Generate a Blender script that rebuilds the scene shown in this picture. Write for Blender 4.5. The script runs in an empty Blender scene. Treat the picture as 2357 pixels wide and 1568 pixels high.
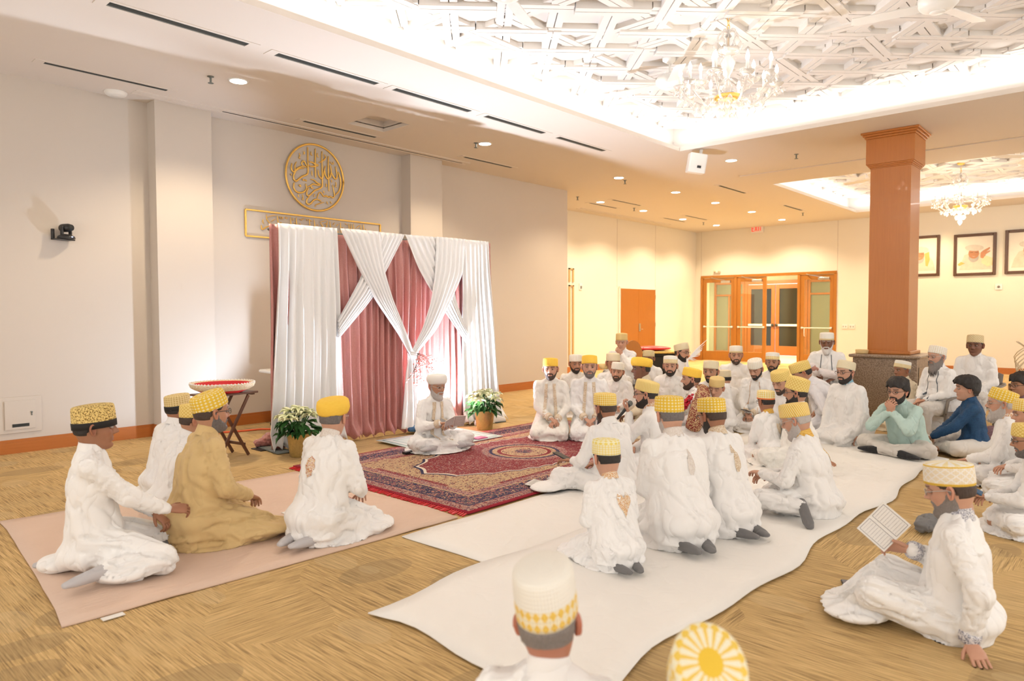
import bpy, bmesh, math, random
import numpy as np
from mathutils import Vector, Matrix
from mathutils.bvhtree import BVHTree

PI = math.pi
C = bpy.context.scene.collection
scene = bpy.context.scene
random.seed(7)
RNG = np.random.RandomState(5)

# ------------------------------------------------------------------ camera
FPX, YAW, PITCH, ROLL, CAMH = 1612.0, math.radians(42.28), math.radians(2.23), math.radians(-0.144), 1.5
_F = np.array([math.cos(PITCH)*math.cos(YAW), math.cos(PITCH)*math.sin(YAW), -math.sin(PITCH)])
_r = np.cross(_F, [0, 0, 1]); _r /= np.linalg.norm(_r); _u = np.cross(_r, _F)
CR = _r*math.cos(ROLL)+_u*math.sin(ROLL)
CU = -_r*math.sin(ROLL)+_u*math.cos(ROLL)
CAM = np.array([0, 0, CAMH])
cam_data = bpy.data.cameras.new('camera')
cam = bpy.data.objects.new('camera', cam_data); C.objects.link(cam)
cam_data.sensor_width = 36.0
cam_data.lens = FPX/2357*36.0
cam_data.clip_end = 200
cam.matrix_world = Matrix(((CR[0], CU[0], -_F[0], 0), (CR[1], CU[1], -_F[1], 0), (CR[2], CU[2], -_F[2], CAMH), (0, 0, 0, 1)))
cam_data.dof.use_dof = True
cam_data.dof.focus_distance = 6.2
cam_data.dof.aperture_fstop = 2.2
scene.camera = cam

def ray(x, y):
    return ((x-1178.5)/FPX)*CR-((y-784)/FPX)*CU+_F
def onz(x, y, z=0.0):
    d = ray(x, y); return CAM+d*(z-CAMH)/d[2]
def ony(x, y, Y):
    d = ray(x, y); return CAM+d*Y/d[1]
def onx(x, y, X):
    d = ray(x, y); return CAM+d*X/d[0]
def atd(x, y, depth):
    return CAM+ray(x, y)*depth

# ------------------------------------------------------------------ world, exposure, big lights
scene.view_settings.view_transform = 'Standard'
scene.view_settings.look = 'None'
scene.view_settings.gamma = 1.0
scene.view_settings.exposure = 1.25
scene.view_settings.use_curve_mapping = False
scene.cycles.use_denoising = True
scene.cycles.max_bounces = 5
scene.cycles.diffuse_bounces = 3
scene.cycles.glossy_bounces = 2
scene.cycles.transparent_max_bounces = 8
scene.cycles.use_adaptive_sampling = True
scene.cycles.adaptive_threshold = 0.07
scene.cycles.adaptive_min_samples = 12
scene.cycles.sample_clamp_indirect = 6.0
scene.cycles.caustics_reflective = False
scene.cycles.caustics_refractive = False
world = bpy.data.worlds.new('world'); scene.world = world
world.use_nodes = True
world.node_tree.nodes['Background'].inputs[0].default_value = (1.0, 0.95, 0.89, 1)
world.node_tree.nodes['Background'].inputs[1].default_value = 0.74

def light(name, kind, loc, energy, color, aim=None, size=0.2, size_y=None, spot=None, blend=0.5):
    l = bpy.data.lights.new(name, kind); l.energy = energy; l.color = color
    if kind == 'AREA':
        l.size = size
        if size_y: l.shape = 'RECTANGLE'; l.size_y = size_y
    else:
        l.shadow_soft_size = size
    if kind == 'SPOT': l.spot_size = spot; l.spot_blend = blend
    o = bpy.data.objects.new(name, l); C.objects.link(o); o.location = loc
    if aim is not None:
        o.rotation_euler = (Vector(aim)-Vector(loc)).to_track_quat('-Z', 'Y').to_euler()
    return o
ZC = 4.05      # soffit height
ZP = 4.5       # patterned panel height
# hidden cove lights resting on the lips round both trays (x0,x1,y0,y1 are the openings)
TRAYS = [(0.2, 10.05, -3.0, 5.55), (13.87, 19.25, -3.0, 5.6)]
for ti, (x0, x1, y0, y1) in enumerate(TRAYS):
    e = 2.0 if ti == 0 else 1.8
    lc = (1.0, 0.965, 0.93)
    yc, xc, ly, lx = (y0+y1)/2, (x0+x1)/2, y1-y0, x1-x0
    light('cove_light', 'AREA', (x1+0.12, yc, ZC+0.1), e*ly, lc, (x1-0.05, yc, ZP+0.2), 0.08, None)
    o = bpy.data.objects[-1]
    for nm, loc, aim, L, rz in (('a', (x1+0.12, yc, ZC+0.1), (-0.45, 0, 1), ly, 0), ('b', (x0-0.12, yc, ZC+0.1), (0.45, 0, 1), ly, 0),
                                ('c', (xc, y1+0.12, ZC+0.1), (0, -0.45, 1), lx, 1), ('d', (xc, y0-0.12, ZC+0.1), (0, 0.45, 1), lx, 1)):
        l = bpy.data.lights.new('cove_light', 'AREA'); l.shape = 'RECTANGLE'; l.energy = e*L; l.color = lc
        l.size = L; l.size_y = 0.08
        lo = bpy.data.objects.new('cove_light', l); C.objects.link(lo); lo.location = loc
        zax = -Vector(aim).normalized(); xax = Vector((0, 1, 0)) if rz == 0 else Vector((1, 0, 0)); yax = zax.cross(xax)
        lo.rotation_euler = Matrix((xax, yax, zax)).transposed().to_euler()
for o in [o for o in C.objects if o.type == 'LIGHT' and o.data.shape != 'RECTANGLE']:
    bpy.data.objects.remove(o)
# floor uplights at the backdrop
light('uplight_front', 'SPOT', (5.95, 6.62, 0.16), 340, (0.78, 0.86, 1.0), (5.75, 6.62, 2.5), 0.06, None, math.radians(165), 0.6)
light('uplight_side', 'SPOT', (4.62, 7.45, 0.22), 80, (0.68, 0.81, 1.0), (2.9, 8.95, 2.0), 0.05, None, math.radians(98), 0.5)

# ------------------------------------------------------------------ node helpers
def new_mat(name):
    m = bpy.data.materials.new(name); m.use_nodes = True
    nt = m.node_tree; nt.nodes.clear()
    out = nt.nodes.new('ShaderNodeOutputMaterial'); b = nt.nodes.new('ShaderNodeBsdfPrincipled')
    nt.links.new(b.outputs[0], out.inputs[0])
    return m, nt, b, out
def inp(nt, sock, v):
    if isinstance(v, bpy.types.NodeSocket): nt.links.new(v, sock)
    elif isinstance(v, (tuple, list)) and len(v) == 3 and sock.type == 'RGBA': sock.default_value = (*v, 1)
    else: sock.default_value = v
def mth(nt, op, a, b=0.0, c=None, clamp=False):
    n = nt.nodes.new('ShaderNodeMath'); n.operation = op; n.use_clamp = clamp
    inp(nt, n.inputs[0], a); inp(nt, n.inputs[1], b)
    if c is not None: inp(nt, n.inputs[2], c)
    return n.outputs[0]
def mixc(nt, f, a, b, mode='MIX'):
    n = nt.nodes.new('ShaderNodeMix'); n.data_type = 'RGBA'; n.blend_type = mode
    inp(nt, n.inputs[0], f); inp(nt, n.inputs[6], a); inp(nt, n.inputs[7], b)
    return n.outputs[2]
def texco(nt, kind='Object'):
    return nt.nodes.new('ShaderNodeTexCoord').outputs[kind]
def mapping(nt, v, scale=(1, 1, 1), rot=(0, 0, 0), loc=(0, 0, 0)):
    n = nt.nodes.new('ShaderNodeMapping'); nt.links.new(v, n.inputs[0])
    n.inputs[1].default_value = loc; n.inputs[2].default_value = rot; n.inputs[3].default_value = scale
    return n.outputs[0]
def noise(nt, v, scale, detail=2.0, rough=0.5, dist=0.0, out='Fac'):
    n = nt.nodes.new('ShaderNodeTexNoise'); nt.links.new(v, n.inputs['Vector'])
    n.inputs['Scale'].default_value = scale; n.inputs['Detail'].default_value = detail
    n.inputs['Roughness'].default_value = rough; n.inputs['Distortion'].default_value = dist
    return n.outputs[out]
def voro(nt, v, scale, feature='F1', out='Distance'):
    n = nt.nodes.new('ShaderNodeTexVoronoi'); n.feature = feature; nt.links.new(v, n.inputs['Vector'])
    n.inputs['Scale'].default_value = scale
    return n.outputs[out]
def ramp(nt, f, stops, interp='LINEAR'):
    n = nt.nodes.new('ShaderNodeValToRGB'); n.color_ramp.interpolation = interp; inp(nt, n.inputs[0], f)
    el = n.color_ramp.elements
    while len(el) < len(stops): el.new(0.5)
    for e, (p, c) in zip(el, stops): e.position = p; e.color = (*c, 1)
    return n.outputs[0]
def sepxyz(nt, v):
    n = nt.nodes.new('ShaderNodeSeparateXYZ'); nt.links.new(v, n.inputs[0]); return n.outputs
def bump(nt, b, h, strength=0.3, dist=0.01):
    n = nt.nodes.new('ShaderNodeBump'); n.inputs['Strength'].default_value = strength; n.inputs['Distance'].default_value = dist
    nt.links.new(h, n.inputs['Height']); nt.links.new(n.outputs[0], b.inputs['Normal'])
def simple(name, col, rough=0.5, metal=0.0, var=0.04, scale=8.0, bumpk=0.0, emit=None, es=0.0):
    m, nt, b, out = new_mat(name)
    v = texco(nt); nz = noise(nt, v, scale, 3)
    c2 = tuple(max(0, x*(1-var)) for x in col); c1 = tuple(min(1, x*(1+var)) for x in col)
    nt.links.new(mixc(nt, nz, c2, c1), b.inputs['Base Color'])
    b.inputs['Roughness'].default_value = rough; b.inputs['Metallic'].default_value = metal
    if bumpk: bump(nt, b, noise(nt, v, scale*8, 4), bumpk, 0.004)
    if emit: b.inputs['Emission Color'].default_value = (*emit, 1); b.inputs['Emission Strength'].default_value = es
    return m

M = {}
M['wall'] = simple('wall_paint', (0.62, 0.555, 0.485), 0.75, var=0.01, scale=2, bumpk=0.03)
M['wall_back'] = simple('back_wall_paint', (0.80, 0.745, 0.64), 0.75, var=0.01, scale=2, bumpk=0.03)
M['ceiling'] = simple('ceiling_paint', (0.73, 0.665, 0.60), 0.8, var=0.008, scale=2)
M['white_plaster'] = simple('white_plaster', (0.76, 0.72, 0.68), 0.7, var=0.01, scale=2)
M['dark'] = simple('slot_dark', (0.02, 0.025, 0.025), 0.6)
M['slotmetal'] = simple('slot_metal', (0.16, 0.18, 0.17), 0.5)
M['black_plastic'] = simple('black_plastic', (0.02, 0.02, 0.022), 0.35)
M['grey_plastic'] = simple('grey_plastic', (0.20, 0.18, 0.165), 0.45)
M['white_plastic'] = simple('white_plastic', (0.82, 0.80, 0.76), 0.4)
M['steel'] = simple('steel', (0.55, 0.53, 0.50), 0.3, 1.0)
M['brass'] = simple('brass', (0.95, 0.62, 0.18), 0.3, 0.85)
M['gold_paint'] = simple('gold_letters', (0.90, 0.56, 0.13), 0.35, 0.55, var=0.12, scale=30)
M['paper'] = simple('paper', (0.86, 0.83, 0.78), 0.7)
M['ink'] = simple('ink', (0.25, 0.23, 0.25), 0.7)
M['chair_taupe'] = simple('taupe_plastic', (0.22, 0.185, 0.155), 0.4)
M['leaf'] = simple('dark_leaf', (0.03, 0.12, 0.025), 0.45, var=0.5, scale=20)
M['bract'] = simple('cream_bract', (0.84, 0.86, 0.55), 0.5, var=0.08, scale=20)
M['screen'] = simple('phone_glass', (0.10, 0.13, 0.20), 0.12)
M['rose_red'] = simple('rose_red', (0.55, 0.01, 0.03), 0.5, var=0.4, scale=40)
M['petal_white'] = simple('white_petals', (0.88, 0.85, 0.82), 0.6, var=0.08, scale=40)
M['red_satin'] = simple('red_satin', (0.65, 0.02, 0.03), 0.35, var=0.2, scale=6)
M['black_cloth'] = simple('black_cloth', (0.015, 0.013, 0.013), 0.8)
M['gold_cloth'] = simple('gold_brocade', (0.62, 0.42, 0.10), 0.5, var=0.5, scale=25)
M['orange_cord'] = simple('orange_cord', (0.85, 0.13, 0.04), 0.5)
M['bulb'] = simple('lit_bulb', (1, 1, 1), 0.4, emit=(1, 0.93, 0.82), es=14)
M['lamp_disc'] = simple('lit_downlight', (1, 1, 1), 0.4, emit=(1, 0.93, 0.82), es=9)
M['exit_red'] = simple('exit_letters', (0.75, 0.03, 0.02), 0.5, emit=(1.0, 0.05, 0.03), es=0.35)
M['night'] = simple('night_glass', (0.02, 0.022, 0.018), 0.12)

def wood(name, c1, c2, scale=1.0, rough=0.35, axis=2):
    m, nt, b, out = new_mat(name)
    v = texco(nt); sc = [14*scale]*3; sc[axis] = 0.8*scale
    n1 = noise(nt, mapping(nt, v, sc), 3, 5, 0.6, 0.6)
    n2 = noise(nt, v, 1.3*scale, 3)
    f = mth(nt, 'MULTIPLY_ADD', n1, 0.7, mth(nt, 'MULTIPLY', n2, 0.35))
    nt.links.new(mixc(nt, f, c1, c2), b.inputs['Base Color'])
    b.inputs['Roughness'].default_value = rough; b.inputs['Coat Weight'].default_value = 0.08
    return m
M['maple'] = wood('honey_maple', (0.42, 0.135, 0.02), (0.57, 0.205, 0.038))
M['doorwood'] = wood('orange_door_wood', (0.33, 0.10, 0.010), (0.44, 0.155, 0.02))
M['framewood'] = wood('frame_wood', (0.36, 0.135, 0.016), (0.50, 0.20, 0.032))
M['basewood'] = wood('baseboard_wood', (0.40, 0.12, 0.025), (0.55, 0.19, 0.045), axis=0)
M['redwood'] = wood('dark_red_wood', (0.24, 0.075, 0.012), (0.36, 0.12, 0.02))
M['walnut'] = wood('walnut', (0.085, 0.032, 0.018), (0.17, 0.07, 0.04))
M['frame_dark'] = simple('dark_gilt_frame', (0.10, 0.045, 0.022), 0.4, var=0.6, scale=60)

m, nt, b, out = new_mat('granite'); v = texco(nt)
nt.links.new(ramp(nt, noise(nt, v, 70, 4, 0.7), [(0.35, (0.13, 0.085, 0.055)), (0.5, (0.30, 0.215, 0.15)), (0.65, (0.46, 0.36, 0.27))]), b.inputs['Base Color'])
b.inputs['Roughness'].default_value = 0.3; M['granite'] = m

m, nt, b, out = new_mat('glass_pane')
gl = nt.nodes.new('ShaderNodeBsdfGlossy'); gl.inputs[1].default_value = 0.02
tr = nt.nodes.new('ShaderNodeBsdfTransparent'); tr.inputs[0].default_value = (0.93, 0.97, 0.94, 1)
mx = nt.nodes.new('ShaderNodeMixShader'); mx.inputs[0].default_value = 0.08
nt.links.new(tr.outputs[0], mx.inputs[1]); nt.links.new(gl.outputs[0], mx.inputs[2]); nt.links.new(mx.outputs[0], out.inputs[0]); M['glass'] = m
m, nt, b, out = new_mat('crystal')
gl = nt.nodes.new('ShaderNodeBsdfGlossy'); gl.inputs[1].default_value = 0.05
tr = nt.nodes.new('ShaderNodeBsdfTransparent'); tr.inputs[0].default_value = (0.96, 0.93, 0.91, 1)
b.inputs['Base Color'].default_value = (0.95, 0.93, 0.9, 1); b.inputs['Roughness'].default_value = 0.15
lw = nt.nodes.new('ShaderNodeLayerWeight'); lw.inputs[0].default_value = 0.45
mx = nt.nodes.new('ShaderNodeMixShader'); nt.links.new(lw.outputs['Facing'], mx.inputs[0])
nt.links.new(tr.outputs[0], mx.inputs[1]); nt.links.new(gl.outputs[0], mx.inputs[2])
mx2 = nt.nodes.new('ShaderNodeMixShader'); mx2.inputs[0].default_value = 0.35
nt.links.new(mx.outputs[0], mx2.inputs[1]); nt.links.new(b.outputs[0], mx2.inputs[2]); nt.links.new(mx2.outputs[0], out.inputs[0]); M['crystal'] = m

def cloth(name, col, rough=0.85, weave=260, var=0.03, bk=0.34, sheen=0.15):
    m, nt, b, out = new_mat(name)
    v = texco(nt)
    n = noise(nt, v, 7, 3)
    nt.links.new(mixc(nt, n, tuple(x*(1-var) for x in col), tuple(min(1, x*(1+var)) for x in col)), b.inputs['Base Color'])
    b.inputs['Roughness'].default_value = rough; b.inputs['Sheen Weight'].default_value = sheen
    cr = mth(nt, 'POWER', mth(nt, 'SUBTRACT', 1.0, mth(nt, 'MULTIPLY', mth(nt, 'ABSOLUTE', mth(nt, 'SUBTRACT', noise(nt, mapping(nt, v, (1, 1, .55)), 6.5, 1, 0.4, 0.9), 0.5)), 3.2), clamp=True), 5.0)
    h = mth(nt, 'ADD', mth(nt, 'MULTIPLY', cr, -1.0), mth(nt, 'MULTIPLY', noise(nt, v, weave, 2), 0.06))
    bump(nt, b, h, bk, 0.02)
    return m
M['white'] = cloth('white_cotton', (0.90, 0.885, 0.87))
M['warm_white'] = cloth('ivory_cotton', (0.88, 0.85, 0.79))
M['lilac_white'] = cloth('cool_white_cotton', (0.82, 0.81, 0.845))
M['niche'] = simple('niche_wood', (0.62, 0.40, 0.18), 0.5)
M['cream'] = cloth('cream_cloth', (0.74, 0.64, 0.47))
M['beige'] = cloth('beige_linen', (0.68, 0.49, 0.23), var=0.10, bk=0.2)
M['mint'] = cloth('mint_cotton', (0.50, 0.67, 0.62))
M['navy_plain'] = cloth('navy_cotton', (0.012, 0.05, 0.14))
M['khaki'] = cloth('khaki_cotton', (0.56, 0.47, 0.36))
M['trousers'] = cloth('pale_trousers', (0.68, 0.64, 0.59))
M['purple'] = cloth('mauve_cloth', (0.28, 0.16, 0.20))
M['sock_grey'] = cloth('grey_sock', (0.17, 0.165, 0.165), weave=500, bk=0.3)
M['sock_pale'] = cloth('pale_grey_sock', (0.52, 0.50, 0.51), weave=500)
M['sock_black'] = cloth('black_sock', (0.015, 0.015, 0.018), weave=500)
M['denim'] = cloth('blue_cloth', (0.05, 0.13, 0.25))
M['baby_white'] = cloth('baby_wrap_cloth', (0.80, 0.74, 0.74))

m, nt, b, out = new_mat('navy_star_print'); v = texco(nt)
d = voro(nt, v, 11)
st = mth(nt, 'LESS_THAN', d, 0.045)
w = noise(nt, v, 60, 2)
nt.links.new(mixc(nt, st, mixc(nt, w, (0.004, 0.03, 0.10), (0.02, 0.09, 0.20)), (0.75, 0.8, 0.85)), b.inputs['Base Color'])
b.inputs['Roughness'].default_value = 0.75; M['navy'] = m

m, nt, b, out = new_mat('maroon_brocade'); v = texco(nt)
f = mth(nt, 'GREATER_THAN', noise(nt, v, 55, 1, 0.5, 2.2), 0.53)
nt.links.new(mixc(nt, f, (0.20, 0.006, 0.012), (0.72, 0.55, 0.28)), b.inputs['Base Color']); b.inputs['Roughness'].default_value = 0.6; M['brocade'] = m

m, nt, b, out = new_mat('rose_velvet'); v = texco(nt)
n = noise(nt, v, 190, 3, 0.7); n2 = noise(nt, mapping(nt, v, (6, 6, 0.6)), 3, 3)
f = mth(nt, 'MULTIPLY_ADD', n, 0.8, mth(nt, 'MULTIPLY', n2, 0.3))
nt.links.new(ramp(nt, f, [(0.3, (0.36, 0.10, 0.095)), (0.55, (0.52, 0.19, 0.165)), (0.75, (0.66, 0.31, 0.27))]), b.inputs['Base Color'])
b.inputs['Roughness'].default_value = 0.30; b.inputs['Specular IOR Level'].default_value = 0.9; b.inputs['Sheen Weight'].default_value = 0.3; bump(nt, b, n, 0.4, 0.006); M['rose'] = m
M['drape'] = cloth('white_drape', (0.87, 0.86, 0.85), var=0.01, bk=0.04)

def embroidery(name, base, c1, c2, scale=60, th=0.5):
    m, nt, b, out = new_mat(name); v = texco(nt)
    f = mth(nt, 'GREATER_THAN', noise(nt, v, scale, 2, 0.5, 2.0), th)
    g = mth(nt, 'GREATER_THAN', noise(nt, v, scale*1.7, 1, 0.5, 1.0), 0.56)
    nt.links.new(mixc(nt, g, mixc(nt, f, base, c1), c2), b.inputs['Base Color']); b.inputs['Roughness'].default_value = 0.7
    return m
M['emb_orange'] = embroidery('orange_embroidery', (0.80, 0.70, 0.58), (0.62, 0.28, 0.09), (0.80, 0.60, 0.35))
M['emb_gold'] = embroidery('gold_embroidery', (0.72, 0.42, 0.06), (0.85, 0.58, 0.16), (0.62, 0.30, 0.03), 80)
M['emb_grey'] = embroidery('grey_embroidery', (0.76, 0.74, 0.74), (0.22, 0.22, 0.27), (0.5, 0.5, 0.55), 55, 0.52)
M['emb_pale'] = embroidery('pale_embroidery', (0.78, 0.73, 0.68), (0.68, 0.60, 0.54), (0.72, 0.66, 0.6), 70)
M['emb_tan'] = embroidery('tan_embroidery', (0.78, 0.70, 0.58), (0.55, 0.38, 0.22), (0.70, 0.55, 0.38), 75, 0.52)
M['emb_rust'] = embroidery('rust_embroidery', (0.80, 0.72, 0.62), (0.50, 0.16, 0.08), (0.70, 0.45, 0.2), 60, 0.53)
M['dark_piping'] = simple('dark_piping', (0.10, 0.12, 0.14), 0.7)
M['blue_trim'] = simple('blue_collar', (0.28, 0.50, 0.62), 0.8)

# skin & hair
def skin_mat(name):
    m, nt, b, out = new_mat(name)
    a = nt.nodes.new('ShaderNodeVertexColor'); a.layer_name = 'Col'
    n = noise(nt, texco(nt), 45, 3)
    nt.links.new(mixc(nt, 1.0, a.outputs[0], mixc(nt, n, (0.90, 0.88, 0.87), (1, 1, 1)), 'MULTIPLY'), b.inputs['Base Color'])
    b.inputs['Roughness'].default_value = 0.5
    return m
M['skin'] = skin_mat('skin')
def hair_mat(name, c1, c2, rough=0.6):
    m, nt, b, out = new_mat(name); v = texco(nt)
    n = noise(nt, mapping(nt, v, (1, 1, 0.35)), 160, 3, 0.7)
    nt.links.new(mixc(nt, n, c1, c2), b.inputs['Base Color']); b.inputs['Roughness'].default_value = rough
    bump(nt, b, n, 0.6, 0.006)
    return m
M['hair_black'] = hair_mat('black_hair', (0.010, 0.008, 0.008), (0.035, 0.028, 0.025))
M['hair_brown'] = hair_mat('dark_brown_hair', (0.035, 0.02, 0.014), (0.09, 0.055, 0.04))
M['hair_grey'] = hair_mat('grey_hair', (0.13, 0.11, 0.10), (0.33, 0.29, 0.27))
M['hair_light'] = hair_mat('silver_hair', (0.38, 0.34, 0.32), (0.62, 0.58, 0.55))
M['hair_white'] = hair_mat('white_hair', (0.60, 0.56, 0.53), (0.80, 0.77, 0.74))
M['hair_salt'] = hair_mat('salt_pepper_hair', (0.06, 0.05, 0.05), (0.26, 0.23, 0.22))
SKIN = {'light': (0.60, 0.34, 0.235), 'tan': (0.50, 0.265, 0.165), 'brown': (0.37, 0.175, 0.10), 'dark': (0.215, 0.095, 0.055), 'red': (0.52, 0.22, 0.14)}

# caps : uv.x runs round the cap, uv.y from rim (0) over the shoulder (0.6) to the crown centre (1)
_capm = {}
def cap_mat(style):
    if style in _capm: return _capm[style]
    m, nt, b, out = new_mat('cap_'+style)
    uv = texco(nt, 'UV'); s = sepxyz(nt, uv); U, V = s[0], s[1]
    G, W, K = (0.86, 0.60, 0.13), (0.86, 0.80, 0.60), (0.87, 0.84, 0.76)
    def tri(x, n):   # 0..1 triangle
        return mth(nt, 'MULTIPLY', mth(nt, 'ABSOLUTE', mth(nt, 'SUBTRACT', mth(nt, 'FRACT', mth(nt, 'MULTIPLY', x, n)), 0.5)), 2.0)
    def cells(n, k): return mth(nt, 'ADD', tri(U, n), tri(V, k))
    if style == 'plain_yellow': col = mixc(nt, noise(nt, uv, 30), (0.90, 0.54, 0.05), (0.96, 0.64, 0.09))
    elif style == 'plain_tan': col = mixc(nt, tri(V, 14), (0.66, 0.47, 0.18), (0.74, 0.56, 0.25))
    elif style == 'cream': col = mixc(nt, tri(V, 18), (0.74, 0.64, 0.42), (0.80, 0.72, 0.53))
    elif style == 'plain_white': col = mixc(nt, tri(V, 12), (0.82, 0.79, 0.74), (0.86, 0.84, 0.80))
    elif style == 'check': col = mixc(nt, mth(nt, 'GREATER_THAN', cells(34, 9), 0.95), (0.80, 0.50, 0.05), (0.87, 0.72, 0.32))
    elif style == 'rib': col = mixc(nt, mth(nt, 'SMOOTH_MIN', tri(mth(nt, 'ADD', U, mth(nt, 'MULTIPLY', V, 0.03)), 48), 1.0), (0.76, 0.52, 0.10), (0.88, 0.74, 0.36))
    elif style == 'diagonal': col = mixc(nt, mth(nt, 'GREATER_THAN', tri(mth(nt, 'ADD', U, mth(nt, 'MULTIPLY', V, 0.09)), 44), 0.5), (0.82, 0.50, 0.05), (0.87, 0.74, 0.38))
    elif style == 'dots': col = mixc(nt, mth(nt, 'GREATER_THAN', cells(26, 8), 1.25), (0.80, 0.52, 0.04), (0.88, 0.76, 0.42))
    elif style == 'lattice': col = mixc(nt, mth(nt, 'LESS_THAN', mth(nt, 'ABSOLUTE', mth(nt, 'SUBTRACT', cells(22, 6), 1.0)), 0.2), (0.86, 0.68, 0.25), (0.70, 0.45, 0.08))
    elif style == 'tan_lattice': col = mixc(nt, mth(nt, 'LESS_THAN', mth(nt, 'ABSOLUTE', mth(nt, 'SUBTRACT', cells(20, 6), 1.0)), 0.25), (0.74, 0.64, 0.42), (0.62, 0.46, 0.20))
    elif style == 'weave':
        f = mth(nt, 'GREATER_THAN', noise(nt, mapping(nt, uv, (34, 9, 1)), 2.2, 1, 0.5, 0.5), 0.54)
        col = mixc(nt, f, (0.80, 0.60, 0.22), (0.27, 0.16, 0.035))
    elif style == 'gold_weave': col = mixc(nt, mth(nt, 'GREATER_THAN', cells(30, 9), 1.2), (0.76, 0.60, 0.30), (0.55, 0.38, 0.12))
    elif style == 'band':     # white crown, gold zigzag band at the rim
        inb = mth(nt, 'LESS_THAN', V, 0.27); z = mth(nt, 'GREATER_THAN', cells(24, 7), 0.95)
        col = mixc(nt, inb, K, mixc(nt, z, (0.85, 0.58, 0.12), (0.87, 0.79, 0.58)))
    elif style == 'thin_band':
        col = mixc(nt, mth(nt, 'LESS_THAN', V, 0.13), K, mixc(nt, tri(U, 40), (0.76, 0.58, 0.22), (0.84, 0.76, 0.55)))
    elif style == 'half_band':
        col = mixc(nt, mth(nt, 'LESS_THAN', V, 0.32), K, mixc(nt, mth(nt, 'GREATER_THAN', tri(U, 40), 0.5), (0.80, 0.60, 0.25), (0.85, 0.77, 0.55)))
    elif style == 'white_dots':
        col = mixc(nt, mth(nt, 'GREATER_THAN', cells(26, 8), 1.45), K, (0.70, 0.52, 0.25))
    elif style == 'orange_rim':
        col = mixc(nt, mth(nt, 'LESS_THAN', V, 0.09), mixc(nt, mth(nt, 'GREATER_THAN', cells(24, 7), 0.95), (0.84, 0.62, 0.14), (0.88, 0.80, 0.52)), (0.85, 0.22, 0.06))
    elif style == 'sunflower':
        r1 = mth(nt, 'GREATER_THAN', V, 0.90)
        pet = mth(nt, 'GREATER_THAN', tri(U, 18), 0.42)
        z = mth(nt, 'GREATER_THAN', cells(18, 5), 0.9)
        low = mixc(nt, z, (0.86, 0.60, 0.10), (0.88, 0.82, 0.60))
        mid = mixc(nt, pet, (0.86, 0.60, 0.12), (0.89, 0.84, 0.64))
        col = mixc(nt, r1, mixc(nt, mth(nt, 'GREATER_THAN', V, 0.72), low, mid), (0.86, 0.57, 0.05))
    elif style == 'lace':
        rim = mth(nt, 'LESS_THAN', V, 0.07)
        ring = mth(nt, 'LESS_THAN', mth(nt, 'ABSOLUTE', mth(nt, 'SUBTRACT', V, 0.56)), 0.025)
        z = mth(nt, 'LESS_THAN', mth(nt, 'ABSOLUTE', mth(nt, 'SUBTRACT', cells(16, 5), 1.0)), 0.22)
        pet = mth(nt, 'GREATER_THAN', tri(U, 12), 0.55)
        top = mixc(nt, pet, K, (0.84, 0.72, 0.40))
        body = mixc(nt, mth(nt, 'GREATER_THAN', V, 0.6), mixc(nt, z, (0.80, 0.70, 0.52), (0.84, 0.80, 0.74)), top)
        col = mixc(nt, mth(nt, 'MAXIMUM', rim, ring), body, (0.78, 0.52, 0.08))
    elif style == 'boy_zigzag':
        hi = mth(nt, 'GREATER_THAN', V, 0.45)
        col = mixc(nt, hi, mixc(nt, mth(nt, 'GREATER_THAN', cells(30, 10), 1.1), (0.86, 0.72, 0.28), (0.88, 0.82, 0.58)),
                   mixc(nt, mth(nt, 'GREATER_THAN', cells(16, 7), 0.9), (0.86, 0.70, 0.16), (0.90, 0.85, 0.58)))
    nt.links.new(col, b.inputs['Base Color'])
    b.inputs['Roughness'].default_value = 0.8
    if not style.startswith('plain'):
        bump(nt, b, mth(nt, 'ADD', tri(U, 60), tri(V, 18)), 0.25, 0.004)
    _capm[style] = m
    return m

# ------------------------------------------------------------------ mesh helpers
def link_mesh(name, V, Fc, mat=None, parent=None, smooth=True, fix=False, uv=None, col=None, mats=None, fmat=None):
    me = bpy.data.meshes.new(name)
    me.from_pydata([tuple(map(float, v)) for v in V], [], [tuple(int(i) for i in f) for f in Fc])
    if fix:
        bm = bmesh.new(); bm.from_mesh(me); bmesh.ops.recalc_face_normals(bm, faces=bm.faces); bm.to_mesh(me); bm.free()
    if smooth: me.polygons.foreach_set('use_smooth', [True]*len(me.polygons))
    if uv is not None:
        l = me.uv_layers.new(name='UVMap'); li = np.empty(len(me.loops), int); me.loops.foreach_get('vertex_index', li)
        l.data.foreach_set('uv', np.asarray(uv, float)[li].ravel())
    if col is not None:
        a = me.color_attributes.new('Col', 'FLOAT_COLOR', 'POINT'); a.data.foreach_set('color', np.asarray(col, float).ravel())
    if mats:
        for mm in mats: me.materials.append(mm)
        if fmat is not None: me.polygons.foreach_set('material_index', fmat)
    elif mat: me.materials.append(mat)
    me.update()
    o = bpy.data.objects.new(name, me); C.objects.link(o)
    if parent is not None: o.parent = parent
    return o
def empty(name, loc=(0, 0, 0), rz=0.0):
    o = bpy.data.objects.new(name, None); C.objects.link(o); o.location = loc; o.rotation_euler = (0, 0, rz); o.empty_display_size = 0.1
    return o
def tag(o, label=None, cat=None, group=None, kind=None):
    if label: o['label'] = label
    if cat: o['category'] = cat
    if group: o['group'] = group
    if kind: o['kind'] = kind
    return o
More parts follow.
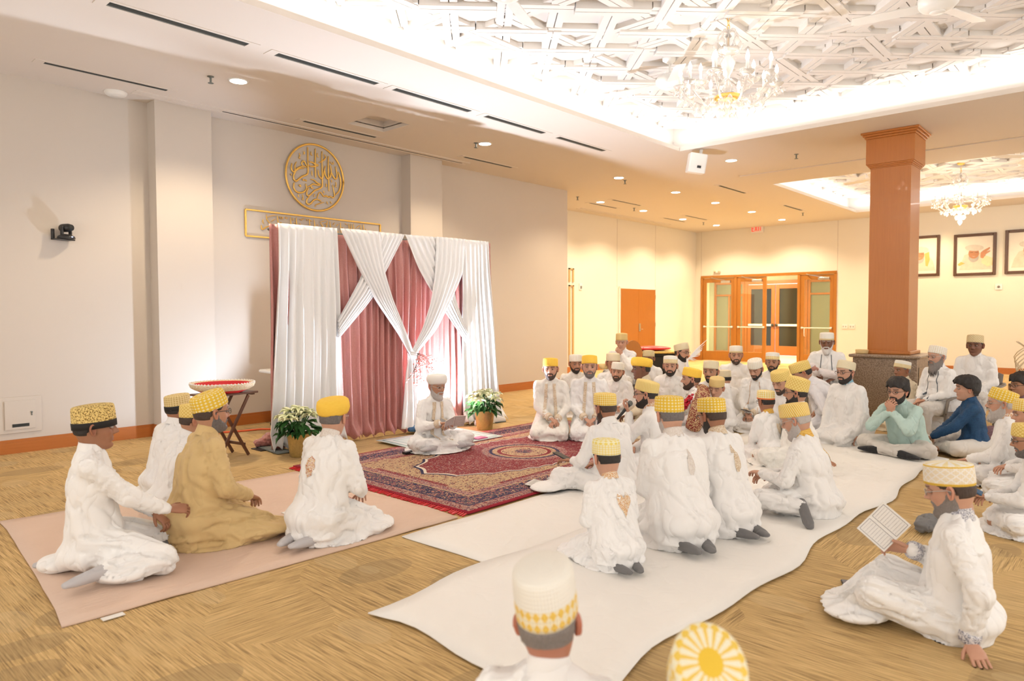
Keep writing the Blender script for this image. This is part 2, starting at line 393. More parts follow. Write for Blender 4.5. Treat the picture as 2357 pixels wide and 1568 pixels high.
class MB:
    def __init__(s): s.V = []; s.F = []; s.n = 0
    def add(s, V, F):
        V = np.asarray(V, float); s.V.append(V); s.F += [tuple(i+s.n for i in f) for f in F]; s.n += len(V); return s
    def box(s, a, b):
        x0, y0, z0 = a; x1, y1, z1 = b
        V = [(x0, y0, z0), (x1, y0, z0), (x1, y1, z0), (x0, y1, z0), (x0, y0, z1), (x1, y0, z1), (x1, y1, z1), (x0, y1, z1)]
        return s.add(V, [(0, 3, 2, 1), (4, 5, 6, 7), (0, 1, 5, 4), (1, 2, 6, 5), (2, 3, 7, 6), (3, 0, 4, 7)])
    def bar(s, p, q, w, h=None, ref=(0, 0, 1)):   # square bar
        p = np.array(p, float); q = np.array(q, float); h = h or w
        t = q-p; t /= np.linalg.norm(t); r = np.array(ref, float)
        if abs(np.dot(t, r)) > 0.95: r = np.array([1.0, 0, 0])
        a = np.cross(t, r); a /= np.linalg.norm(a); bb = np.cross(a, t)
        V = [e+a*i*w/2+bb*j*h/2 for e in (p, q) for i, j in ((-1, -1), (1, -1), (1, 1), (-1, 1))]
        return s.add(V, [(0, 1, 2, 3), (7, 6, 5, 4), (0, 4, 5, 1), (1, 5, 6, 2), (2, 6, 7, 3), (3, 7, 4, 0)])
    def sweep(s, *a, **k):
        V, F = sweep(*a, **k); return s.add(V, F)
    def build(s, name, mat, parent=None, smooth=False, fix=True, bevel=0.0, **k):
        o = link_mesh(name, np.concatenate(s.V), s.F, mat, parent, smooth, fix, **k)
        if bevel:
            md = o.modifiers.new('bevel', 'BEVEL'); md.width = bevel; md.segments = 2; md.limit_method = 'ANGLE'
        return o
def sweep(P, R, ref=(0, 1, 0), n=12, caps=True):
    """tube through points P with (rx, ry) radii; rx is along tangent x ref, ry towards ref."""
    P = np.asarray(P, float); R = np.asarray([(r, r) if np.isscalar(r) else r for r in R], float); ref = np.asarray(ref, float)
    if caps:
        t0 = P[0]-P[1]; t0 /= np.linalg.norm(t0); t1 = P[-1]-P[-2]; t1 /= np.linalg.norm(t1)
        r0, r1 = R[0].min(), R[-1].min()
        P = np.vstack([[P[0]+t0*r0*0.98], [P[0]+t0*r0*0.8], [P[0]+t0*r0*0.45], P, [P[-1]+t1*r1*0.45], [P[-1]+t1*r1*0.8], [P[-1]+t1*r1*0.98]])
        R = np.vstack([[R[0]*0.18], [R[0]*0.6], [R[0]*0.88], R, [R[-1]*0.88], [R[-1]*0.6], [R[-1]*0.18]])
    m = len(P); T = np.gradient(P, axis=0); T /= np.maximum(1e-9, np.linalg.norm(T, axis=1))[:, None]
    V = []; th = np.arange(n)/n*2*PI
    for i in range(m):
        a = np.cross(T[i], ref); l = np.linalg.norm(a)
        if l < 0.15: a = np.cross(T[i], [0.3, 0.2, 1.0]); l = np.linalg.norm(a)
        a /= l; bb = np.cross(a, T[i])
        V.append(P[i]+np.outer(np.cos(th)*R[i, 0], a)+np.outer(np.sin(th)*R[i, 1], bb))
    V = np.concatenate(V); F = []
    for i in range(m-1):
        for j in range(n):
            k = (j+1) % n; F.append((i*n+j, i*n+k, (i+1)*n+k, (i+1)*n+j))
    F.append(tuple(range(n))[::-1]); F.append(tuple((m-1)*n+j for j in range(n)))
    return V, F
def ellipsoid(c, r, n=16, m=10, rot=None):
    V = []; F = []
    for i in range(m+1):
        ph = PI*i/m
        for j in range(n):
            t = 2*PI*j/n; V.append((math.sin(ph)*math.cos(t), math.sin(ph)*math.sin(t), math.cos(ph)))
    V = np.array(V)*np.array(r)
    if rot is not None: V = V@np.array(rot).T
    V = V+np.array(c)
    for i in range(m):
        for j in range(n):
            k = (j+1) % n; F.append((i*n+j, (i+1)*n+j, (i+1)*n+k, i*n+k))
    return V, F
def lathe(prof, n=32, c=(0, 0, 0), caps=True):
    """closed profile of (r,z) from bottom to top"""
    V = []; F = []
    for r, z in prof:
        for j in range(n):
            t = 2*PI*j/n; V.append((r*math.cos(t)+c[0], r*math.sin(t)+c[1], z+c[2]))
    for i in range(len(prof)-1):
        for j in range(n):
            k = (j+1) % n; F.append((i*n+j, i*n+k, (i+1)*n+k, (i+1)*n+j))
    if caps: F.append(tuple(range(n))[::-1]); F.append(tuple((len(prof)-1)*n+j for j in range(n)))
    return V, F
def disc_poly(pts, z0, z1):
    n = len(pts); V = [(x, y, z0) for x, y in pts]+[(x, y, z1) for x, y in pts]
    F = [tuple(range(n))[::-1], tuple(range(n, 2*n))]+[(i, (i+1) % n, n+(i+1) % n, n+i) for i in range(n)]
    return V, F
def struct(name, a, b, mat, parent=None, bevel=0.0):
    o = MB().box(a, b).build(name, mat, parent, bevel=bevel)
    if parent is None: o['kind'] = 'structure'
    return o
def solid_box(name, a, b, mat, parent, bevel=0.004, smooth=False):
    return MB().box(a, b).build(name, mat, parent, bevel=bevel)
# ------------------------------------------------------------------ people
def sstep(x, a, b):
    t = np.clip((x-a)/(b-a), 0, 1); return t*t*(3-2*t)
def gs(x, s): return np.exp(-(x/s)**2)
def make_head():
    zs = np.concatenate([-0.121+0.012*np.linspace(0, 1, 5)[:-1]**1.5, np.linspace(-0.109, 0.10, 50), 0.10+0.026*np.sin(np.linspace(0, PI/2, 8))[1:]])
    K = [(-0.121, .050, -.020, .012), (-0.116, .072, -.030, .027), (-0.108, .084, -.045, .038), (-0.095, .088, -.056, .047), (-0.075, .085, -.068, .056), (-0.058, .088, -.078, .062),
         (-0.045, .088, -.085, .066), (-0.02, .088, -.096, .072), (0.012, .088, -.103, .0755), (0.04, .094, -.103, .077), (0.07, .088, -.092, .073), (0.095, .070, -.070, .058), (0.113, .040, -.045, .038), (0.122, .014, -.028, .018), (0.126, -.006, -.010, .002)]
    K = np.array(K); g = np.linspace(-0.121, 0.126, 400)
    P = [np.interp(g, K[:, 0], K[:, i]) for i in (1, 2, 3)]
    ker = np.exp(-(np.linspace(-2, 2, 15))**2); ker /= ker.sum()
    P = [np.convolve(np.pad(p, 7, 'edge'), ker, 'valid') for p in P]
    yf, yb, w = [np.interp(zs, g, p) for p in P]
    nt_ = 68; t = np.arange(nt_)/nt_*2*PI
    th = t-0.42*np.sin(2*0)*0; th = PI/2+(t-PI)-0.0; u = t-PI; th = PI/2+u-0.5*np.sin(u)   # denser at the face
    V = []
    for i, z in enumerate(zs):
        c, s_ = np.cos(th), np.sin(th); yc = -0.012 if z > -0.06 else -0.012+(z+0.06)*0.1
        x = w[i]*np.sign(c)*np.abs(c)**0.88
        y = np.where(s_ > 0, yc+(yf[i]-yc)*np.abs(s_)**0.92, yc+(yc-yb[i])*(-1)*np.abs(s_)**0.95)
        k = np.clip((-0.03-z)/0.08, 0, 1)
        x = x*(1-0.22*k*np.clip(s_, 0, 1)**2)
        V.append(np.stack([x, y, np.full(nt_, z)], 1))
    V = np.array(V).reshape(-1, 3); x, y, z = V.T; ax = np.abs(x); fr = sstep(y, 0.02, 0.06)
    ns = np.interp(z, [-.040, -.033, -.026, -.016, 0.0, .014, .024], [0, .35, .97, 1.0, .60, .25, 0])
    dy = .030*gs(x, .0125)*ns+.009*gs(ax-.014, .006)*gs(z+.026, .008)
    dy += .005*gs(z-.033, .010)*gs(ax-.026, .022)
    dy -= .013*gs(ax-.032, .016)*gs(z-.010, .012)
    dy += .004*gs(ax-.045, .016)*gs(z+.022, .016)
    dy += .0065*gs(z+.051, .0055)*gs(x, .021)+.0075*gs(z+.0645, .006)*gs(x, .018)-.004*gs(z+.0575, .0022)*gs(x, .026)
    dy += .006*gs(z+.094, .014)*gs(x, .020)-.003*gs(z+.077, .006)*gs(x, .02)
    V[:, 1] += dy*fr
    n_r = len(zs); F = []
    for i in range(n_r-1):
        for j in range(nt_):
            k = (j+1) % nt_; F.append((i*nt_+j, i*nt_+k, (i+1)*nt_+k, (i+1)*nt_+j))
    F.append(tuple(range(nt_))[::-1]); F.append(tuple((n_r-1)*nt_+j for j in range(nt_)))
    return V, F
HV, HF = make_head()
_me = bpy.data.meshes.new('tmp'); _me.from_pydata(HV.tolist(), [], HF); _me.update()
HN = np.empty(len(HV)*3); _me.vertices.foreach_get('normal', HN); HN = HN.reshape(-1, 3); bpy.data.meshes.remove(_me)
_hx, _hy, _hz = HV.T; _hax = np.abs(_hx)

def ear(side):
    nr, npn = 6, 16; V = []; F = []
    for face in (0, 1):
        for i in range(nr+1):
            r = i/nr
            for j in range(npn):
                p = 2*PI*j/npn
                yy = 0.018*r*math.cos(p)*(1.0 if math.sin(p) > 0 else 0.75); zz = 0.033*r*math.sin(p)
                xx = 0.003+0.009*math.exp(-((r-0.85)/0.2)**2)-0.004*math.exp(-(r/0.4)**2) if face == 0 else -0.005
                V.append((xx, yy, zz))
    for f in range(2):
        o = f*(nr+1)*npn
        for i in range(nr):
            for j in range(npn):
                k = (j+1) % npn; F.append((o+i*npn+j, o+i*npn+k, o+(i+1)*npn+k, o+(i+1)*npn+j))
    o2 = (nr+1)*npn
    for j in range(npn):
        k = (j+1) % npn; F.append((nr*npn+j, nr*npn+k, o2+nr*npn+k, o2+nr*npn+j))
    V = np.array(V); a = 0.45
    x, y, z = V.T; x2 = x*math.cos(a)-y*math.sin(a)+0.004; y2 = x*math.sin(a)+y*math.cos(a)
    y2 = y2-0.10*(z-0.0)*1.0
    V = np.stack([x2+0.0745, y2-0.012, z-0.002], 1)
    if side < 0: V[:, 0] *= -1; F = [f[::-1] for f in F]
    return V, F
EARS = [ear(1), ear(-1)]

def hand_geo(side, curl=0.5, spread=1.0, thumb=0.5):
    """local: +x fingers, +y thumb side, -z palm side.  side=+1 thumb at +y."""
    mb = MB()
    mb.sweep([(-0.045, 0, 0), (-0.01, 0, 0), (0.02, .001, 0), (0.055, .001, .001), (0.085, 0, 0)], [(.026, .021), (.027, .018), (.036, .016), (.042, .015), (.039, .012)], ref=(0, 0, 1), n=14)
    for y0, L, r, sp in ((.031, .070, .0092, .10), (.011, .078, .0094, .02), (-.010, .073, .009, -.05), (-.029, .058, .008, -.14)):
        p = np.array([0.080 if abs(y0) < .02 else 0.076, y0, 0.0]); pts = [p-np.array([.012, 0, 0]), p]; a = 0.12+curl*0.35
        for k, seg in enumerate((0.44, 0.31, 0.25)):
            d = np.array([math.cos(a)*math.cos(sp*spread), math.sin(sp*spread), -math.sin(a)]); p = p+d*L*seg; pts.append(p); a += curl*(1.15 if k == 0 else 0.8)
        mb.sweep(pts, [r, r, r*.96, r*.88, r*.72], ref=(0, 0, 1) if curl < 0.6 else (0, 1, 0), n=8)
    p = np.array([0.012, .028, -.004]); d = np.array([.62, .72-0.3*thumb, -.10-.35*thumb]); d /= np.linalg.norm(d)
    q = p+d*.036; d2 = d+np.array([.35, -.25*thumb, -.12*thumb]); d2 /= np.linalg.norm(d2); r_ = q+d2*.030
    mb.sweep([p-d*.008, p, q, r_], [.013, .0135, .0105, .008], ref=(0, 0, 1), n=8)
    V = np.concatenate(mb.V); F = mb.F
    if side < 0: V[:, 1] *= -1; F = [f[::-1] for f in F]
    return V, F
def place_frame(V, o, xdir, zdir):
    x = np.array(xdir, float); x /= np.linalg.norm(x); z = np.array(zdir, float); z = z-x*np.dot(x, z); z /= np.linalg.norm(z); y = np.cross(z, x)
    return V@np.stack([x, y, z])+np.array(o)

def ik(S, T, l1, l2, pole):
    S = np.array(S, float); T = np.array(T, float); d = T-S; L = np.linalg.norm(d); mx = (l1+l2)*0.985
    if L > mx: d = d/L*mx; T = S+d; L = mx
    u = d/L; a = (l1*l1-l2*l2+L*L)/(2*L); h = math.sqrt(max(0, l1*l1-a*a))
    p = np.array(pole, float); p = p-u*np.dot(p, u); p /= np.linalg.norm(p)
    return S+u*a+p*h, T

def rx(a): c, s = math.cos(a), math.sin(a); return np.array([[1, 0, 0], [0, c, -s], [0, s, c]])
def ry(a): c, s = math.cos(a), math.sin(a); return np.array([[c, 0, s], [0, 1, 0], [-s, 0, c]])
def rz(a): c, s = math.cos(a), math.sin(a); return np.array([[c, -s, 0], [s, c, 0], [0, 0, 1]])
R_ = math.radians

def S_(P, R, ref=(0, 1, 0), n=0): return ('s', np.asarray(P, float), np.asarray([(r, r) if np.isscalar(r) else r for r in R], float), np.asarray(ref, float))
def E_l(c, r, n=0, m=0): return ('e', np.asarray(c, float), np.asarray(r, float))
def blob(parts, voxel, smooth=2, k=0.022):
    """smooth union of limbs and ellipsoids, meshed by surface nets: one continuous cloth surface"""
    lo = np.full(3, 1e9); hi = np.full(3, -1e9)
    for p in parts:
        if p[0] == 's': m = p[2].max(); lo = np.minimum(lo, (p[1]-m).min(0)); hi = np.maximum(hi, (p[1]+m).max(0))
        else: lo = np.minimum(lo, p[1]-p[2]); hi = np.maximum(hi, p[1]+p[2])
    lo -= 3*voxel; hi += 3*voxel; n = np.ceil((hi-lo)/voxel).astype(int)+1
    ax = [lo[i]+np.arange(n[i])*voxel for i in range(3)]
    D = np.full(n, 1.0, np.float32)
    def merge(cl, ch, fn):
        sl = tuple(slice(max(0, int((cl[i]-lo[i])/voxel)-3), min(n[i], int((ch[i]-lo[i])/voxel)+5)) for i in range(3))
        g = np.stack(np.meshgrid(ax[0][sl[0]], ax[1][sl[1]], ax[2][sl[2]], indexing='ij'), -1)
        d = fn(g); o = D[sl]; h = np.maximum(k-np.abs(d-o), 0)/k; D[sl] = np.minimum(d, o)-h*h*k*.25
    for p in parts:
        if p[0] == 'e':
            c, r = p[1], p[2]; merge(c-r, c+r, lambda g: (np.sqrt((((g-c)/r)**2).sum(-1))-1)*r.min()*1.0)
            continue
        P, R, ref = p[1:]
        def fn(g):
            out = None
            for i in range(len(P)-1):
                t = P[i+1]-P[i]; L = np.linalg.norm(t); t = t/L; A = np.cross(t, ref)
                if np.linalg.norm(A) < .15: A = np.cross(t, [.3, .2, 1.0])
                A /= np.linalg.norm(A); B = np.cross(A, t); rel = g-P[i]; w = rel@t; tt = np.clip(w, 0, L); q = tt/L
                ra = R[i, 0]+(R[i+1, 0]-R[i, 0])*q; rb = R[i, 1]+(R[i+1, 1]-R[i, 1])*q; mn = np.minimum(ra, rb)
                kk = np.sqrt(((rel@A)/ra)**2+((rel@B)/rb)**2+((w-tt)/mn)**2); d = (kk-1)*mn
                out = d if out is None else np.minimum(out, d)
            return out
        m = R.max(); merge(P.min(0)-m, P.max(0)+m, fn)
    # surface nets
    ins = D < 0; nx, ny, nz = n
    cs = sum(ins[i:nx-1+i, j:ny-1+j, l:nz-1+l].astype(np.int8) for i in (0, 1) for j in (0, 1) for l in (0, 1))
    act = (cs > 0) & (cs < 8); idx = np.full(act.shape, -1); I = np.argwhere(act); idx[act] = np.arange(len(I))
    acc = np.zeros((len(I), 3)); cnt = np.zeros(len(I))
    cor = [(i, j, l) for i in (0, 1) for j in (0, 1) for l in (0, 1)]
    for a in cor:
        for ax_ in range(3):
            if a[ax_]: continue
            b = list(a); b[ax_] = 1
            da = D[I[:, 0]+a[0], I[:, 1]+a[1], I[:, 2]+a[2]]; db = D[I[:, 0]+b[0], I[:, 1]+b[1], I[:, 2]+b[2]]
            cr = (da < 0) != (db < 0); t = np.where(cr, da/np.where(cr, da-db, 1), 0)
            pt = np.tile(np.array(a, float), (len(I), 1)); pt[:, ax_] += t
            acc += pt*cr[:, None]; cnt += cr
    V = (I+acc/cnt[:, None])*voxel+lo
    F = []
    for ax_ in range(3):
        o1, o2 = (ax_+1) % 3, (ax_+2) % 3
        sa = [slice(None)]*3; sb = [slice(None)]*3; sa[ax_] = slice(0, -1); sb[ax_] = slice(1, None)
        c0 = ins[tuple(sa)]; c1 = ins[tuple(sb)]; E = np.argwhere(c0 != c1)
        E = E[(E[:, o1] > 0) & (E[:, o2] > 0) & (E[:, o1] < n[o1]-1) & (E[:, o2] < n[o2]-1)]
        q = []
        for d1, d2 in ((1, 1), (0, 1), (0, 0), (1, 0)):
            e = E.copy(); e[:, o1] -= d1; e[:, o2] -= d2; q.append(idx[e[:, 0], e[:, 1], e[:, 2]])
        q = np.stack(q, 1); fl = c0[E[:, 0], E[:, 1], E[:, 2]]
        q[~fl] = q[~fl][:, ::-1]; F.append(q)
    F = np.concatenate(F); F = F[(F >= 0).all(1)]
    src = F.ravel(); dst = np.roll(F, -1, 1).ravel()
    for _ in range(smooth):
        A = np.zeros_like(V); c = np.zeros(len(V)); np.add.at(A, src, V[dst]); np.add.at(c, src, 1); V = V*.5+A/np.maximum(c, 1)[:, None]*.5
    fn_ = np.cross(V[F[:, 1]]-V[F[:, 0]], V[F[:, 3]]-V[F[:, 0]]); N = np.zeros_like(V)
    for i in range(4): np.add.at(N, F[:, i], fn_)
    N /= np.maximum(1e-12, np.linalg.norm(N, axis=1))[:, None]
    return V, N, F.tolist()
def sinnoise(rs, *co):
    """cheap smooth noise from a few sines; co are coordinate arrays"""
    out = 0; A = 0
    for k in range(5):
        f = 1.0*1.55**k; ph = rs.rand()*6.28; a = 1/1.35**k; arg = ph
        for c in co: arg = arg+c*f*(0.55+0.9*rs.rand())*(1 if rs.rand() < .5 else -1)
        out = out+a*np.sin(arg); A += a
    return out/A*1.6
def folds(V, N, segs, rs, amp=1.0):
    """segs: (p0, p1, radius, kind); cloth wrinkles that follow the nearest limb"""
    best = np.full(len(V), 1e9); D = np.zeros(len(V))
    for p0, p1, r, kind in segs:
        p0 = np.array(p0); p1 = np.array(p1); ax = p1-p0; L = np.linalg.norm(ax); ax = ax/L
        rel = V-p0; t = np.clip(rel@ax, 0, L); per = rel-np.outer(t, ax); dist = np.linalg.norm(per, axis=1)/r
        ref = np.array([0.31, 0.52, 0.79]); ref = ref-ax*(ref@ax); ref /= np.linalg.norm(ref); ref2 = np.cross(ax, ref)
        ang = np.arctan2(per@ref2, per@ref)
        ca, sa = np.cos(ang), np.sin(ang)
        if kind == 's':      # sleeve: rings that twist
            n = sinnoise(rs, t*62, ca*1.6, sa*1.6); d = np.clip(1-np.abs(n), 0, 1)**2*-0.007+0.002*sinnoise(rs, t*14, ca*2, sa*2)
        elif kind == 't':    # torso: drag lines running down and across
            n = sinnoise(rs, t*7+ang*0, ca*2.0+t*3, sa*2.0); d = np.clip(1-1.6*np.abs(n), 0, 1)**1.6*-0.013+0.003*sinnoise(rs, t*4, ca*2.5, sa*2.5)
        elif kind == 'k':    # skirt over thighs
            n = sinnoise(rs, t*6, ca*2.6, sa*2.6); d = np.clip(1-1.6*np.abs(n), 0, 1)**1.6*-0.014+0.003*sinnoise(rs, t*5, ca*3, sa*3)
        m = dist < best; best[m] = dist[m]; D[m] = d[m]
    return V+N*(D*amp)[:, None]

POSE = {}
def ground(x, y):
    if 4.85 < x < 6.15 and 5.65 < y < 6.6: return .028
    if 3.5 < x < 7.7 and 3.66 < y < 6.2: return .019
    if 2.0 < x < 7.9 and 2.84 < y < 3.7: return .009
    if 2.0 < x < 7.9 and 1.4 < y < 2.84: return .016
    if 1.0 < x < 3.6 and 3.7 < y < 6.1: return .010
    return 0.0
def person(label, px, py, depth, pose='kneel', face=0.0, lean=6, hy=0, hp=5, hr=0, skin='tan', cloth_='white', cap='check', capt=0, hair='hair_black', beard=None, blen=0.0,
           moust=True, glasses=None, fat=1.0, lh=None, rh=None, s=None, open_hair=None, collar='cloth', motif=None, placket=None, cuffs=None, socks='sock_grey', trousers=None,
           legs=None, turban=None, curl=0.5, group=None, ldir=None, rdir=None, lup=None, rup=None, brim=False, tail=(), name='person', hs=1.0, pzo=None, side=0.0, coat=None, voxel=None,
           sp=None, sides=True, feet=True, seed=None, piping=None, eyes='open', elb=(None, None), capscale=1.0):
    """build one person: body mesh (head, trunk, limbs and hands) with clothing and hair as children"""
    seed = seed if seed is not None else int(px*7+py*13); rs = np.random.RandomState(seed % 100000)
    # ---- joints
    pz = {'kneel': 0.235, 'cross': 0.115, 'chair': 0.53}[pose]
    pz = pzo or pz; HSZ = 1.15*hs
    P = np.array([0, 0, pz]); L = R_(lean); u = rz(0)@np.array([math.sin(R_(side)), math.sin(L), math.cos(L)]); u /= np.linalg.norm(u)
    u2 = np.array([math.sin(R_(side*1.2)), math.sin(L*1.25+R_(6)), math.cos(L*1.25+R_(6))])
    chest = P+u*0.30; N = chest+u2*0.215
    f2 = np.cross(u2, [-1, 0, 0]); f2 = np.array([0, u2[2], -u2[1]]); f2 /= np.linalg.norm(f2)
    Rh = rz(R_(-hy))@rx(R_(-hp))@ry(R_(hr))
    Hc = N+u2*(0.064+.10*(HSZ-1.05))+Rh@np.array([0, 0.014, 0.07+.02*(hs-1)])
    SL, SR = N+np.array([-.168*fat**.4, -.012, -.068]), N+np.array([.168*fat**.4, -.012, -.068])
    # target placement
    tgt = atd(px, py, depth)
    if s is None: s = tgt[2]/Hc[2]
    s = float(np.clip(s, 0.5, 1.12))
    # keep the head on its pixel ray at height s*Hc
    hw = onz(px, py, s*Hc[2])
    if abs(s*Hc[2]-tgt[2]) > 0.02*s: tgt = hw
    gz = 0.0
    for _ in (0, 1):
        gz = ground(tgt[0], tgt[1]); tgt = onz(px, py, s*Hc[2]+gz)
    azc = math.atan2(tgt[1], tgt[0]); az = azc+PI+R_(face); rot = az-PI/2
    # ---- arms (x<0 is the person's left)
    dl = {'kneel': ((-.07, .26, .27), (.07, .26, .27)), 'cross': ((-.07, .26, .20), (.07, .26, .20)), 'chair': ((-.08, .30, .60), (.08, .30, .60))}[pose]
    lh = lh if lh is not None else dl[0]; rh = rh if rh is not None else dl[1]
    EL, WL = ik(SL, lh, .285, .25, elb[0] or (-.55, -.35, -.75)); ER, WR = ik(SR, rh, .285, .25, elb[1] or (.55, -.35, -.75))
    # ---- legs
    if legs: kn, an = legs['k'], legs['a']
    elif pose == 'kneel': kn, an = ((-.16, .38, .085), (.16, .38, .085)), ((-.10, -.14, .06), (.10, -.14, .06))
    elif pose == 'cross': kn, an = ((-.36, .26, .12), (.36, .26, .12)), ((.13, .37, .07), (-.13, .40, .07))
    else: kn, an = ((-.14, .42, .49), (.14, .42, .49)), ((-.13, .40, .08), (.13, .40, .08))
    hips = ((-.095, .0, pz-.03), (.095, .0, pz-.03))
    # ---- body mesh
    mb = MB(); sk = np.array(SKIN[skin])
    hv = HV.copy(); HT = lambda q: (np.asarray(q)*HSZ)@Rh.T+Hc
    cols = []
    def addc(V, F, c):
        mb.add(V, F); c = np.asarray(c, float)
        cols.append(np.tile(c, (len(V), 1)) if c.ndim == 1 else c)
    hc = np.tile(sk, (len(hv), 1))
    lip = gs((_hz+.058)/1, .0095)*gs(_hx, .021)*(_hy > .05); hc = hc*(1-lip[:, None]*.55)+np.array([.42, .13, .11])*min(1.0, sk[0]*1.9)*lip[:, None]*.55
    cheek = gs(_hax-.045, .02)*gs(_hz+.02, .02)*(_hy > .03); hc = hc*(1-cheek[:, None]*.25)+sk*np.array([1.12, .82, .8])*cheek[:, None]*.25
    nose = gs(_hx, .014)*gs(_hz+.02, .014)*(_hy > .09); hc = hc*(1-nose[:, None]*.2)+sk*np.array([1.1, .8, .75])*nose[:, None]*.2
    brow = gs(_hz-.034-.10*np.clip(.03-np.abs(_hax-.03), -.02, 0), .0052)*((_hax > .012) & (_hax < .052) & (_hy > .04))
    hb = {'hair_black': (.015, .012, .012), 'hair_brown': (.05, .03, .02), 'hair_grey': (.2, .17, .15), 'hair_light': (.4, .36, .34), 'hair_white': (.6, .57, .54), 'hair_salt': (.12, .1, .1)}[hair]
    hc = hc*(1-brow[:, None]*.85)+np.array(hb)*brow[:, None]*.85
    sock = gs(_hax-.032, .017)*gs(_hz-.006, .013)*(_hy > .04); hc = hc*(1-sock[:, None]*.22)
    addc(HT(hv), HF, hc)
    for V, F in EARS: addc(HT(V), F, sk*np.array([1.05, .88, .85]))
    for sx in (-1, 1):
        ec = np.array([sx*.032, .0775, .010]); n_, m_ = 14, 12
        V, F = ellipsoid((0, 0, 0), (.0118, .0118, .0118), n_, m_); V = V@rx(-PI/2).T
        dirr = V/np.linalg.norm(V, axis=1)[:, None]; a = dirr[:, 1]
        c = np.where((a > .93)[:, None], [.012, .01, .01], np.where((a > .84)[:, None], [.05, .025, .015], [.50, .46, .44]))
        addc(HT(V+ec), F, c)
        # lids: slices of a slightly larger ball
        lo = {'open': 0.22, 'down': -0.35, 'closed': -0.6}[eyes]
        for up in (1, -1):
            V2, F2 = ellipsoid((0, 0, 0), (.0142, .0132, .0130), 16, 14); zz = V2[:, 2]/.013
            lim = lo if up > 0 else -0.42 if eyes == 'open' else min(lo, -.42)
            keep = zz > lim if up > 0 else zz < lim-(0 if eyes == 'open' else -.02)
            F3 = [f for f in F2 if all(keep[i] for i in f)]
            addc(HT(V2+ec-np.array([0, .001, 0])), F3, sk*(0.82 if up > 0 else .9))
    neck0 = HT([0, -.022, -.03]); neck1 = N-u2*.03
    V, F = sweep([neck0, HT([0, -.022, -.085]), neck1, neck1-u2*.05], [(.058, .060), (.054, .056), (.062, .060), (.085, .07)], ref=f2, n=18); addc(V, F, sk*.95)
    V, F = sweep([P+u*-.03, P+u*.12, chest, chest+u2*.13, N-u2*.01], [(.11, .075), (.09, .06), (.10, .06), (.09, .05), (.05, .045)], ref=f2, n=16); addc(V, F, sk*.95)
    for S, E_, W_, sd, cu, dd, upv in ((SL, EL, WL, -1, curl, ldir, lup), (SR, ER, WR, 1, curl, rdir, rup)):
        V, F = sweep([S, (S+E_)/2, E_, E_+(W_-E_)*.35, W_], [.035, .035, .034, .034, .026], ref=(.2, .3, .9), n=12); addc(V, F, sk)
        fd = np.array(dd, float) if dd is not None else (W_-E_)/np.linalg.norm(W_-E_)+np.array([-.25*sd, 0, -.1]); fd = fd/np.linalg.norm(fd)
        cc = cu if np.isscalar(cu) else cu[0 if sd < 0 else 1]
        hV, hF = hand_geo(sd*1.0*1, cc)
        up_ = np.array(upv if upv is not None else (0, 0, 1), float)
        # thumb towards the body's midline for palm-down hands
        hV = place_frame(hV, W_+fd*.035, fd, up_); addc(hV, hF, sk*np.array([1.02, .97, .95]))
    for i in (0, 1):
        V, F = sweep([hips[i], kn[i]], [.05, .04], ref=(.1, .2, .97), n=12); addc(V, F, sk)
        V, F = sweep([kn[i], an[i]], [.04, .034], ref=(.1, .2, .97), n=12); addc(V, F, sk)
    VV = np.concatenate(mb.V); CC = np.concatenate(cols); CC = np.c_[np.clip(CC, 0, 1), np.ones(len(CC))]
    VV[:, 2] = np.maximum(VV[:, 2], .003)
    body = link_mesh(name, VV, mb.F, M['skin'], None, True, True, col=CC)
    R0 = rz(rot); hw_ = R0@(Hc*s); body.location = (tgt[0]-hw_[0], tgt[1]-hw_[1], gz); body.rotation_euler = (0, 0, rot); body.scale = (s, s, s)
    tag(body, label, 'person', group)
    # ---- kurta
    vx = voxel or (0.015 if depth < 4.6 else 0.017 if depth < 6 else 0.021)
    cm = M[cloth_] if isinstance(cloth_, str) else cloth_
    q = fat; parts = []
    parts.append(S_([P-u*.08+np.array([0, -.01, 0]), P+u*.03, P+u*.15, chest, chest+u2*.10, chest+u2*.165, N-u2*.012],
                       [(.20*q, .165*q), (.200*q, .165*q), (.182*q, .148*q), (.192*q, .135*q), (.180*q**.5, .118), (.130, .096), (.066, .062)], ref=f2, n=24))
    parts.append(S_([SL+np.array([.02, 0, .0]), (SL+SR)/2+u2*.012, SR-np.array([.02, 0, .0])], [.062, .072, .062], ref=(0, 0, 1), n=14))
    sr = .064 if sides else .06
    for S, E_, W_ in ((SL, EL, WL), (SR, ER, WR)):
        e2 = E_+(W_-E_)*.15
        parts.append(S_([S, (S+E_)/2, E_], [.068, sr+.004, sr], ref=(.2, .3, .9), n=14))
        parts.append(S_([E_, e2, (E_+W_)/2, W_*.93+E_*.07, W_*.99+E_*.01], [sr, sr*.98, sr*.88, sr*.74, sr*.70], ref=(.2, .3, .9), n=14))
    legp = []
    tk = trousers is not None
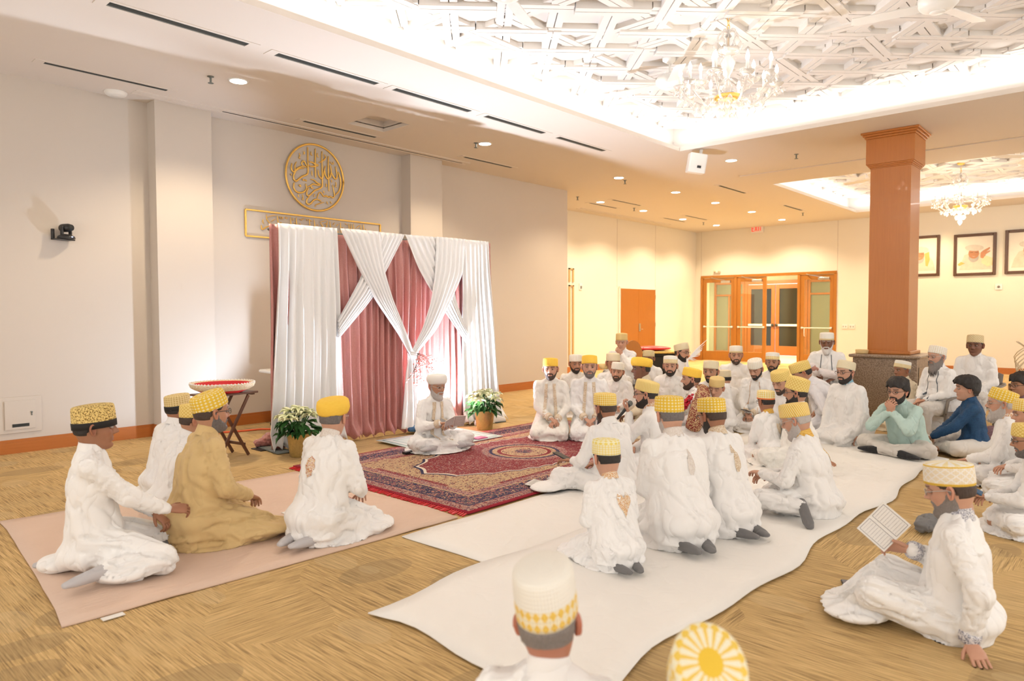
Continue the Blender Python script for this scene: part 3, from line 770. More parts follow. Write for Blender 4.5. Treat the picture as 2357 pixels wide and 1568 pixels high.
    if legs or pose == 'cross':
        for i in (0, 1):
            legp.append(S_([hips[i], (np.array(hips[i])+kn[i])/2, kn[i]], [.12, .112, .088], ref=(.1, .2, .97), n=14))
            k2 = np.array(kn[i]); a2 = np.array(an[i]); legp.append(S_([k2, k2+(a2-k2)*.5, k2+(a2-k2)*.93], [.085, .075, .058], ref=(.1, .2, .97), n=14))
        seat = E_l((0, -.03, .115), (.215*q, .185*q, .115), 24, 14)
        if tk: legp.append(seat); parts.append(E_l((0, .03, .13), (.215*q, .17, .11), 24, 12)); parts.append(E_l((0, -.10, .07), (.22*q, .13, .07), 24, 12))
        else:
            parts += legp+[seat]
            if not legs: parts.append(E_l((0, .22, .085), (.30, .24, .075), 24, 12)); parts.append(E_l((0, .16, .006), (.42, .36, .030), 28, 8))
    elif pose == 'kneel':
        for i, sg in ((0, -1), (1, 1)):
            legp.append(S_([hips[i], (np.array(hips[i])+kn[i])/2, kn[i]], [.125, .115, .092], ref=(.1, .2, .97), n=14))
            legp.append(S_([kn[i], (np.array(kn[i])+an[i])/2, an[i]], [.085, .07, .06], ref=(.1, .2, .97), n=14))
        parts += legp+[E_l((0, -.06, .19), (.215*q, .185*q, .14), 24, 14), E_l((0, .16, .10), (.25, .30, .10), 24, 14), E_l((0, -.10, .075), (.20*q, .15, .075), 24, 12), E_l((0, .14, .006), (.31, .36, .036), 28, 8)]
    else:
        for i in (0, 1):
            legp.append(S_([hips[i], kn[i]], [.115, .09], ref=(.1, .2, .97), n=14)); legp.append(S_([kn[i], np.array(kn[i])*.1+np.array(an[i])*.9], [.085, .072], ref=(0, 1, 0), n=14))
        legp.append(E_l((0, -.02, pz-.04), (.20*q, .16*q, .11), 24, 12))
        if not tk: parts += legp
        parts += [E_l((0, -.02, pz-.03), (.21*q, .17*q, .12), 24, 12), S_([(-.12, .25, .50), (.12, .25, .50)], [.10, .10], n=14),
                  S_([(-.14, .45, .42), (.14, .45, .42)], [(.06, .16), (.06, .16)], ref=(0, 0, 1), n=14)]
    for tl in tail: parts.append(E_l(*tl, 20, 8))
    V, Nn, F = blob(parts, vx)
    segs = [(SL, EL, .07, 's'), (EL, WL, .055, 's'), (SR, ER, .07, 's'), (ER, WR, .055, 's'), (P-u*.08, chest, .18, 't'), (chest, N, .17, 't')]
    for i in (0, 1): segs += [(hips[i], kn[i], .12, 'k'), (kn[i], an[i], .08, 'k')]
    V = folds(V, Nn, segs, rs, 1.55); V[:, 2] = np.maximum(V[:, 2], .002)
    kname = 'robe'
    kurta = link_mesh(kname, V, F, cm, body)
    if tk:
        V2, N2, F2 = blob(legp, vx); V2 = folds(V2, N2, segs[6:], rs, .8); V2[:, 2] = np.maximum(V2[:, 2], .002)
        link_mesh('trousers', V2, F2, M[trousers], body)
    tree = None
    def patch(fn, nu, nv, mat, nm, off=.004, lbl=None):
        """drape a strip on the robe: fn(u,v) -> (origin, direction)"""
        nonlocal tree
        if tree is None: tree = BVHTree.FromPolygons(V.tolist(), F)
        PV = []; ok = []
        for a in range(nu):
            for b_ in range(nv):
                o_, d_ = fn(a/(nu-1), b_/(nv-1)); h = tree.ray_cast(Vector(o_), Vector(d_).normalized())
                if h[0] is None: PV.append((0, 0, 0)); ok.append(False)
                else: PV.append(tuple(h[0]-Vector(d_).normalized()*off)); ok.append(True)
        Fp = [(a*nv+b_, a*nv+b_+1, (a+1)*nv+b_+1, (a+1)*nv+b_) for a in range(nu-1) for b_ in range(nv-1)]
        Fp = [f for f in Fp if all(ok[i] for i in f)]
        if not Fp: return None
        used = sorted({i for f in Fp for i in f}); mp = {i: j for j, i in enumerate(used)}
        o_ = link_mesh(nm, [PV[i] for i in used], [tuple(mp[i] for i in f) for f in Fp], mat, body, True)
        if lbl: o_['label'] = lbl
        return o_
    # ---- collar
    cmat = cm if collar in ('cloth', None) else M[collar]
    n_ = 28; CV = []; cb = N+u2*.004; ch = .050
    side_ = np.array([1.0, 0, 0])
    for lay, (zo, rr) in enumerate(((-.02, .080), (.008, .073), (ch*.8, .067), (ch, .066), (ch, .061), (-.01, .060))):
        for j in range(n_):
            t = 2*PI*(j+.5)/n_; yy = math.sin(t)
            CV.append(cb+side_*math.cos(t)*rr+f2*yy*rr*.98+u2*(zo-.010*max(0, yy)+.006*max(0, -yy))+f2*(-.006))
    CF = [(i*n_+j, i*n_+(j+1) % n_, (i+1)*n_+(j+1) % n_, (i+1)*n_+j) for i in range(5) for j in range(n_)]
    link_mesh('collar', CV, CF, cmat, body, True, True)
    # ---- cuffs
    if cuffs:
        for W_, E_ in ((WL, EL), (WR, ER)):
            d_ = (W_-E_)/np.linalg.norm(W_-E_)
            V3, F3 = sweep([W_-d_*.045, W_-d_*.03, W_+d_*.006, W_+d_*.012], [.0475, .051, .051, .046], ref=(.2, .3, .9), n=20, caps=False)
            link_mesh('cuff', V3, F3, M[cuffs], body, True, True)
    # ---- placket / lapels in front
    if placket:
        kind, pm = placket
        xs = {'centre': ((0, .018),), 'lapels': ((-.055, .020), (.055, .020)), 'thin': ((-.075, .004), (.075, .004))}[kind]
        for x0, hwid in xs:
            def fn(a, b_, x0=x0, hwid=hwid):
                k = 1-a; base = N*(1-a)+(P+u*.02)*a; xx = x0*(0.9+.5*a)+(b_-.5)*2*hwid
                return base+np.array([xx, .5, 0.0])-u2*.045*k, (0, -1, 0)
            patch(fn, 16, 3, M[pm], 'placket' if kind == 'centre' else 'trim', .005)
    # buttons down the chest
    if coat is not None:
        for x0 in (-.085, .085):
            def fn(a, b_, x0=x0):
                base = N*(1-a)+(P-u*.02)*a; return base+np.array([x0*(.75+.45*a)+(b_-.5)*.010, .5, 0])-u2*.045*(1-a), (0, -1, 0)
            patch(fn, 16, 2, M[coat], 'trim', .004)
    # ---- back motif
    if motif:
        kind, mm, mx0, mz, ms = motif
        cc0 = chest+u2*mz; nb = 22
        sgn = -1.0
        o0 = cc0+np.array([mx0, -.5, .0]); outline = []
        for k in range(nb):
            t = 2*PI*k/nb
            if kind == 'heart': xx = .8*math.sin(t)**3; zz = (13*math.cos(t)-5*math.cos(2*t)-2*math.cos(3*t)-math.cos(4*t))/14*1.15
            elif kind == 'leaf': xx = .42*math.sin(t)*(1-.45*math.cos(t)); zz = 1.5*math.cos(t)
            else: xx = .62*math.sin(t)*(1+.08*math.cos(8*t)); zz = 1.0*math.cos(t)*(1+.08*math.cos(8*t))
            outline.append((xx*ms, zz*ms))
        tree = tree or BVHTree.FromPolygons(V.tolist(), F)
        PV = []; rings = 5
        for r_i in range(rings+1):
            for xx, zz in outline:
                k = r_i/rings; h = tree.ray_cast(Vector(o0+np.array([xx*k, 0, zz*k])), Vector((0, 1, 0)))
                PV.append(tuple(h[0]-Vector((0, .004, 0))) if h[0] is not None else tuple(cc0))
        PF = [(i*nb+j, i*nb+(j+1) % nb, (i+1)*nb+(j+1) % nb, (i+1)*nb+j) for i in range(rings) for j in range(nb)]
        mo = link_mesh('back_motif', PV, PF, M[mm], body, True)
        mo['label'] = 'embroidered motif on the back'
    # ---- hair and beard shells on the head
    def shell(w, th, mat, nm, drop=0.0, push=0.0, rough=0.0, lbl=None):
        w = np.clip(w, 0, 1); nz_ = sinnoise(np.random.RandomState(seed % 999), _hx*190, _hy*190, _hz*110)
        Vd = HV+HN*(w*th*(1+rough*nz_)-.0028*(1-sstep(w, 0, .25)))[:, None]; Vd[:, 2] -= drop*w*sstep(-_hz, .05, .11)*(_hy > -.03)*(1+.3*nz_*(drop > 0.02)); Vd[:, 1] += push*w*sstep(-_hz, .05, .11); Vd[:, 0] *= 1-min(.45, drop*3.5)*sstep(-_hz, .08, .12)*(_hy > -.03)
        keep = w > .02; idx = [f for f in HF if any(keep[i] for i in f)]
        if not idx: return
        used = sorted({i for f in idx for i in f}); mp = {i: j for j, i in enumerate(used)}
        o_ = link_mesh(nm, HT(Vd[used]), [tuple(mp[i] for i in f) for f in idx], M[mat], body, True)
        return o_
    if open_hair:
        zh = np.interp(_hy, [-.11, -.04, -.02, .02, .045, .07, .1], [-.075, -.06, .005, .012, .036, .052, .060])
        w = sstep(_hz, zh-.003, zh+.01); n2 = sinnoise(rs, _hx*38, _hy*38, _hz*18)
        th = .019*(1+.30*n2)*(1+.6*sstep(_hz, .03, .1))+.0015*np.sin(_hx*420+_hy*260+3*n2); Vd = HV+HN*(w*th)[:, None]
        fr = w*(_hy > .05)*sstep(_hz, .04, .08); Vd[:, 2] -= fr*.012*(1+1.3*np.sin(_hx*120+rs.rand()*6))*(1-sstep(_hz, .07, .10)); Vd[:, 1] += fr*.006
        keep = w > .03; idx = [f for f in HF if all(keep[i] for i in f)]
        used = sorted({i for f in idx for i in f}); mp = {i: j for j, i in enumerate(used)}
        link_mesh('hair', HT(Vd[used]), [tuple(mp[i] for i in f) for f in idx], M[open_hair], body, True)
    elif hair:
        zh = np.interp(_hy, [-.11, -.04, -.025, .02, .045, .07, .1], [-.040, -.036, .012, .018, .045, .07, .075])
        shell(sstep(_hz, zh-.002, zh+.008)*(1-sstep(_hz, .026+_hy*.22, .038+_hy*.22) if cap else (_hz < .09)), .0055, hair, 'hair', rough=.3)
    if beard:
        zb = np.interp(_hy, [-.03, 0, .02, .045, .07, .1], [.02, .012, -.030, -.052, -.066, -.070])
        w = sstep(zb-_hz+.0015*np.sin(_hy*300), -.006, .014)*sstep(_hy, -.026, -.012)
        if moust: w = np.maximum(w, gs(_hz+.0445+.25*np.clip(_hax-.012, 0, .03), .0040)*(_hax < .032)*(_hy > .05)*1.5); w = np.maximum(w, gs(_hax-.030, .0045)*((_hz < -.048) & (_hz > -.072))*(_hy > .05)*1.2)
        w = w*(1-1.0*np.exp(-((_hz+.0590)/.0088)**4-(_hx/.026)**4)*(_hy > .05))
        if not moust: w = w*(1-sstep(_hz, -.056, -.050)*(_hax < .04))
        shell(w, .0045+.018*min(1, blen*6), beard, 'beard', drop=blen, push=.2*blen, rough=.25)
    # ---- glasses
    if glasses:
        g = MB()
        for sx in (-1, 1):
            pts = [(sx*.033+.0225*math.cos(t)*(1 if abs(math.cos(t)) < .8 else 1.02), .1005-.25*abs(sx*.033+.0225*math.cos(t))**2*8, .008+.0165*math.sin(t)) for t in np.linspace(0, 2*PI, 17)]
            g.sweep(pts, [.0016]*17, ref=(0, 1, 0), n=6, caps=False)
            g.sweep([(sx*.0555, .094, .012), (sx*.077, .05, .014), (sx*.083, .0, .012), (sx*.081, -.03, -.002)], [.0018]*4, ref=(0, 0, 1), n=6)
        g.sweep([(-.011, .105, .012), (0, .108, .014), (.011, .105, .012)], [.0016]*3, ref=(0, 0, 1), n=6)
        link_mesh('glasses', HT(np.concatenate(g.V)), g.F, M[glasses], body, True)
    # ---- cap or turban
    if cap or turban:
        A = R_(11+capt*.7); ct, st = math.cos(A), math.sin(A)
        kb = capscale
        def cap_lathe(prof, mat, nm, n=48, z0=.031, lump=None):
            V4 = []; uvs = []; tot = 0; 
            for i, (r, z, vv) in enumerate(prof):
                for j in range(n+1):
                    t = 2*PI*j/n; a_ = r*.0845*kb; b_ = r*.1055*kb; k = 1.0
                    if lump is not None: k = 1+lump(t, vv)
                    x_ = a_*math.cos(t)*k; y_ = b_*math.sin(t)*k-.004; z_ = z
                    V4.append((x_, y_*ct-z_*st, z0+y_*st+z_*ct)); uvs.append((j/n, vv))
            m_ = n+1; F4 = [(i*m_+j, i*m_+j+1, (i+1)*m_+j+1, (i+1)*m_+j) for i in range(len(prof)-1) for j in range(n)]
            return link_mesh(nm, HT(np.array(V4)), F4, mat, body, True, uv=uvs)
        if turban:
            prof = [(.93, .0, -.02), (1.0, -.004, 0), (1.10, .012, .1), (1.19, .036, .25), (1.19, .062, .4), (1.10, .084, .55), (.95, .096, .65), (.62, .103, .8), (.3, .106, .9), (.002, .107, 1.0)]
            lump = lambda t, v: .020*math.sin(9*v*6+1.6*math.sin(t+.8)+t)*(v < .66)
            cap_lathe(prof, M[turban] if turban in M else cap_mat(turban), 'turban', lump=lump)
        else:
            hh = .091 if not isinstance(cap, tuple) else max(.090, cap[1]+.008); st_ = cap if not isinstance(cap, tuple) else cap[0]
            prof = [(.97, .0, -.02), (1.0, .0, 0), (1.012, .012, .07), (1.005, hh*.5, .3), (.985, hh*.85, .52), (.955, hh*.96, .60), (.90, hh, .66), (.7, hh*1.04, .76), (.45, hh*1.07, .86), (.2, hh*1.085, .94), (.002, hh*1.09, 1.0)]
            cap_lathe(prof, cap_mat(st_), 'cap')
        if brim:
            prof = [(.99, -.022, -.2), (1.03, -.022, 0), (1.035, .012, .3), (1.0, .016, .5)]
            b2 = cap_lathe(prof, M['black_cloth'], 'cap_band', z0=.026); b2['label'] = 'black band under the cap'
    # ---- feet
    if feet and socks:
        for i in (0, 1):
            a = np.array(an[i]); sg = -1 if i == 0 else 1
            if legs and 'f' in legs: tdir = np.array(legs['f'][i], float)
            elif pose == 'kneel': tdir = np.array([-.25*sg, -1, -.02])
            elif pose == 'cross': tdir = np.array([-.75*sg*-1*-1, .25, -.05]) if False else np.array([(1 if a[0] > 0 else -1)*.9, .10, -.05])
            else: tdir = np.array([.12*sg, 1, -.02])
            tdir /= np.linalg.norm(tdir); flat = pose == 'chair' or (legs and legs.get('flat'))
            if flat: pts = [a+[0, 0, .03], a-tdir*.03+[0, 0, -.03], a+tdir*.06+[0, 0, -.035], a+tdir*.14+[0, 0, -.045], a+tdir*.19+[0, 0, -.052]]; rr = [(.036, .036), (.035, .042), (.038, .038), (.043, .028), (.034, .018)]
            else: pts = [a-tdir*.05, a+tdir*.02, a+tdir*.09, a+tdir*.16, a+tdir*.215]; rr = [(.036, .036), (.038, .044), (.040, .036), (.043, .028), (.030, .016)]
            pts = [np.array([p_[0], p_[1], max(p_[2], r__[1]*.9+.004)]) for p_, r__ in zip(pts, rr)]
            V5, F5 = sweep(pts, rr, ref=(0, 0, 1), n=16); V5[:, 2] = np.maximum(V5[:, 2], .003)
            link_mesh('sock', V5, F5, M[socks], body, True, True)
    POSE[label] = dict(body=body, WL=WL, WR=WR, s=s, rot=rot, N=N, Hc=Hc, Rh=Rh, EL=EL, ER=ER)
    return body
def wpt(body, p):
    """local point of a person -> world"""
    s = body.scale[0]; return np.array(body.location)+rz(body.rotation_euler[2])@(np.asarray(p, float)*s)
# ------------------------------------------------------------------ room shell
XB = 20.5   # back (door) wall
YW = 9.04   # stage wall
YR = 10.72  # recessed wall beyond it
def rect_hole(x0, x1, y0, y1, holes, z0, z1, name, mat):
    """slab with rectangular openings, as one mesh"""
    xs = sorted({x0, x1, *[h[0] for h in holes], *[h[1] for h in holes]}); ys = sorted({y0, y1, *[h[2] for h in holes], *[h[3] for h in holes]})
    mb = MB()
    for i in range(len(xs)-1):
        for j in range(len(ys)-1):
            cx, cy = (xs[i]+xs[i+1])/2, (ys[j]+ys[j+1])/2
            if any(h[0] < cx < h[1] and h[2] < cy < h[3] for h in holes): continue
            mb.box((xs[i], ys[j], z0), (xs[i+1], ys[j+1], z1))
    return tag(mb.build(name, mat), kind='structure')
# carpet
m, nt, b, out = new_mat('striated_carpet'); v = texco(nt)
cell = voro(nt, mapping(nt, v, (1.6, 1.6, 0)), 1.0, out='Color'); cs_ = sepxyz(nt, cell)
big = noise(nt, mapping(nt, v, (.55, .55, 0)), 2.0, 1)
sel = mth(nt, 'GREATER_THAN', noise(nt, mapping(nt, v, (.5, .5, 0)), 1.4, 0), 0.57)
la = noise(nt, mapping(nt, v, (130, 3.5, 0), loc=(0, 3, 0)), 1.0, 3, 0.7)
lb = noise(nt, mapping(nt, v, (3.5, 130, 0), loc=(9, 3, 0)), 1.0, 3, 0.7)
ln = mixc(nt, sel, la, lb); lnv = sepxyz(nt, ln)[0]
e1 = mth(nt, 'LESS_THAN', voro(nt, mapping(nt, v, (1.3, 2.3, 0), loc=(3.3, 1.7, 0)), 1.0), 0.33)
e2 = mth(nt, 'LESS_THAN', voro(nt, mapping(nt, v, (2.6, 1.5, 0), loc=(7.3, 4.7, 0)), 1.0), 0.27)
e3 = mth(nt, 'LESS_THAN', voro(nt, mapping(nt, v, (1.1, 1.9, 0), loc=(1.3, 8.7, 0)), 1.0), 0.30)
base = ramp(nt, mth(nt, 'MULTIPLY_ADD', lnv, 0.85, mth(nt, 'MULTIPLY', big, 0.12)), [(0.30, (0.19, 0.115, 0.042)), (0.50, (0.60, 0.40, 0.165)), (0.68, (0.80, 0.58, 0.28))])
c = mixc(nt, mth(nt, 'MULTIPLY', e3, 0.42), base, (0.30, 0.21, 0.10))
c = mixc(nt, mth(nt, 'MULTIPLY', e1, 0.30), c, (0.62, 0.44, 0.205))
c = mixc(nt, mth(nt, 'MULTIPLY', e2, 0.28), c, (0.66, 0.50, 0.27))
nt.links.new(c, b.inputs['Base Color']); b.inputs['Roughness'].default_value = 0.9
bump(nt, b, lnv, 0.35, 0.004); M['carpet'] = m
struct('floor', (-3.5, -3.5, -0.1), (XB+0.12, YR+0.1, 0.0), M['carpet'])
# soffit with two tray openings, a shallow square recess and slots
rect_hole(-3.5, XB+.1, -3.5, YR+.1, [(x0, x1, y0, y1) for x0, x1, y0, y1 in TRAYS]+[(5.55, 6.15, 7.45, 8.02)], ZC, ZC+0.06, 'ceiling', M['ceiling'])
tag(MB().box((5.5, 7.4, ZC+.14), (6.2, 8.07, ZC+.16)).box((5.53, 7.43, ZC+.05), (5.55, 8.04, ZC+.15)).box((6.15, 7.43, ZC+.05), (6.17, 8.04, ZC+.15)).box((5.53, 8.02, ZC+.05), (6.17, 8.04, ZC+.15)).box((5.53, 7.43, ZC+.05), (6.17, 7.45, ZC+.15)).build('trim_1', M['ceiling']), kind='structure')
def girih(x0, x1, y0, y1, z, name, seed):
    """white star-and-strapwork relief under the tray"""
    L = 1.5; mb = MB(); rr = random.Random(seed); w = .075
    mb.box((x0, y0, z), (x1, y1, z+.05))
    def strap(px, py, dx, dy, h):
        """two parallel planks along a clipped line, cut into lengths that pass over and under"""
        ts = []
        t0, t1 = -1e9, 1e9
        for p, d, lo, hi in ((px, dx, x0+.02, x1-.02), (py, dy, y0+.02, y1-.02)):
            if abs(d) < 1e-6:
                if not lo < p < hi: return
            else:
                a, b = (lo-p)/d, (hi-p)/d; t0 = max(t0, min(a, b)); t1 = min(t1, max(a, b))
        t = t0; k = 0
        while t < t1-.15:
            e = min(t1, t+L*.5); hh = h+(.022 if k % 2 else 0)+rr.uniform(0, .002)
            for sg in (-1, 1):
                ox, oy = -dy*sg*(w*.5+.006), dx*sg*(w*.5+.006)
                mb.bar((px+dx*t+ox, py+dy*t+oy, z-hh/2+.01), (px+dx*(e-.012)+ox, py+dy*(e-.012)+oy, z-hh/2+.01), w, hh+.02, ref=(0, 0, 1))
            t = e; k += 1
    q = .70710678
    cx0, cy0 = x1-.75, y1-.75
    for i in range(-1, int((x1-x0)/L)+2):
        for o_ in (-.27, .27): strap(cx0-i*L+o_, y0, 0, 1, .030)
    for i in range(-1, int((y1-y0)/L)+2):
        for o_ in (-.27, .27): strap(x0, cy0-i*L+o_, 1, 0, .037)
    n = int(((x1-x0)+(y1-y0))/L)+2
    for i in range(-n, n):
        for o_ in (-.27*1.414, .27*1.414):
            strap(cx0-i*L+o_, cy0, q, q, .044); strap(cx0-i*L+o_, cy0, q, -q, .051)
    return tag(mb.build(name, M['white_plaster']), kind='structure')
for ti, (x0, x1, y0, y1) in enumerate(TRAYS):
    g = .26; nm = 2+ti*2
    mb = MB()
    mb.box((x1+g, y0-g, ZC+.06), (x1+g+.03, y1+g, ZP)).box((x0-g-.03, y0-g, ZC+.06), (x0-g, y1+g, ZP)).box((x0-g, y1+g, ZC+.06), (x1+g, y1+g+.03, ZP)).box((x0-g, y0-g-.03, ZC+.06), (x1+g, y0-g, ZP))
    tag(mb.build('trim_%d' % nm, M['white_plaster']), kind='structure')
    girih(x0-g, x1+g, y0-g, y1+g, ZP, 'trim_%d' % (nm+1), ti)
struct('trim_6', (12.62, -3.0, ZC-.012), (13.35, 5.72, ZC), M['ceiling'])
# walls
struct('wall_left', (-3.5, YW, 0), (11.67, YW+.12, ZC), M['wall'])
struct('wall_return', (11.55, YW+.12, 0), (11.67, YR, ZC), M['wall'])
struct('wall_recess', (11.67, YR, 0), (XB+.12, YR+.12, ZC), M['wall_back'])
mb = MB(); D0, D1, DH = 6.44, 10.53, 2.66
mb.box((XB, -3.5, 0), (XB+.12, D0, ZC)).box((XB, D1, 0), (XB+.12, YR, ZC)).box((XB, D0, DH), (XB+.12, D1, ZC))
tag(mb.build('wall_back', M['wall_back']), kind='structure')
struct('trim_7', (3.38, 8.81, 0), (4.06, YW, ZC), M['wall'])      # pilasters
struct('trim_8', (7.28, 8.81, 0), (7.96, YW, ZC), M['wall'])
def baseboard(name, pts, mat, h=.15, th=.018):
    mb = MB()
    for (xa, ya), (xb, yb) in zip(pts[:-1], pts[1:]):
        dx, dy = xb-xa, yb-ya; L = math.hypot(dx, dy); nx_, ny_ = dy/L*th, -dx/L*th
        for z0, z1, k in ((0, h-.03, 1.0), (h-.03, h, .55)):
            V = [(xa, ya, z0), (xb, yb, z0), (xb+nx_*k, yb+ny_*k, z0), (xa+nx_*k, ya+ny_*k, z0)]; V = V+[(x, y, z1) for x, y, _ in V]
            mb.add(V, [(0, 1, 2, 3), (7, 6, 5, 4), (0, 4, 5, 1), (1, 5, 6, 2), (2, 6, 7, 3), (3, 7, 4, 0)])
    return tag(mb.build(name, mat), kind='structure')
baseboard('baseboard_left', [(-3.5, YW), (3.38, YW), (3.38, 8.81), (4.06, 8.81), (4.06, YW), (7.28, YW), (7.28, 8.81), (7.96, 8.81), (7.96, YW), (11.67, YW)], M['basewood'])
baseboard('baseboard_recess', [(11.67, YR), (16.0, YR)], M['basewood'])
baseboard('baseboard_recess_far', [(18.1, YR), (XB, YR)], M['basewood'])
baseboard('baseboard_back', [(XB, YR), (XB, D1)], M['basewood'])
baseboard('baseboard_back_right', [(XB, D0), (XB, -3.5)], M['basewood'])
# wall joints seen as fine lines
for i, (y, z0) in enumerate(((10.53, DH), (6.43, DH))): struct('trim_%d' % (9+i), (XB-.004, y-.006, z0), (XB, y+.006, ZC), M['wall'])
struct('trim_11', (16.03, YR-.004, 2.2), (16.045, YR, ZC), M['wall']); struct('trim_12', (18.02, YR-.004, 2.2), (18.035, YR, ZC), M['wall'])
# small recessed niches at the wall end
for i, (z0, z1) in enumerate(((2.28, 2.62), (0.2, 2.2))):
    f = tag(MB().box((13.88, YR-.03, z0), (13.93, YR, z1)).box((14.03, YR-.03, z0), (14.08, YR, z1)).box((13.88, YR-.03, z1-.03), (14.08, YR, z1)).build('trim_%d' % (13+i), M['niche']), kind='structure')

# slots in the soffit
def slot(x0, x1, y, w=.055, label='', grp='linear air slots by the tray'):
    o = MB().box((x0-.09, y-w-.035, ZC-.006), (x1+.09, y-w, ZC)).box((x0-.09, y+w, ZC-.006), (x1+.09, y+w+.035, ZC)).box((x0-.09, y-w, ZC-.006), (x0, y+w, ZC)).box((x1, y-w, ZC-.006), (x1+.09, y+w, ZC)).build('air_slot', M['ceiling'])
    tag(o, label, 'vent', grp)
    MB().box((x0, y-w*.55, ZC-.004), (x1, y+w*.55, ZC+.0)).build('slot_opening', M['dark'], o)
    MB().box((x0, y-w, ZC-.003), (x1, y-w*.7, ZC)).box((x0, y+w*.7, ZC-.003), (x1, y+w, ZC)).build('louvre', M['slotmetal'], o)
A = 'long dark air slot in the soffit by the tray, '
for x0, x1, y, t in ((2.1, 3.3, 6.38, 'nearest the left edge'), (3.61, 4.82, 6.4, 'second from the left'), (5.06, 6.26, 6.4, 'third from the left'), (6.54, 7.72, 6.4, 'fourth from the left'), (8.03, 9.2, 6.4, 'fifth, above the yellow caps')): slot(x0, x1, y, .05, A+t)
B = 'thin air slot near the left wall, '
for x0, x1, y, t in ((2.14, 3.34, 8.34, 'above the wall camera'), (5.08, 6.25, 8.34, 'above the gold round calligraphy'), (8.0, 9.15, 8.32, 'right of the square ceiling recess')): slot(x0, x1, y, .035, B+t, 'air slots near the left wall')
D = 'short air slot in the far soffit, '
for x0, x1, y, t in ((13.29, 14.4, 9.65, 'first by the recessed wall'), (13.26, 14.44, 9.0, 'just inside the first recessed wall slot'), (16.73, 17.87, 9.7, 'above the orange door'), (16.72, 17.91, 9.05, 'between two far downlights'), (13.26, 14.49, 6.44, 'closest to the far tray corner'), (16.74, 17.89, 6.48, 'above the exit sign')): slot(x0, x1, y, .035, D+t, 'air slots in the far soffit')
o = MB().box((3.1, 8.58, ZC-.01), (8.4, 8.61, ZC)).box((3.1, 8.72, ZC-.01), (8.4, 8.75, ZC)).box((3.1, 8.61, ZC-.004), (8.4, 8.72, ZC)).build('curtain_track', M['ceiling']); tag(o, 'very long recessed track in the ceiling along the left wall', 'track')
MB().box((4.15, 8.675, ZC-.007), (8.3, 8.695, ZC-.003)).build('track_slot', M['dark'], o)
o = MB().box((13.8, 10.25, ZC-.012), (18.1, 10.29, ZC)).box((13.8, 10.38, ZC-.012), (18.1, 10.42, ZC)).build('curtain_track', M['ceiling']); tag(o, 'shadowed ceiling track above the orange wooden door', 'track')
# downlights
DL = [(3.74, 7.44, 'left of the tray near the wall, nearest the camera'), (7.6, 7.45, 'near the wall beside the square ceiling recess'), (11.21, 7.46, 'in the soffit beyond the fifth air slot'), (13.37, 7.47, 'above the middle of the far soffit'),
      (11.23, 5.24, 'right of the small white ceiling speaker'), (15.27, 7.5, 'third from the glass doors along the middle row'), (13.36, 9.39, 'beside the first short slot by the recessed wall'), (15.22, 9.4, 'second along the recessed wall row'), (17.33, 9.46, 'above the orange door'),
      (17.27, 7.5, 'left above the red exit sign'), (19.29, 7.52, 'right above the red exit sign'), (19.2, 9.4, 'in the far left ceiling corner')]
for x, y, t in DL:
    V, F = lathe([(.088, ZC-.008), (.105, ZC-.008), (.108, ZC), (.088, ZC), (.088, ZC-.008)], 28, (x, y, 0), False); o = link_mesh('downlight', V, F, M['white_plastic'], None, True, True)
    tag(o, 'round lit recessed downlight '+t, 'ceiling light', 'recessed downlights')
    V, F = lathe([(.09, ZC-.005), (.09, ZC-.001)], 28, (x, y, 0)); link_mesh('lamp', V, F, M['lamp_disc'], o, False, True)
    far = x > 12.5
    light('downlight_lamp', 'SPOT', (x, y, ZC-.03), (95 if far else 80), (1.0, 0.82, 0.57) if far else (1.0, 0.80, 0.55), (x, y, 0), 0.07, None, math.radians(135), 0.55)
for x, y in ((19.2, 4.2), (19.2, 1.2)):   # warm wall wash by the portraits
    light('wallwash_lamp', 'SPOT', (x, y, ZC-.03), 85, (1.0, 0.76, 0.45), (x+.5, y, 0), 0.07, None, math.radians(130), 0.6)
SP = [(3.47, 7.52, 'beside the nearest downlight'), (7.48, 7.52, 'beside the downlight over the backdrop'), (11.51, 7.52, 'past the fifth air slot'), (12.42, 9.34, 'near the end of the left wall'), (14.69, 9.33, 'by the recessed wall slots'), (11.52, 4.27, 'between tray and wooden pillar'), (18.36, 6.62, 'right of the exit sign'), (18.35, 9.37, 'in the far left corner')]
for x, y, t in SP:
    o = MB().add(*lathe([(.035, ZC-.004), (.035, ZC)], 14, (x, y, 0))).add(*lathe([(.008, ZC-.07), (.012, ZC-.05), (.012, ZC)], 8, (x, y, 0))).add(*lathe([(.002, ZC-.075), (.03, ZC-.073), (.03, ZC-.069), (.002, ZC-.067)], 12, (x, y, 0))).build('sprinkler', M['slotmetal'])
    tag(o, 'small metal sprinkler head in the ceiling '+t, 'sprinkler', 'ceiling sprinklers')
V, F = lathe([(.09, ZC-.045), (.11, ZC-.03), (.12, ZC-.006), (.12, ZC)], 26, (2.97, 8.84, 0)); o = link_mesh('smoke_detector', V, F, M['white_plastic'], None, True, True); tag(o, 'round white smoke detector on the ceiling above the left wall', 'smoke detector')
V, F = lathe([(.05, ZC-.05), (.052, ZC-.046)], 20, (2.97, 8.84, 0)); link_mesh('sensor', V, F, M['white_plastic'], o, True, True)

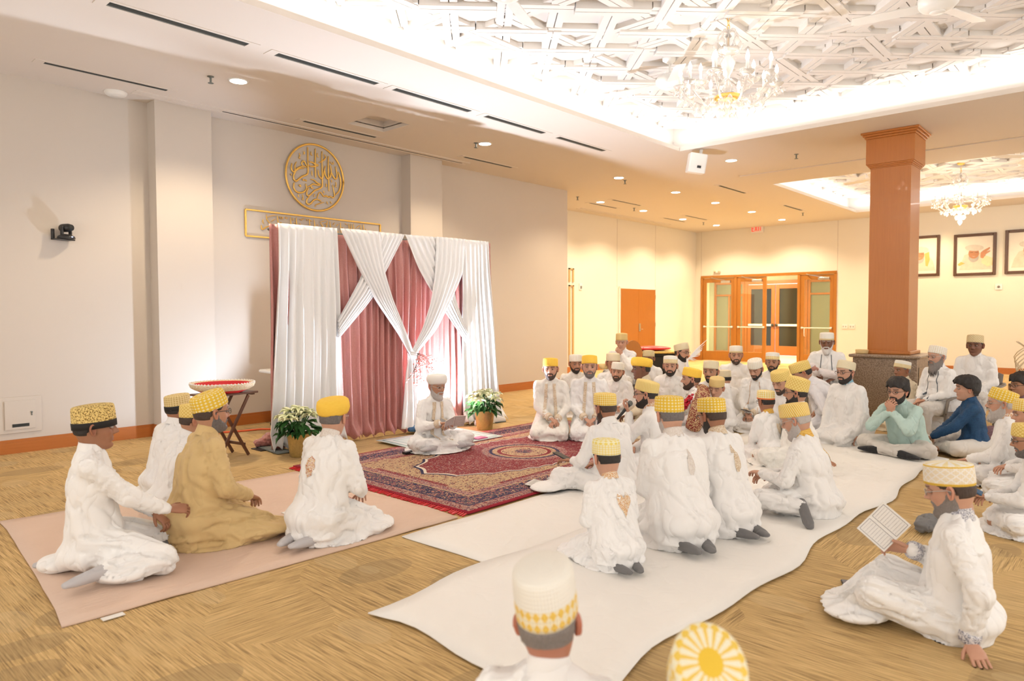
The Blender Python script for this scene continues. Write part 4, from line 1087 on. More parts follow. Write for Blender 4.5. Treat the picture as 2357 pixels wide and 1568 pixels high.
# ------------------------------------------------------------------ left wall fittings
o = empty('access_panel', (1.81, YW, .2)); tag(o, 'cream metal access panel low on the left wall', 'panel')
MB().box((-.02, -.016, .02), (.39, -.002, .41)).build('frame', M['wall'], o, bevel=.003)
d = MB().box((.05, -.026, .06), (.33, -.016, .37)).build('door', M['wall'], o, bevel=.002)
MB().box((.115, -.029, .085), (.27, -.0265, .118)).build('slot', M['dark'], d)
MB().add(*ellipsoid((.295, -.03, .235), (.010, .006, .010))).box((.291, -.032, .20), (.299, -.027, .23)).build('lock', M['slotmetal'], d, True)
cp = ony(152, 530, 8.93); o = empty('wall_camera', (cp[0], 8.93, cp[2]-.09)); tag(o, 'black pan-tilt video camera on a bracket on the left wall', 'camera')
MB().box((-.10, .075, -.02), (-.075, .105, .10)).box((-.10, -.02, -.02), (.10, .105, -.008)).build('bracket', M['black_plastic'], o, bevel=.003)
V, F = lathe([(.085, -.007), (.09, .0), (.082, .022), (.06, .034), (.045, .04)], 30); bs = link_mesh('base', V, F, M['black_plastic'], o, True, True)
MB().box((-.012, -.088, .008), (.004, -.084, .016)).build('status_light', simple('status_blue', (.2, .3, .9), .4, emit=(.4, .5, 1), es=3), bs)
MB().box((-.062, -.02, .03), (-.045, .02, .13)).box((.045, -.02, .03), (.062, .02, .13)).box((-.05, -.02, .03), (.05, .02, .045)).build('yoke', M['black_plastic'], o, bevel=.006)
mb = MB(); mb.sweep([(0, .04, .115), (0, -.035, .115)], [.046, .046], ref=(0, 0, 1), n=22); hd = mb.build('camera_head', M['black_plastic'], o, True)
mb = MB(); mb.sweep([(0, -.04, .115), (0, -.078, .115)], [.03, .034], ref=(0, 0, 1), n=20, caps=False); mb.build('lens', M['dark'], hd, True)
o.rotation_euler = (0, 0, R_(28))

# ---- gold calligraphy
def strokes(name, data, mat, parent, conv, wk=1.0, yo=.025):
    mb = MB()
    for st in data:
        pts = np.array([conv(x, y) for x, y in st[1:]]); 
        # smooth the polyline
        t = np.arange(len(pts)); tt = np.linspace(0, len(pts)-1, max(3, (len(pts)-1)*5+1)); P = np.stack([np.interp(tt, t, pts[:, i]) for i in range(3)], 1)
        for _ in range(3):
            P[1:-1] = P[:-2]*.25+P[1:-1]*.5+P[2:]*.25
        w = st[0]*wk; k = np.sin(np.linspace(.45, PI-.35, len(P)))
        mb.sweep(P, [(max(.0035, w*(.35+.65*a)), .008) for a in k], ref=(0, 1, 0), n=8)
    return mb.build(name, mat, parent, True)
def cz(x, y):   # zoomed photograph coordinates (540..900, 320..560 at 6.533x) on the wall plane
    p = ony(540+x/6.533, 320+y/6.533, YW-.03); return p
cc = ony(726.5, 409, YW-.03); Rr = .475
o = empty('round_calligraphy', (0, 0, 0)); tag(o, 'round gold calligraphy medallion mounted high on the left wall', 'wall lettering')
mb = MB(); pr = []
for k in range(65):
    t = 2*PI*k/64; pr.append((cc[0]+Rr*math.cos(t), YW-.03, cc[2]+Rr*math.sin(t)))
mb.sweep(pr, [(.015, .012)]*65, ref=(0, 1, 0), n=8, caps=False); mb.build('ring', M['gold_paint'], o, True)
V = [(cc[0]+(Rr+.012)*math.cos(2*PI*k/64), YW-y, cc[2]+(Rr+.012)*math.sin(2*PI*k/64)) for y in (.002, .014) for k in range(64)]
link_mesh('backing', V, [tuple(range(64))[::-1], tuple(range(64, 128))]+[(k, (k+1) % 64, 64+(k+1) % 64, 64+k) for k in range(64)], M['wall'], o, False, True)
CS = [
 (.014, (1100, 130), (1102, 300), (1104, 420), (1105, 520), (1070, 545), (1020, 560), (970, 600), (930, 635), (895, 620), (885, 575), (895, 520), (925, 470), (980, 440), (1040, 440)),
 (.013, (1214, 150), (1214, 300), (1212, 430), (1218, 575)), (.013, (1314, 190), (1312, 350), (1318, 500), (1320, 640), (1318, 720), (1270, 750), (1200, 775), (1150, 830), (1110, 862), (1085, 840), (1085, 790), (1110, 740)),
 (.013, (1410, 265), (1408, 420), (1414, 600), (1418, 780)), (.014, (860, 370), (850, 430), (865, 480), (900, 500), (930, 450), (985, 420), (1040, 405), (1080, 430)), (.010, (930, 345), (905, 390), (910, 450), (900, 490)),
 (.013, (1085, 410), (1060, 350), (1030, 325), (1005, 360), (1020, 400)), (.014, (1130, 345), (1170, 350), (1210, 380), (1265, 395), (1210, 410), (1150, 415), (1110, 390)), (.010, (1270, 355), (1330, 330), (1380, 280), (1350, 240)),
 (.013, (1255, 470), (1265, 545), (1300, 600), (1335, 560), (1345, 480), (1365, 410)), (.013, (1355, 480), (1370, 560), (1400, 605), (1440, 570), (1455, 480), (1440, 400)), (.014, (1455, 500), (1490, 580), (1530, 610), (1545, 540), (1520, 420)),
 (.014, (1560, 500), (1590, 580), (1600, 690), (1570, 790), (1520, 840)), (.012, (1475, 700), (1490, 780), (1505, 850), (1480, 890), (1440, 860), (1410, 880), (1380, 850), (1340, 870), (1300, 800), (1265, 810), (1240, 890)),
 (.014, (895, 660), (885, 730), (920, 790), (990, 812), (1050, 795), (1085, 740), (1070, 680)), (.013, (1150, 605), (1200, 620), (1240, 660), (1300, 690), (1240, 695), (1180, 670), (1130, 710), (1090, 720)), (.012, (1140, 700), (1160, 740), (1185, 740)),
 (.014, (1300, 940), (1250, 905), (1190, 915), (1150, 970), (1110, 985), (1080, 960), (1085, 910), (1120, 870)), (.008, (1210, 1020), (1215, 990), (1280, 970), (1345, 950)), (.016, (1025, 608), (1045, 622)), (.016, (1060, 615), (1080, 630)), (.018, (975, 690), (995, 715)),
 (.008, (970, 215), (985, 250), (965, 285), (990, 300)), (.010, (1040, 190), (1052, 215), (1035, 230)), (.008, (1150, 195), (1145, 235), (1168, 250)), (.008, (1245, 215), (1240, 255), (1262, 275)), (.008, (1440, 345), (1460, 375), (1490, 380), (1480, 345)),
 (.008, (1160, 480), (1165, 550)), (.009, (1372, 675), (1385, 700), (1368, 720)), (.008, (1520, 650), (1530, 690), (1510, 720), (1540, 725)), (.008, (1455, 620), (1460, 650)), (.008, (845, 520), (855, 548)), (.008, (955, 835), (965, 875)), (.008, (1020, 840), (1035, 880), (1015, 915), (1045, 915)),
 (.008, (1205, 830), (1195, 870)), (.008, (1335, 780), (1345, 815)), (.008, (1385, 945), (1400, 980)), (.008, (1440, 940), (1455, 970))]
strokes('lettering', CS, M['gold_paint'], o, cz)
o = empty('calligraphy_banner', (0, 0, 0)); tag(o, 'long rectangular gold framed calligraphy banner on the wall behind the backdrop', 'wall lettering')
bz0, bz1, bx0, bx1 = 2.55, 2.905, 4.60, 6.83
mb = MB()
for a, q in (((bx0, bz1), (bx1, bz1)), ((bx0, bz0), (bx1, bz0)), ((bx0, bz0), (bx0, bz1)), ((bx1, bz0), (bx1, bz1))): mb.bar((a[0], YW-.022, a[1]), (q[0], YW-.022, q[1]), .022, .022)
mb.build('frame', M['gold_paint'], o, bevel=.003)
solid_box('backing', (bx0, YW-.01, bz0), (bx1, YW-.001, bz1), M['wall'], o)
BS = [(.007, (480, 1140), (478, 1200), (520, 1260), (580, 1310)), (.006, (490, 1180), (560, 1150), (620, 1150)), (.007, (640, 1155), (650, 1230), (665, 1320)), (.010, (400, 1300), (405, 1355), (430, 1360), (480, 1320), (530, 1310)), (.006, (430, 1210), (420, 1245), (440, 1275)),
      (.007, (840, 1175), (845, 1260), (855, 1340)), (.007, (925, 1185), (930, 1260), (945, 1340)), (.009, (780, 1290), (790, 1330), (830, 1330)), (.009, (700, 1260), (720, 1310), (760, 1300)), (.006, (675, 1165), (690, 1200)), (.009, (705, 1175), (730, 1185), (710, 1200)), (.006, (760, 1170), (775, 1200), (800, 1180)),
      (.006, (880, 1190), (870, 1225)), (.006, (550, 1240), (610, 1205)), (.007, (980, 1270), (1000, 1320), (1040, 1345), (1070, 1300)), (.009, (1060, 1315), (1100, 1310), (1110, 1330)), (.008, (985, 1210), (1010, 1220), (1040, 1190)), (.007, (1120, 1205), (1130, 1280), (1140, 1360)), (.007, (1195, 1215), (1205, 1290), (1215, 1370)),
      (.009, (1155, 1350), (1180, 1355)), (.008, (1230, 1370), (1290, 1350), (1350, 1375), (1320, 1310), (1290, 1260)), (.006, (1290, 1250), (1380, 1225)), (.007, (1395, 1230), (1380, 1330), (1400, 1390)), (.007, (1430, 1240), (1440, 1330), (1440, 1390)), (.010, (1470, 1390), (1530, 1395), (1560, 1400)), (.007, (1590, 1260), (1595, 1340), (1605, 1410)),
      (.010, (1620, 1400), (1650, 1410)), (.007, (1715, 1275), (1725, 1350), (1735, 1440)), (.007, (1750, 1280), (1760, 1430)), (.007, (1785, 1280), (1795, 1380), (1810, 1445)), (.010, (1820, 1420), (1860, 1440), (1880, 1410)), (.007, (1895, 1295), (1905, 1380), (1915, 1450)), (.008, (1935, 1290), (1945, 1380), (1960, 1450), (1985, 1440)),
      (.006, (1110, 1205), (1160, 1240)), (.006, (1240, 1290), (1255, 1300)), (.006, (1480, 1290), (1500, 1260)), (.006, (1530, 1310), (1560, 1280)), (.008, (1615, 1335), (1635, 1340)), (.006, (1660, 1270), (1690, 1290)), (.006, (1700, 1350), (1690, 1400)), (.006, (1830, 1340), (1880, 1300)), (.006, (1380, 1270), (1350, 1280)), (.006, (1970, 1355), (1985, 1380)), (.006, (1080, 1200), (1090, 1230)), (.007, (900, 1260), (905, 1275)), (.006, (650, 1300), (690, 1250))]
strokes('lettering', BS, M['gold_paint'], o, cz, 1.0)

# ------------------------------------------------------------------ back wall : doors
# orange double door in the recessed wall
o = empty('door_1', (16.12, YR, 0)); o['kind'] = 'structure'
for i, x in enumerate((.03, .94)):
    l = solid_box('door_leaf', (x, -.045, .01), (x+.905, -.002, 2.17), M['doorwood'], o, .003)
    for z in (.35, 1.1, 1.9): solid_box('hinge', (x-.012 if i == 0 else x+.905, -.052, z), (x+.006 if i == 0 else x+.923, -.04, z+.12), M['steel'], l, .001)
hd = MB().box((.955, -.06, .98), (1.03, -.047, 1.2)).build('lock_plate', M['steel'], o, bevel=.003)
MB().sweep([(.99, -.06, 1.04), (.99, -.10, 1.04), (1.07, -.10, 1.04)], [.009]*3, n=10).build('lever', M['steel'], hd, True)
mb = MB().bar((.0, -.02, 0), (.0, -.02, 2.2), .05, .06).bar((1.88, -.02, 0), (1.88, -.02, 2.2), .05, .06).bar((0, -.02, 2.2), (1.88, -.02, 2.2), .05, .06)
mb.build('door_frame', M['wall_back'], o)
# glazed entrance : frame + three leaves, the third bay stands open
o = empty('door_2', (XB, 0, 0)); o['kind'] = 'structure'
mb = MB()
ys = [10.53, 9.41, 9.35, 8.44, 7.48, 6.44]
for a, w in ((10.50, .07), (9.38, .08), (7.47, .08), (6.47, .07)): mb.box((-.03, a-w/2, 0), (.11, a+w/2, 2.60))
mb.box((-.03, 6.44, 2.58), (.11, 10.53, 2.66)); mb.build('door_frame', M['framewood'], o, bevel=.004)
def leaf(y0, y1, closer=True, handle=False):
    l = MB().box((.0, y0, .01), (.045, y0+.11, 2.57)).box((.0, y1-.11, .01), (.045, y1, 2.57)).box((.0, y0+.11, 2.44), (.045, y1-.11, 2.57)).box((.0, y0+.11, .01), (.045, y1-.11, .30)).build('door_leaf', M['framewood'], o, bevel=.004)
    solid_box('glass_pane', (.018, y0+.11, .30), (.026, y1-.11, 2.44), M['glass'], l, 0)
    MB().sweep([(-.06, y0+.06, 1.06), (-.06, y1-.06, 1.06)], [.015, .015], ref=(0, 0, 1), n=10).box((-.06, y0+.04, 1.03), (0, y0+.08, 1.09)).box((-.06, y1-.08, 1.03), (0, y1-.04, 1.09)).build('push_bar', M['white_plastic'], l, True)
    if closer:
        MB().box((-.06, y0+.12, 2.42), (-.0, y0+.42, 2.49)).build('door_closer', M['steel'], l, bevel=.004)
        MB().bar((-.04, y0+.3, 2.50), (-.10, y0+.62, 2.56), .018).bar((-.10, y0+.62, 2.56), (-.03, y0+.75, 2.60), .018).build('closer_arm', M['steel'], l)
    if handle: MB().sweep([(-.02, y1-.14, .82), (-.07, y1-.14, .85), (-.07, y1-.14, 1.02), (-.02, y1-.14, 1.05)], [.012]*4, n=8).build('pull_handle', M['white_plastic'], l, True)
leaf(9.42, 10.46); leaf(8.43, 9.34); leaf(6.51, 7.43, True, True)
# vestibule behind
VX = 24.2
struct('floor_vestibule', (XB+.12, 5.0, -.1), (VX+.1, 12.2, 0), M['cream'])
struct('wall_vestibule_left', (XB+.12, 12.1, 0), (VX, 12.2, 3.2), M['wall_back'])
struct('wall_vestibule_right', (XB+.12, 4.9, 0), (VX, 5.0, 3.2), M['wall_back'])
struct('ceiling_vestibule', (XB+.12, 4.9, 3.2), (VX+.1, 12.2, 3.28), M['ceiling'])
mb = MB(); E0, E1 = 8.62, 10.62
mb.box((VX, 4.9, 2.62), (VX+.1, 12.2, 3.2)).box((VX, 11.9, 0), (VX+.1, 12.2, 2.62)).box((VX, 4.9, 0), (VX+.1, 7.0, 2.62)); tag(mb.build('wall_vestibule_back', simple('sage_wall', (.36, .38, .30), .7)), kind='structure')
o = empty('door_3', (VX, 0, 0)); o['kind'] = 'structure'
MB().box((-.04, E0-.10, 0), (.08, E0, 2.62)).box((-.04, E1, 0), (.08, E1+.1, 2.62)).box((-.04, E0, 2.5), (.08, E1, 2.62)).build('door_frame', M['redwood'], o, bevel=.004)
for y0, y1 in ((E0, E0+.99), (E0+1.01, E1)):
    l = MB().box((-.02, y0, .02), (.03, y0+.13, 2.48)).box((-.02, y1-.13, .02), (.03, y1, 2.48)).box((-.02, y0+.13, 2.33), (.03, y1-.13, 2.48)).box((-.02, y0+.13, .02), (.03, y1-.13, .34)).build('door_leaf', M['redwood'], o, bevel=.004)
    solid_box('glass_pane', (.0, y0+.13, .34), (.01, y1-.13, 2.33), M['night'], l, 0)
    MB().box((-.07, y0+.05, 1.03), (-.03, y1-.05, 1.10)).build('push_bar', M['white_plastic'], l, bevel=.006)
    yy = y1-.06 if y0 == E0 else y0+.06
    V, F = lathe([(.05, 0), (.05, .03)], 16); Vr = np.array(V)[:, [2, 0, 1]]+np.array([-.10, yy, 1.065]); link_mesh('knob', Vr, F, M['black_plastic'], l, True, True)
for i, (y0, y1) in enumerate(((10.73, 11.89), (7.01, 8.51))):
    w_ = empty('window_%d' % (i+1), (VX, 0, 0)); w_['kind'] = 'structure'
    MB().box((-.03, y0, 0), (.06, y0+.08, 2.62)).box((-.03, y1-.08, 0), (.06, y1, 2.62)).box((-.03, y0+.08, 2.1), (.06, y1-.08, 2.16)).box((-.03, y0+.08, 2.52), (.06, y1-.08, 2.62)).box((-.03, y0+.08, 0), (.06, y1-.08, .12)).box((-.035, (y0+y1)/2-.03, .12), (.055, (y0+y1)/2+.03, 2.1)).build('window_frame', M['redwood'], w_, bevel=.004)
    solid_box('glass_pane', (.01, y0+.08, .12), (.02, y1-.08, 2.52), simple('dusk_glass', (.16, .17, .13), .1), w_, 0)
light('vestibule_lamp', 'AREA', (22.3, 10.2, 3.12), 130, (1.0, 0.78, 0.42), (22.3, 10.2, 0), 0.8)
light('vestibule_lamp', 'AREA', (22.3, 6.8, 3.12), 80, (1.0, 0.78, 0.42), (22.3, 6.8, 0), 0.8)
# exit sign
o = empty('exit_sign', (XB-.02, 8.71, 3.90)); tag(o, 'red illuminated EXIT sign above the glass doors', 'sign')
solid_box('sign_body', (-.035, -.19, -.02), (0, .19, .235), M['white_plastic'], o, .004)
LET = {'E': [((0, 0), (0, 1)), ((0, 0), (.6, 0)), ((0, .5), (.5, .5)), ((0, 1), (.6, 1))], 'X': [((0, 0), (.62, 1)), ((0, 1), (.62, 0))], 'I': [((.15, 0), (.15, 1))], 'T': [((0, 1), (.64, 1)), ((.32, 0), (.32, 1))]}
mb = MB(); yy = .150
for ch, wd in (('E', .088), ('X', .092), ('I', .045), ('T', .08)):
    for a, q in LET[ch]:
        mb.bar((-.042, yy-a[0]*.105, .03+a[1]*.16), (-.042, yy-q[0]*.105, .03+q[1]*.16), .016, .012, ref=(1, 0, 0))
    yy -= wd
mb.build('letters', M['exit_red'], o)
# wall devices
def plate(nm, x, y, z, w, h, label, cat, facex=True, grp=None, extra=None):
    o = empty(nm, (x, y, z)); tag(o, label, cat, grp)
    if facex: solid_box('plate', (-.02, -w/2, -h/2), (0, w/2, h/2), M['white_plastic'], o, .003)
    else: solid_box('plate', (-w/2, -.02, -h/2), (w/2, 0, h/2), M['white_plastic'], o, .003)
    return o
for y, t in ((6.21, 'left'), (6.02, 'right')):
    o = plate('light_switch', XB, y, 1.11, .14, .12, 'white wall switch plate near the wooden pillar, %s of the pair' % t, 'switch', grp='switch plates by the glass doors')
    for dy in (-.035, .03): solid_box('toggle', (-.03, dy, -.02), (-.02, dy+.012, .02), M['grey_plastic'], o, .002)
o = plate('fire_alarm', XB, 2.71, 2.11, .14, .14, 'small square alarm strobe on the wall under the portraits', 'alarm')
V, F = lathe([(.03, 0), (.02, .02)], 16); link_mesh('lens', np.array(V)[:, [2, 0, 1]]*[-1, 1, 1]+[-.02, 0, 0], F, M['grey_plastic'], o, True, True)
o = plate('fire_alarm', 14.38, YR, 2.17, .12, .17, 'small alarm strobe on the recessed wall left of the orange door', 'alarm', False)
solid_box('lens', (-.03, -.035, -.05), (.03, -.02, .02), M['grey_plastic'], o, .004)
o = empty('emergency_light', (XB, 9.97, 2.77)); tag(o, 'small twin-head emergency light above the leftmost glass door', 'light')
solid_box('housing', (-.06, -.10, -.03), (0, .10, .04), M['white_plastic'], o, .006)
for dy in (-.07, .07): MB().add(*ellipsoid((-.07, dy, .02), (.03, .04, .035))).build('lamp_head', M['cream'], o, True)

# portraits
def portrait(y0, y1, z0, z1, label, kind):
    o = empty('portrait', (XB, (y0+y1)/2, z0)); tag(o, label, 'picture', 'framed portraits on the back wall')
    w = y1-y0; h = z1-z0
    MB().box((-.05, -w/2, 0), (-.005, -w/2+.07, h)).box((-.05, w/2-.07, 0), (-.005, w/2, h)).box((-.05, -w/2+.07, 0), (-.005, w/2-.07, .07)).box((-.05, -w/2+.07, h-.07), (-.005, w/2-.07, h)).build('frame', M['frame_dark'], o, bevel=.012)
    solid_box('canvas', (-.025, -w/2+.06, .06), (-.008, w/2-.06, h-.06), simple('canvas_cream', (.84, .78, .68), .8), o, 0)
    def shape(nm, pts, col, lay):   # painted shapes; x to the right in the photo
        V, F = disc_poly([(-(x-.5)*w, z*h) for x, z in pts], 0, .001); V = np.array([(-.027-lay*.0012-c, a, b_) for a, b_, c in V]); link_mesh(nm, V, F, simple('paint_'+nm, col, .8, var=.15, scale=14), o, False, True)
    def ell(cx, cz_, rx_, rz_, a=0, n=26): return [(cx+rx_*math.cos(t)*math.cos(a)-rz_*math.sin(t)*math.sin(a), cz_+rx_*math.cos(t)*math.sin(a)+rz_*math.sin(t)*math.cos(a)) for t in [2*PI*k/n for k in range(n)]]
    cx = {'mid': .48, 'left': .50, 'right': .52}[kind]
    shape('painted_robe', [(.14, .14), (.20, .34), (cx-.22, .50), (cx, .56), (cx+.22, .52), (.84, .36), (.90, .14)], (.70, .61, .49), 0)
    shape('painted_shawl', [(.10, .28), (.18, .34), (.28, .30), (.14, .24)] if kind == 'mid' else [(cx+.16, .26), (cx+.13, .56), (cx+.24, .60), (cx+.26, .40), (cx+.21, .24)], (.74, .45, .14), 1)
    shape('painted_beard', ell(cx, .43, .12, .11), (.46, .42, .38), 2)
    shape('painted_face', ell(cx, .53, .125, .125), (.50, .24, .13), 3)
    shape('painted_turban', ell(cx+.01, .66, .22, .075, -.05), (.66, .60, .52), 4)
    shape('painted_brow', [(cx-.09, .555), (cx-.02, .56), (cx-.02, .55), (cx-.09, .543)], (.2, .1, .06), 5); shape('painted_brow', [(cx+.03, .56), (cx+.10, .555), (cx+.10, .543), (cx+.03, .55)], (.2, .1, .06), 5)
    shape('painted_smile', [(cx-.05, .468), (cx, .458), (cx+.05, .468), (cx, .447)], (.62, .50, .44), 5)
    if kind == 'mid':
        shape('painted_hand', [(.64, .42), (.64, .54), (.72, .60), (.84, .66), (.86, .64), (.78, .56), (.86, .58), (.86, .56), (.76, .50), (.70, .40)], (.56, .27, .15), 5)
        shape('painted_sleeve', [(.66, .30), (.68, .42), (.78, .46), (.92, .40), (.94, .24), (.80, .20)], (.80, .66, .42), 3)
portrait(3.96, 4.88, 2.42, 3.46, 'framed portrait partly hidden behind the wooden pillar', 'left')
portrait(2.77, 3.66, 2.40, 3.43, 'framed portrait of a turbaned man with raised hand, under the far chandelier', 'mid')
portrait(1.68, 2.60, 2.41, 3.46, 'framed portrait cut off by the right edge of the photo', 'right')

# ------------------------------------------------------------------ wooden pillar
o = empty('pillar', (11.19, 2.74, 0)); tag(o, 'square honey wood pillar on a brown granite pedestal', 'pillar')
pd = MB().box((-.45, -.42, 0), (.41, .40, .86)).build('pedestal', M['granite'], o, bevel=.006)
MB().box((-.50, -.47, .86), (.46, .45, .905)).build('pedestal_cap', M['granite'], pd, bevel=.018)
MB().box((-.458, -.33, .12), (-.452, .31, .74)).box((-.36, -.428, .12), (.32, -.422, .74)).build('pedestal_panel', M['granite'], pd, bevel=.004)
MB().box((-.26, -.26, .905), (.26, .26, 3.56)).build('shaft', M['maple'], o, bevel=.004)
MB().box((-.30, -.30, .905), (.30, .30, .955)).build('shaft_base', M['maple'], o, bevel=.012)
mb = MB().box((-.31, -.31, 3.60), (.31, .31, 3.96))
for k in range(3): mb.box((-.27-.014*k, -.27-.014*k, 3.545+.018*k), (.27+.014*k, .27+.014*k, 3.565+.018*k))
mb.build('capital', M['maple'], o, bevel=.005)
mb = MB()
for k in range(3): mb.box((-.325-.022*k, -.325-.022*k, 3.96+.030*k), (.325+.022*k, .325+.022*k, 3.99+.030*k))
mb.build('crown_moulding', M['maple'], o, bevel=.006)
cp_ = onx(1984, 800, 10.83)
V, F = lathe([(.075, 0), (.08, .005), (.088, .055), (.082, .058), (.07, .02), (.01, .018)], 30); o = link_mesh('folded_cap', V, F, cap_mat('white_dots'), None, True, True); o.location = (cp_[0], cp_[1], .907)
tag(o, 'upturned cream knitted cap resting on the granite pedestal', 'cap')

# ------------------------------------------------------------------ ceiling speaker, fans, chandeliers
sp_ = atd(1590, 345, 10.6)
o = empty('loudspeaker', (10.12, 5.30, 3.68)); o.scale = (1.5, 1.5, 1.25); tag(o, 'small white wedge loudspeaker hanging at the corner of the big tray', 'loudspeaker')
b_ = MB().box((-.10, -.06, 0), (.08, .08, .24)).build('cabinet', M['white_plastic'], o, bevel=.012)
MB().box((-.015, -.066, .06), (.025, -.061, .09)).build('badge', M['black_plastic'], b_)
MB().bar((0.02, .04, .15), (.02, .04, .31), .03).build('bracket', M['white_plastic'], o)
o.rotation_euler = (R_(6), R_(8), R_(-48))
def fan(x, y, z, ang, label, drop=.0):
    o = empty('ceiling_fan', (x, y, z)); tag(o, label, 'ceiling fan', 'white ceiling fans')
    V, F = lathe([(.0, ZP-z-.0), (.09, ZP-z-.001), (.085, ZP-z-.05), (.03, ZP-z-.085), (.0, ZP-z-.09)][::-1], 24); link_mesh('canopy', V, F, M['white_plastic'], o, True, True)
    V, F = lathe([(.014, .10), (.014, ZP-z-.08)], 12); link_mesh('downrod', V, F, M['white_plastic'], o, True, True)
    V, F = lathe([(.001, -.075), (.07, -.07), (.125, -.045), (.16, -.01), (.165, .03), (.14, .075), (.07, .10), (.001, .105)], 36); hb_ = link_mesh('motor', V, F, M['white_plastic'], o, True, True)
    V, F = lathe([(.001, -.084), (.055, -.08), (.062, -.07)], 28); link_mesh('cap', V, F, M['white_plastic'], hb_, True, True)
    for k in range(3):
        a = R_(ang+120*k); pts = [(.13, -.045), (.16, -.06), (.62, -.072), (.68, -.05), (.66, .055), (.16, .06), (.13, .045)]
        V, F = disc_poly(pts, -.004, .004); V = np.array(V)@rx(R_(11)).T@rz(a).T; V[:, 2] -= .02
        link_mesh('blade', V, F, M['white_plastic'], o, False, True)
fan(4.35, 4.02, 4.17, 24, 'white three-blade ceiling fan at the top centre of the photo')
fan(7.40, 4.22, 4.19, 100, 'white three-blade ceiling fan behind the big chandelier')
fan(7.05, 1.42, 4.17, -18, 'white three-blade ceiling fan at the top right of the photo')
fan(15.2, 4.10, 4.17, 70, 'white ceiling fan beside the pillar in the far tray')
fan(14.9, 1.55, 4.17, 20, 'white ceiling fan in the far tray at the right edge')

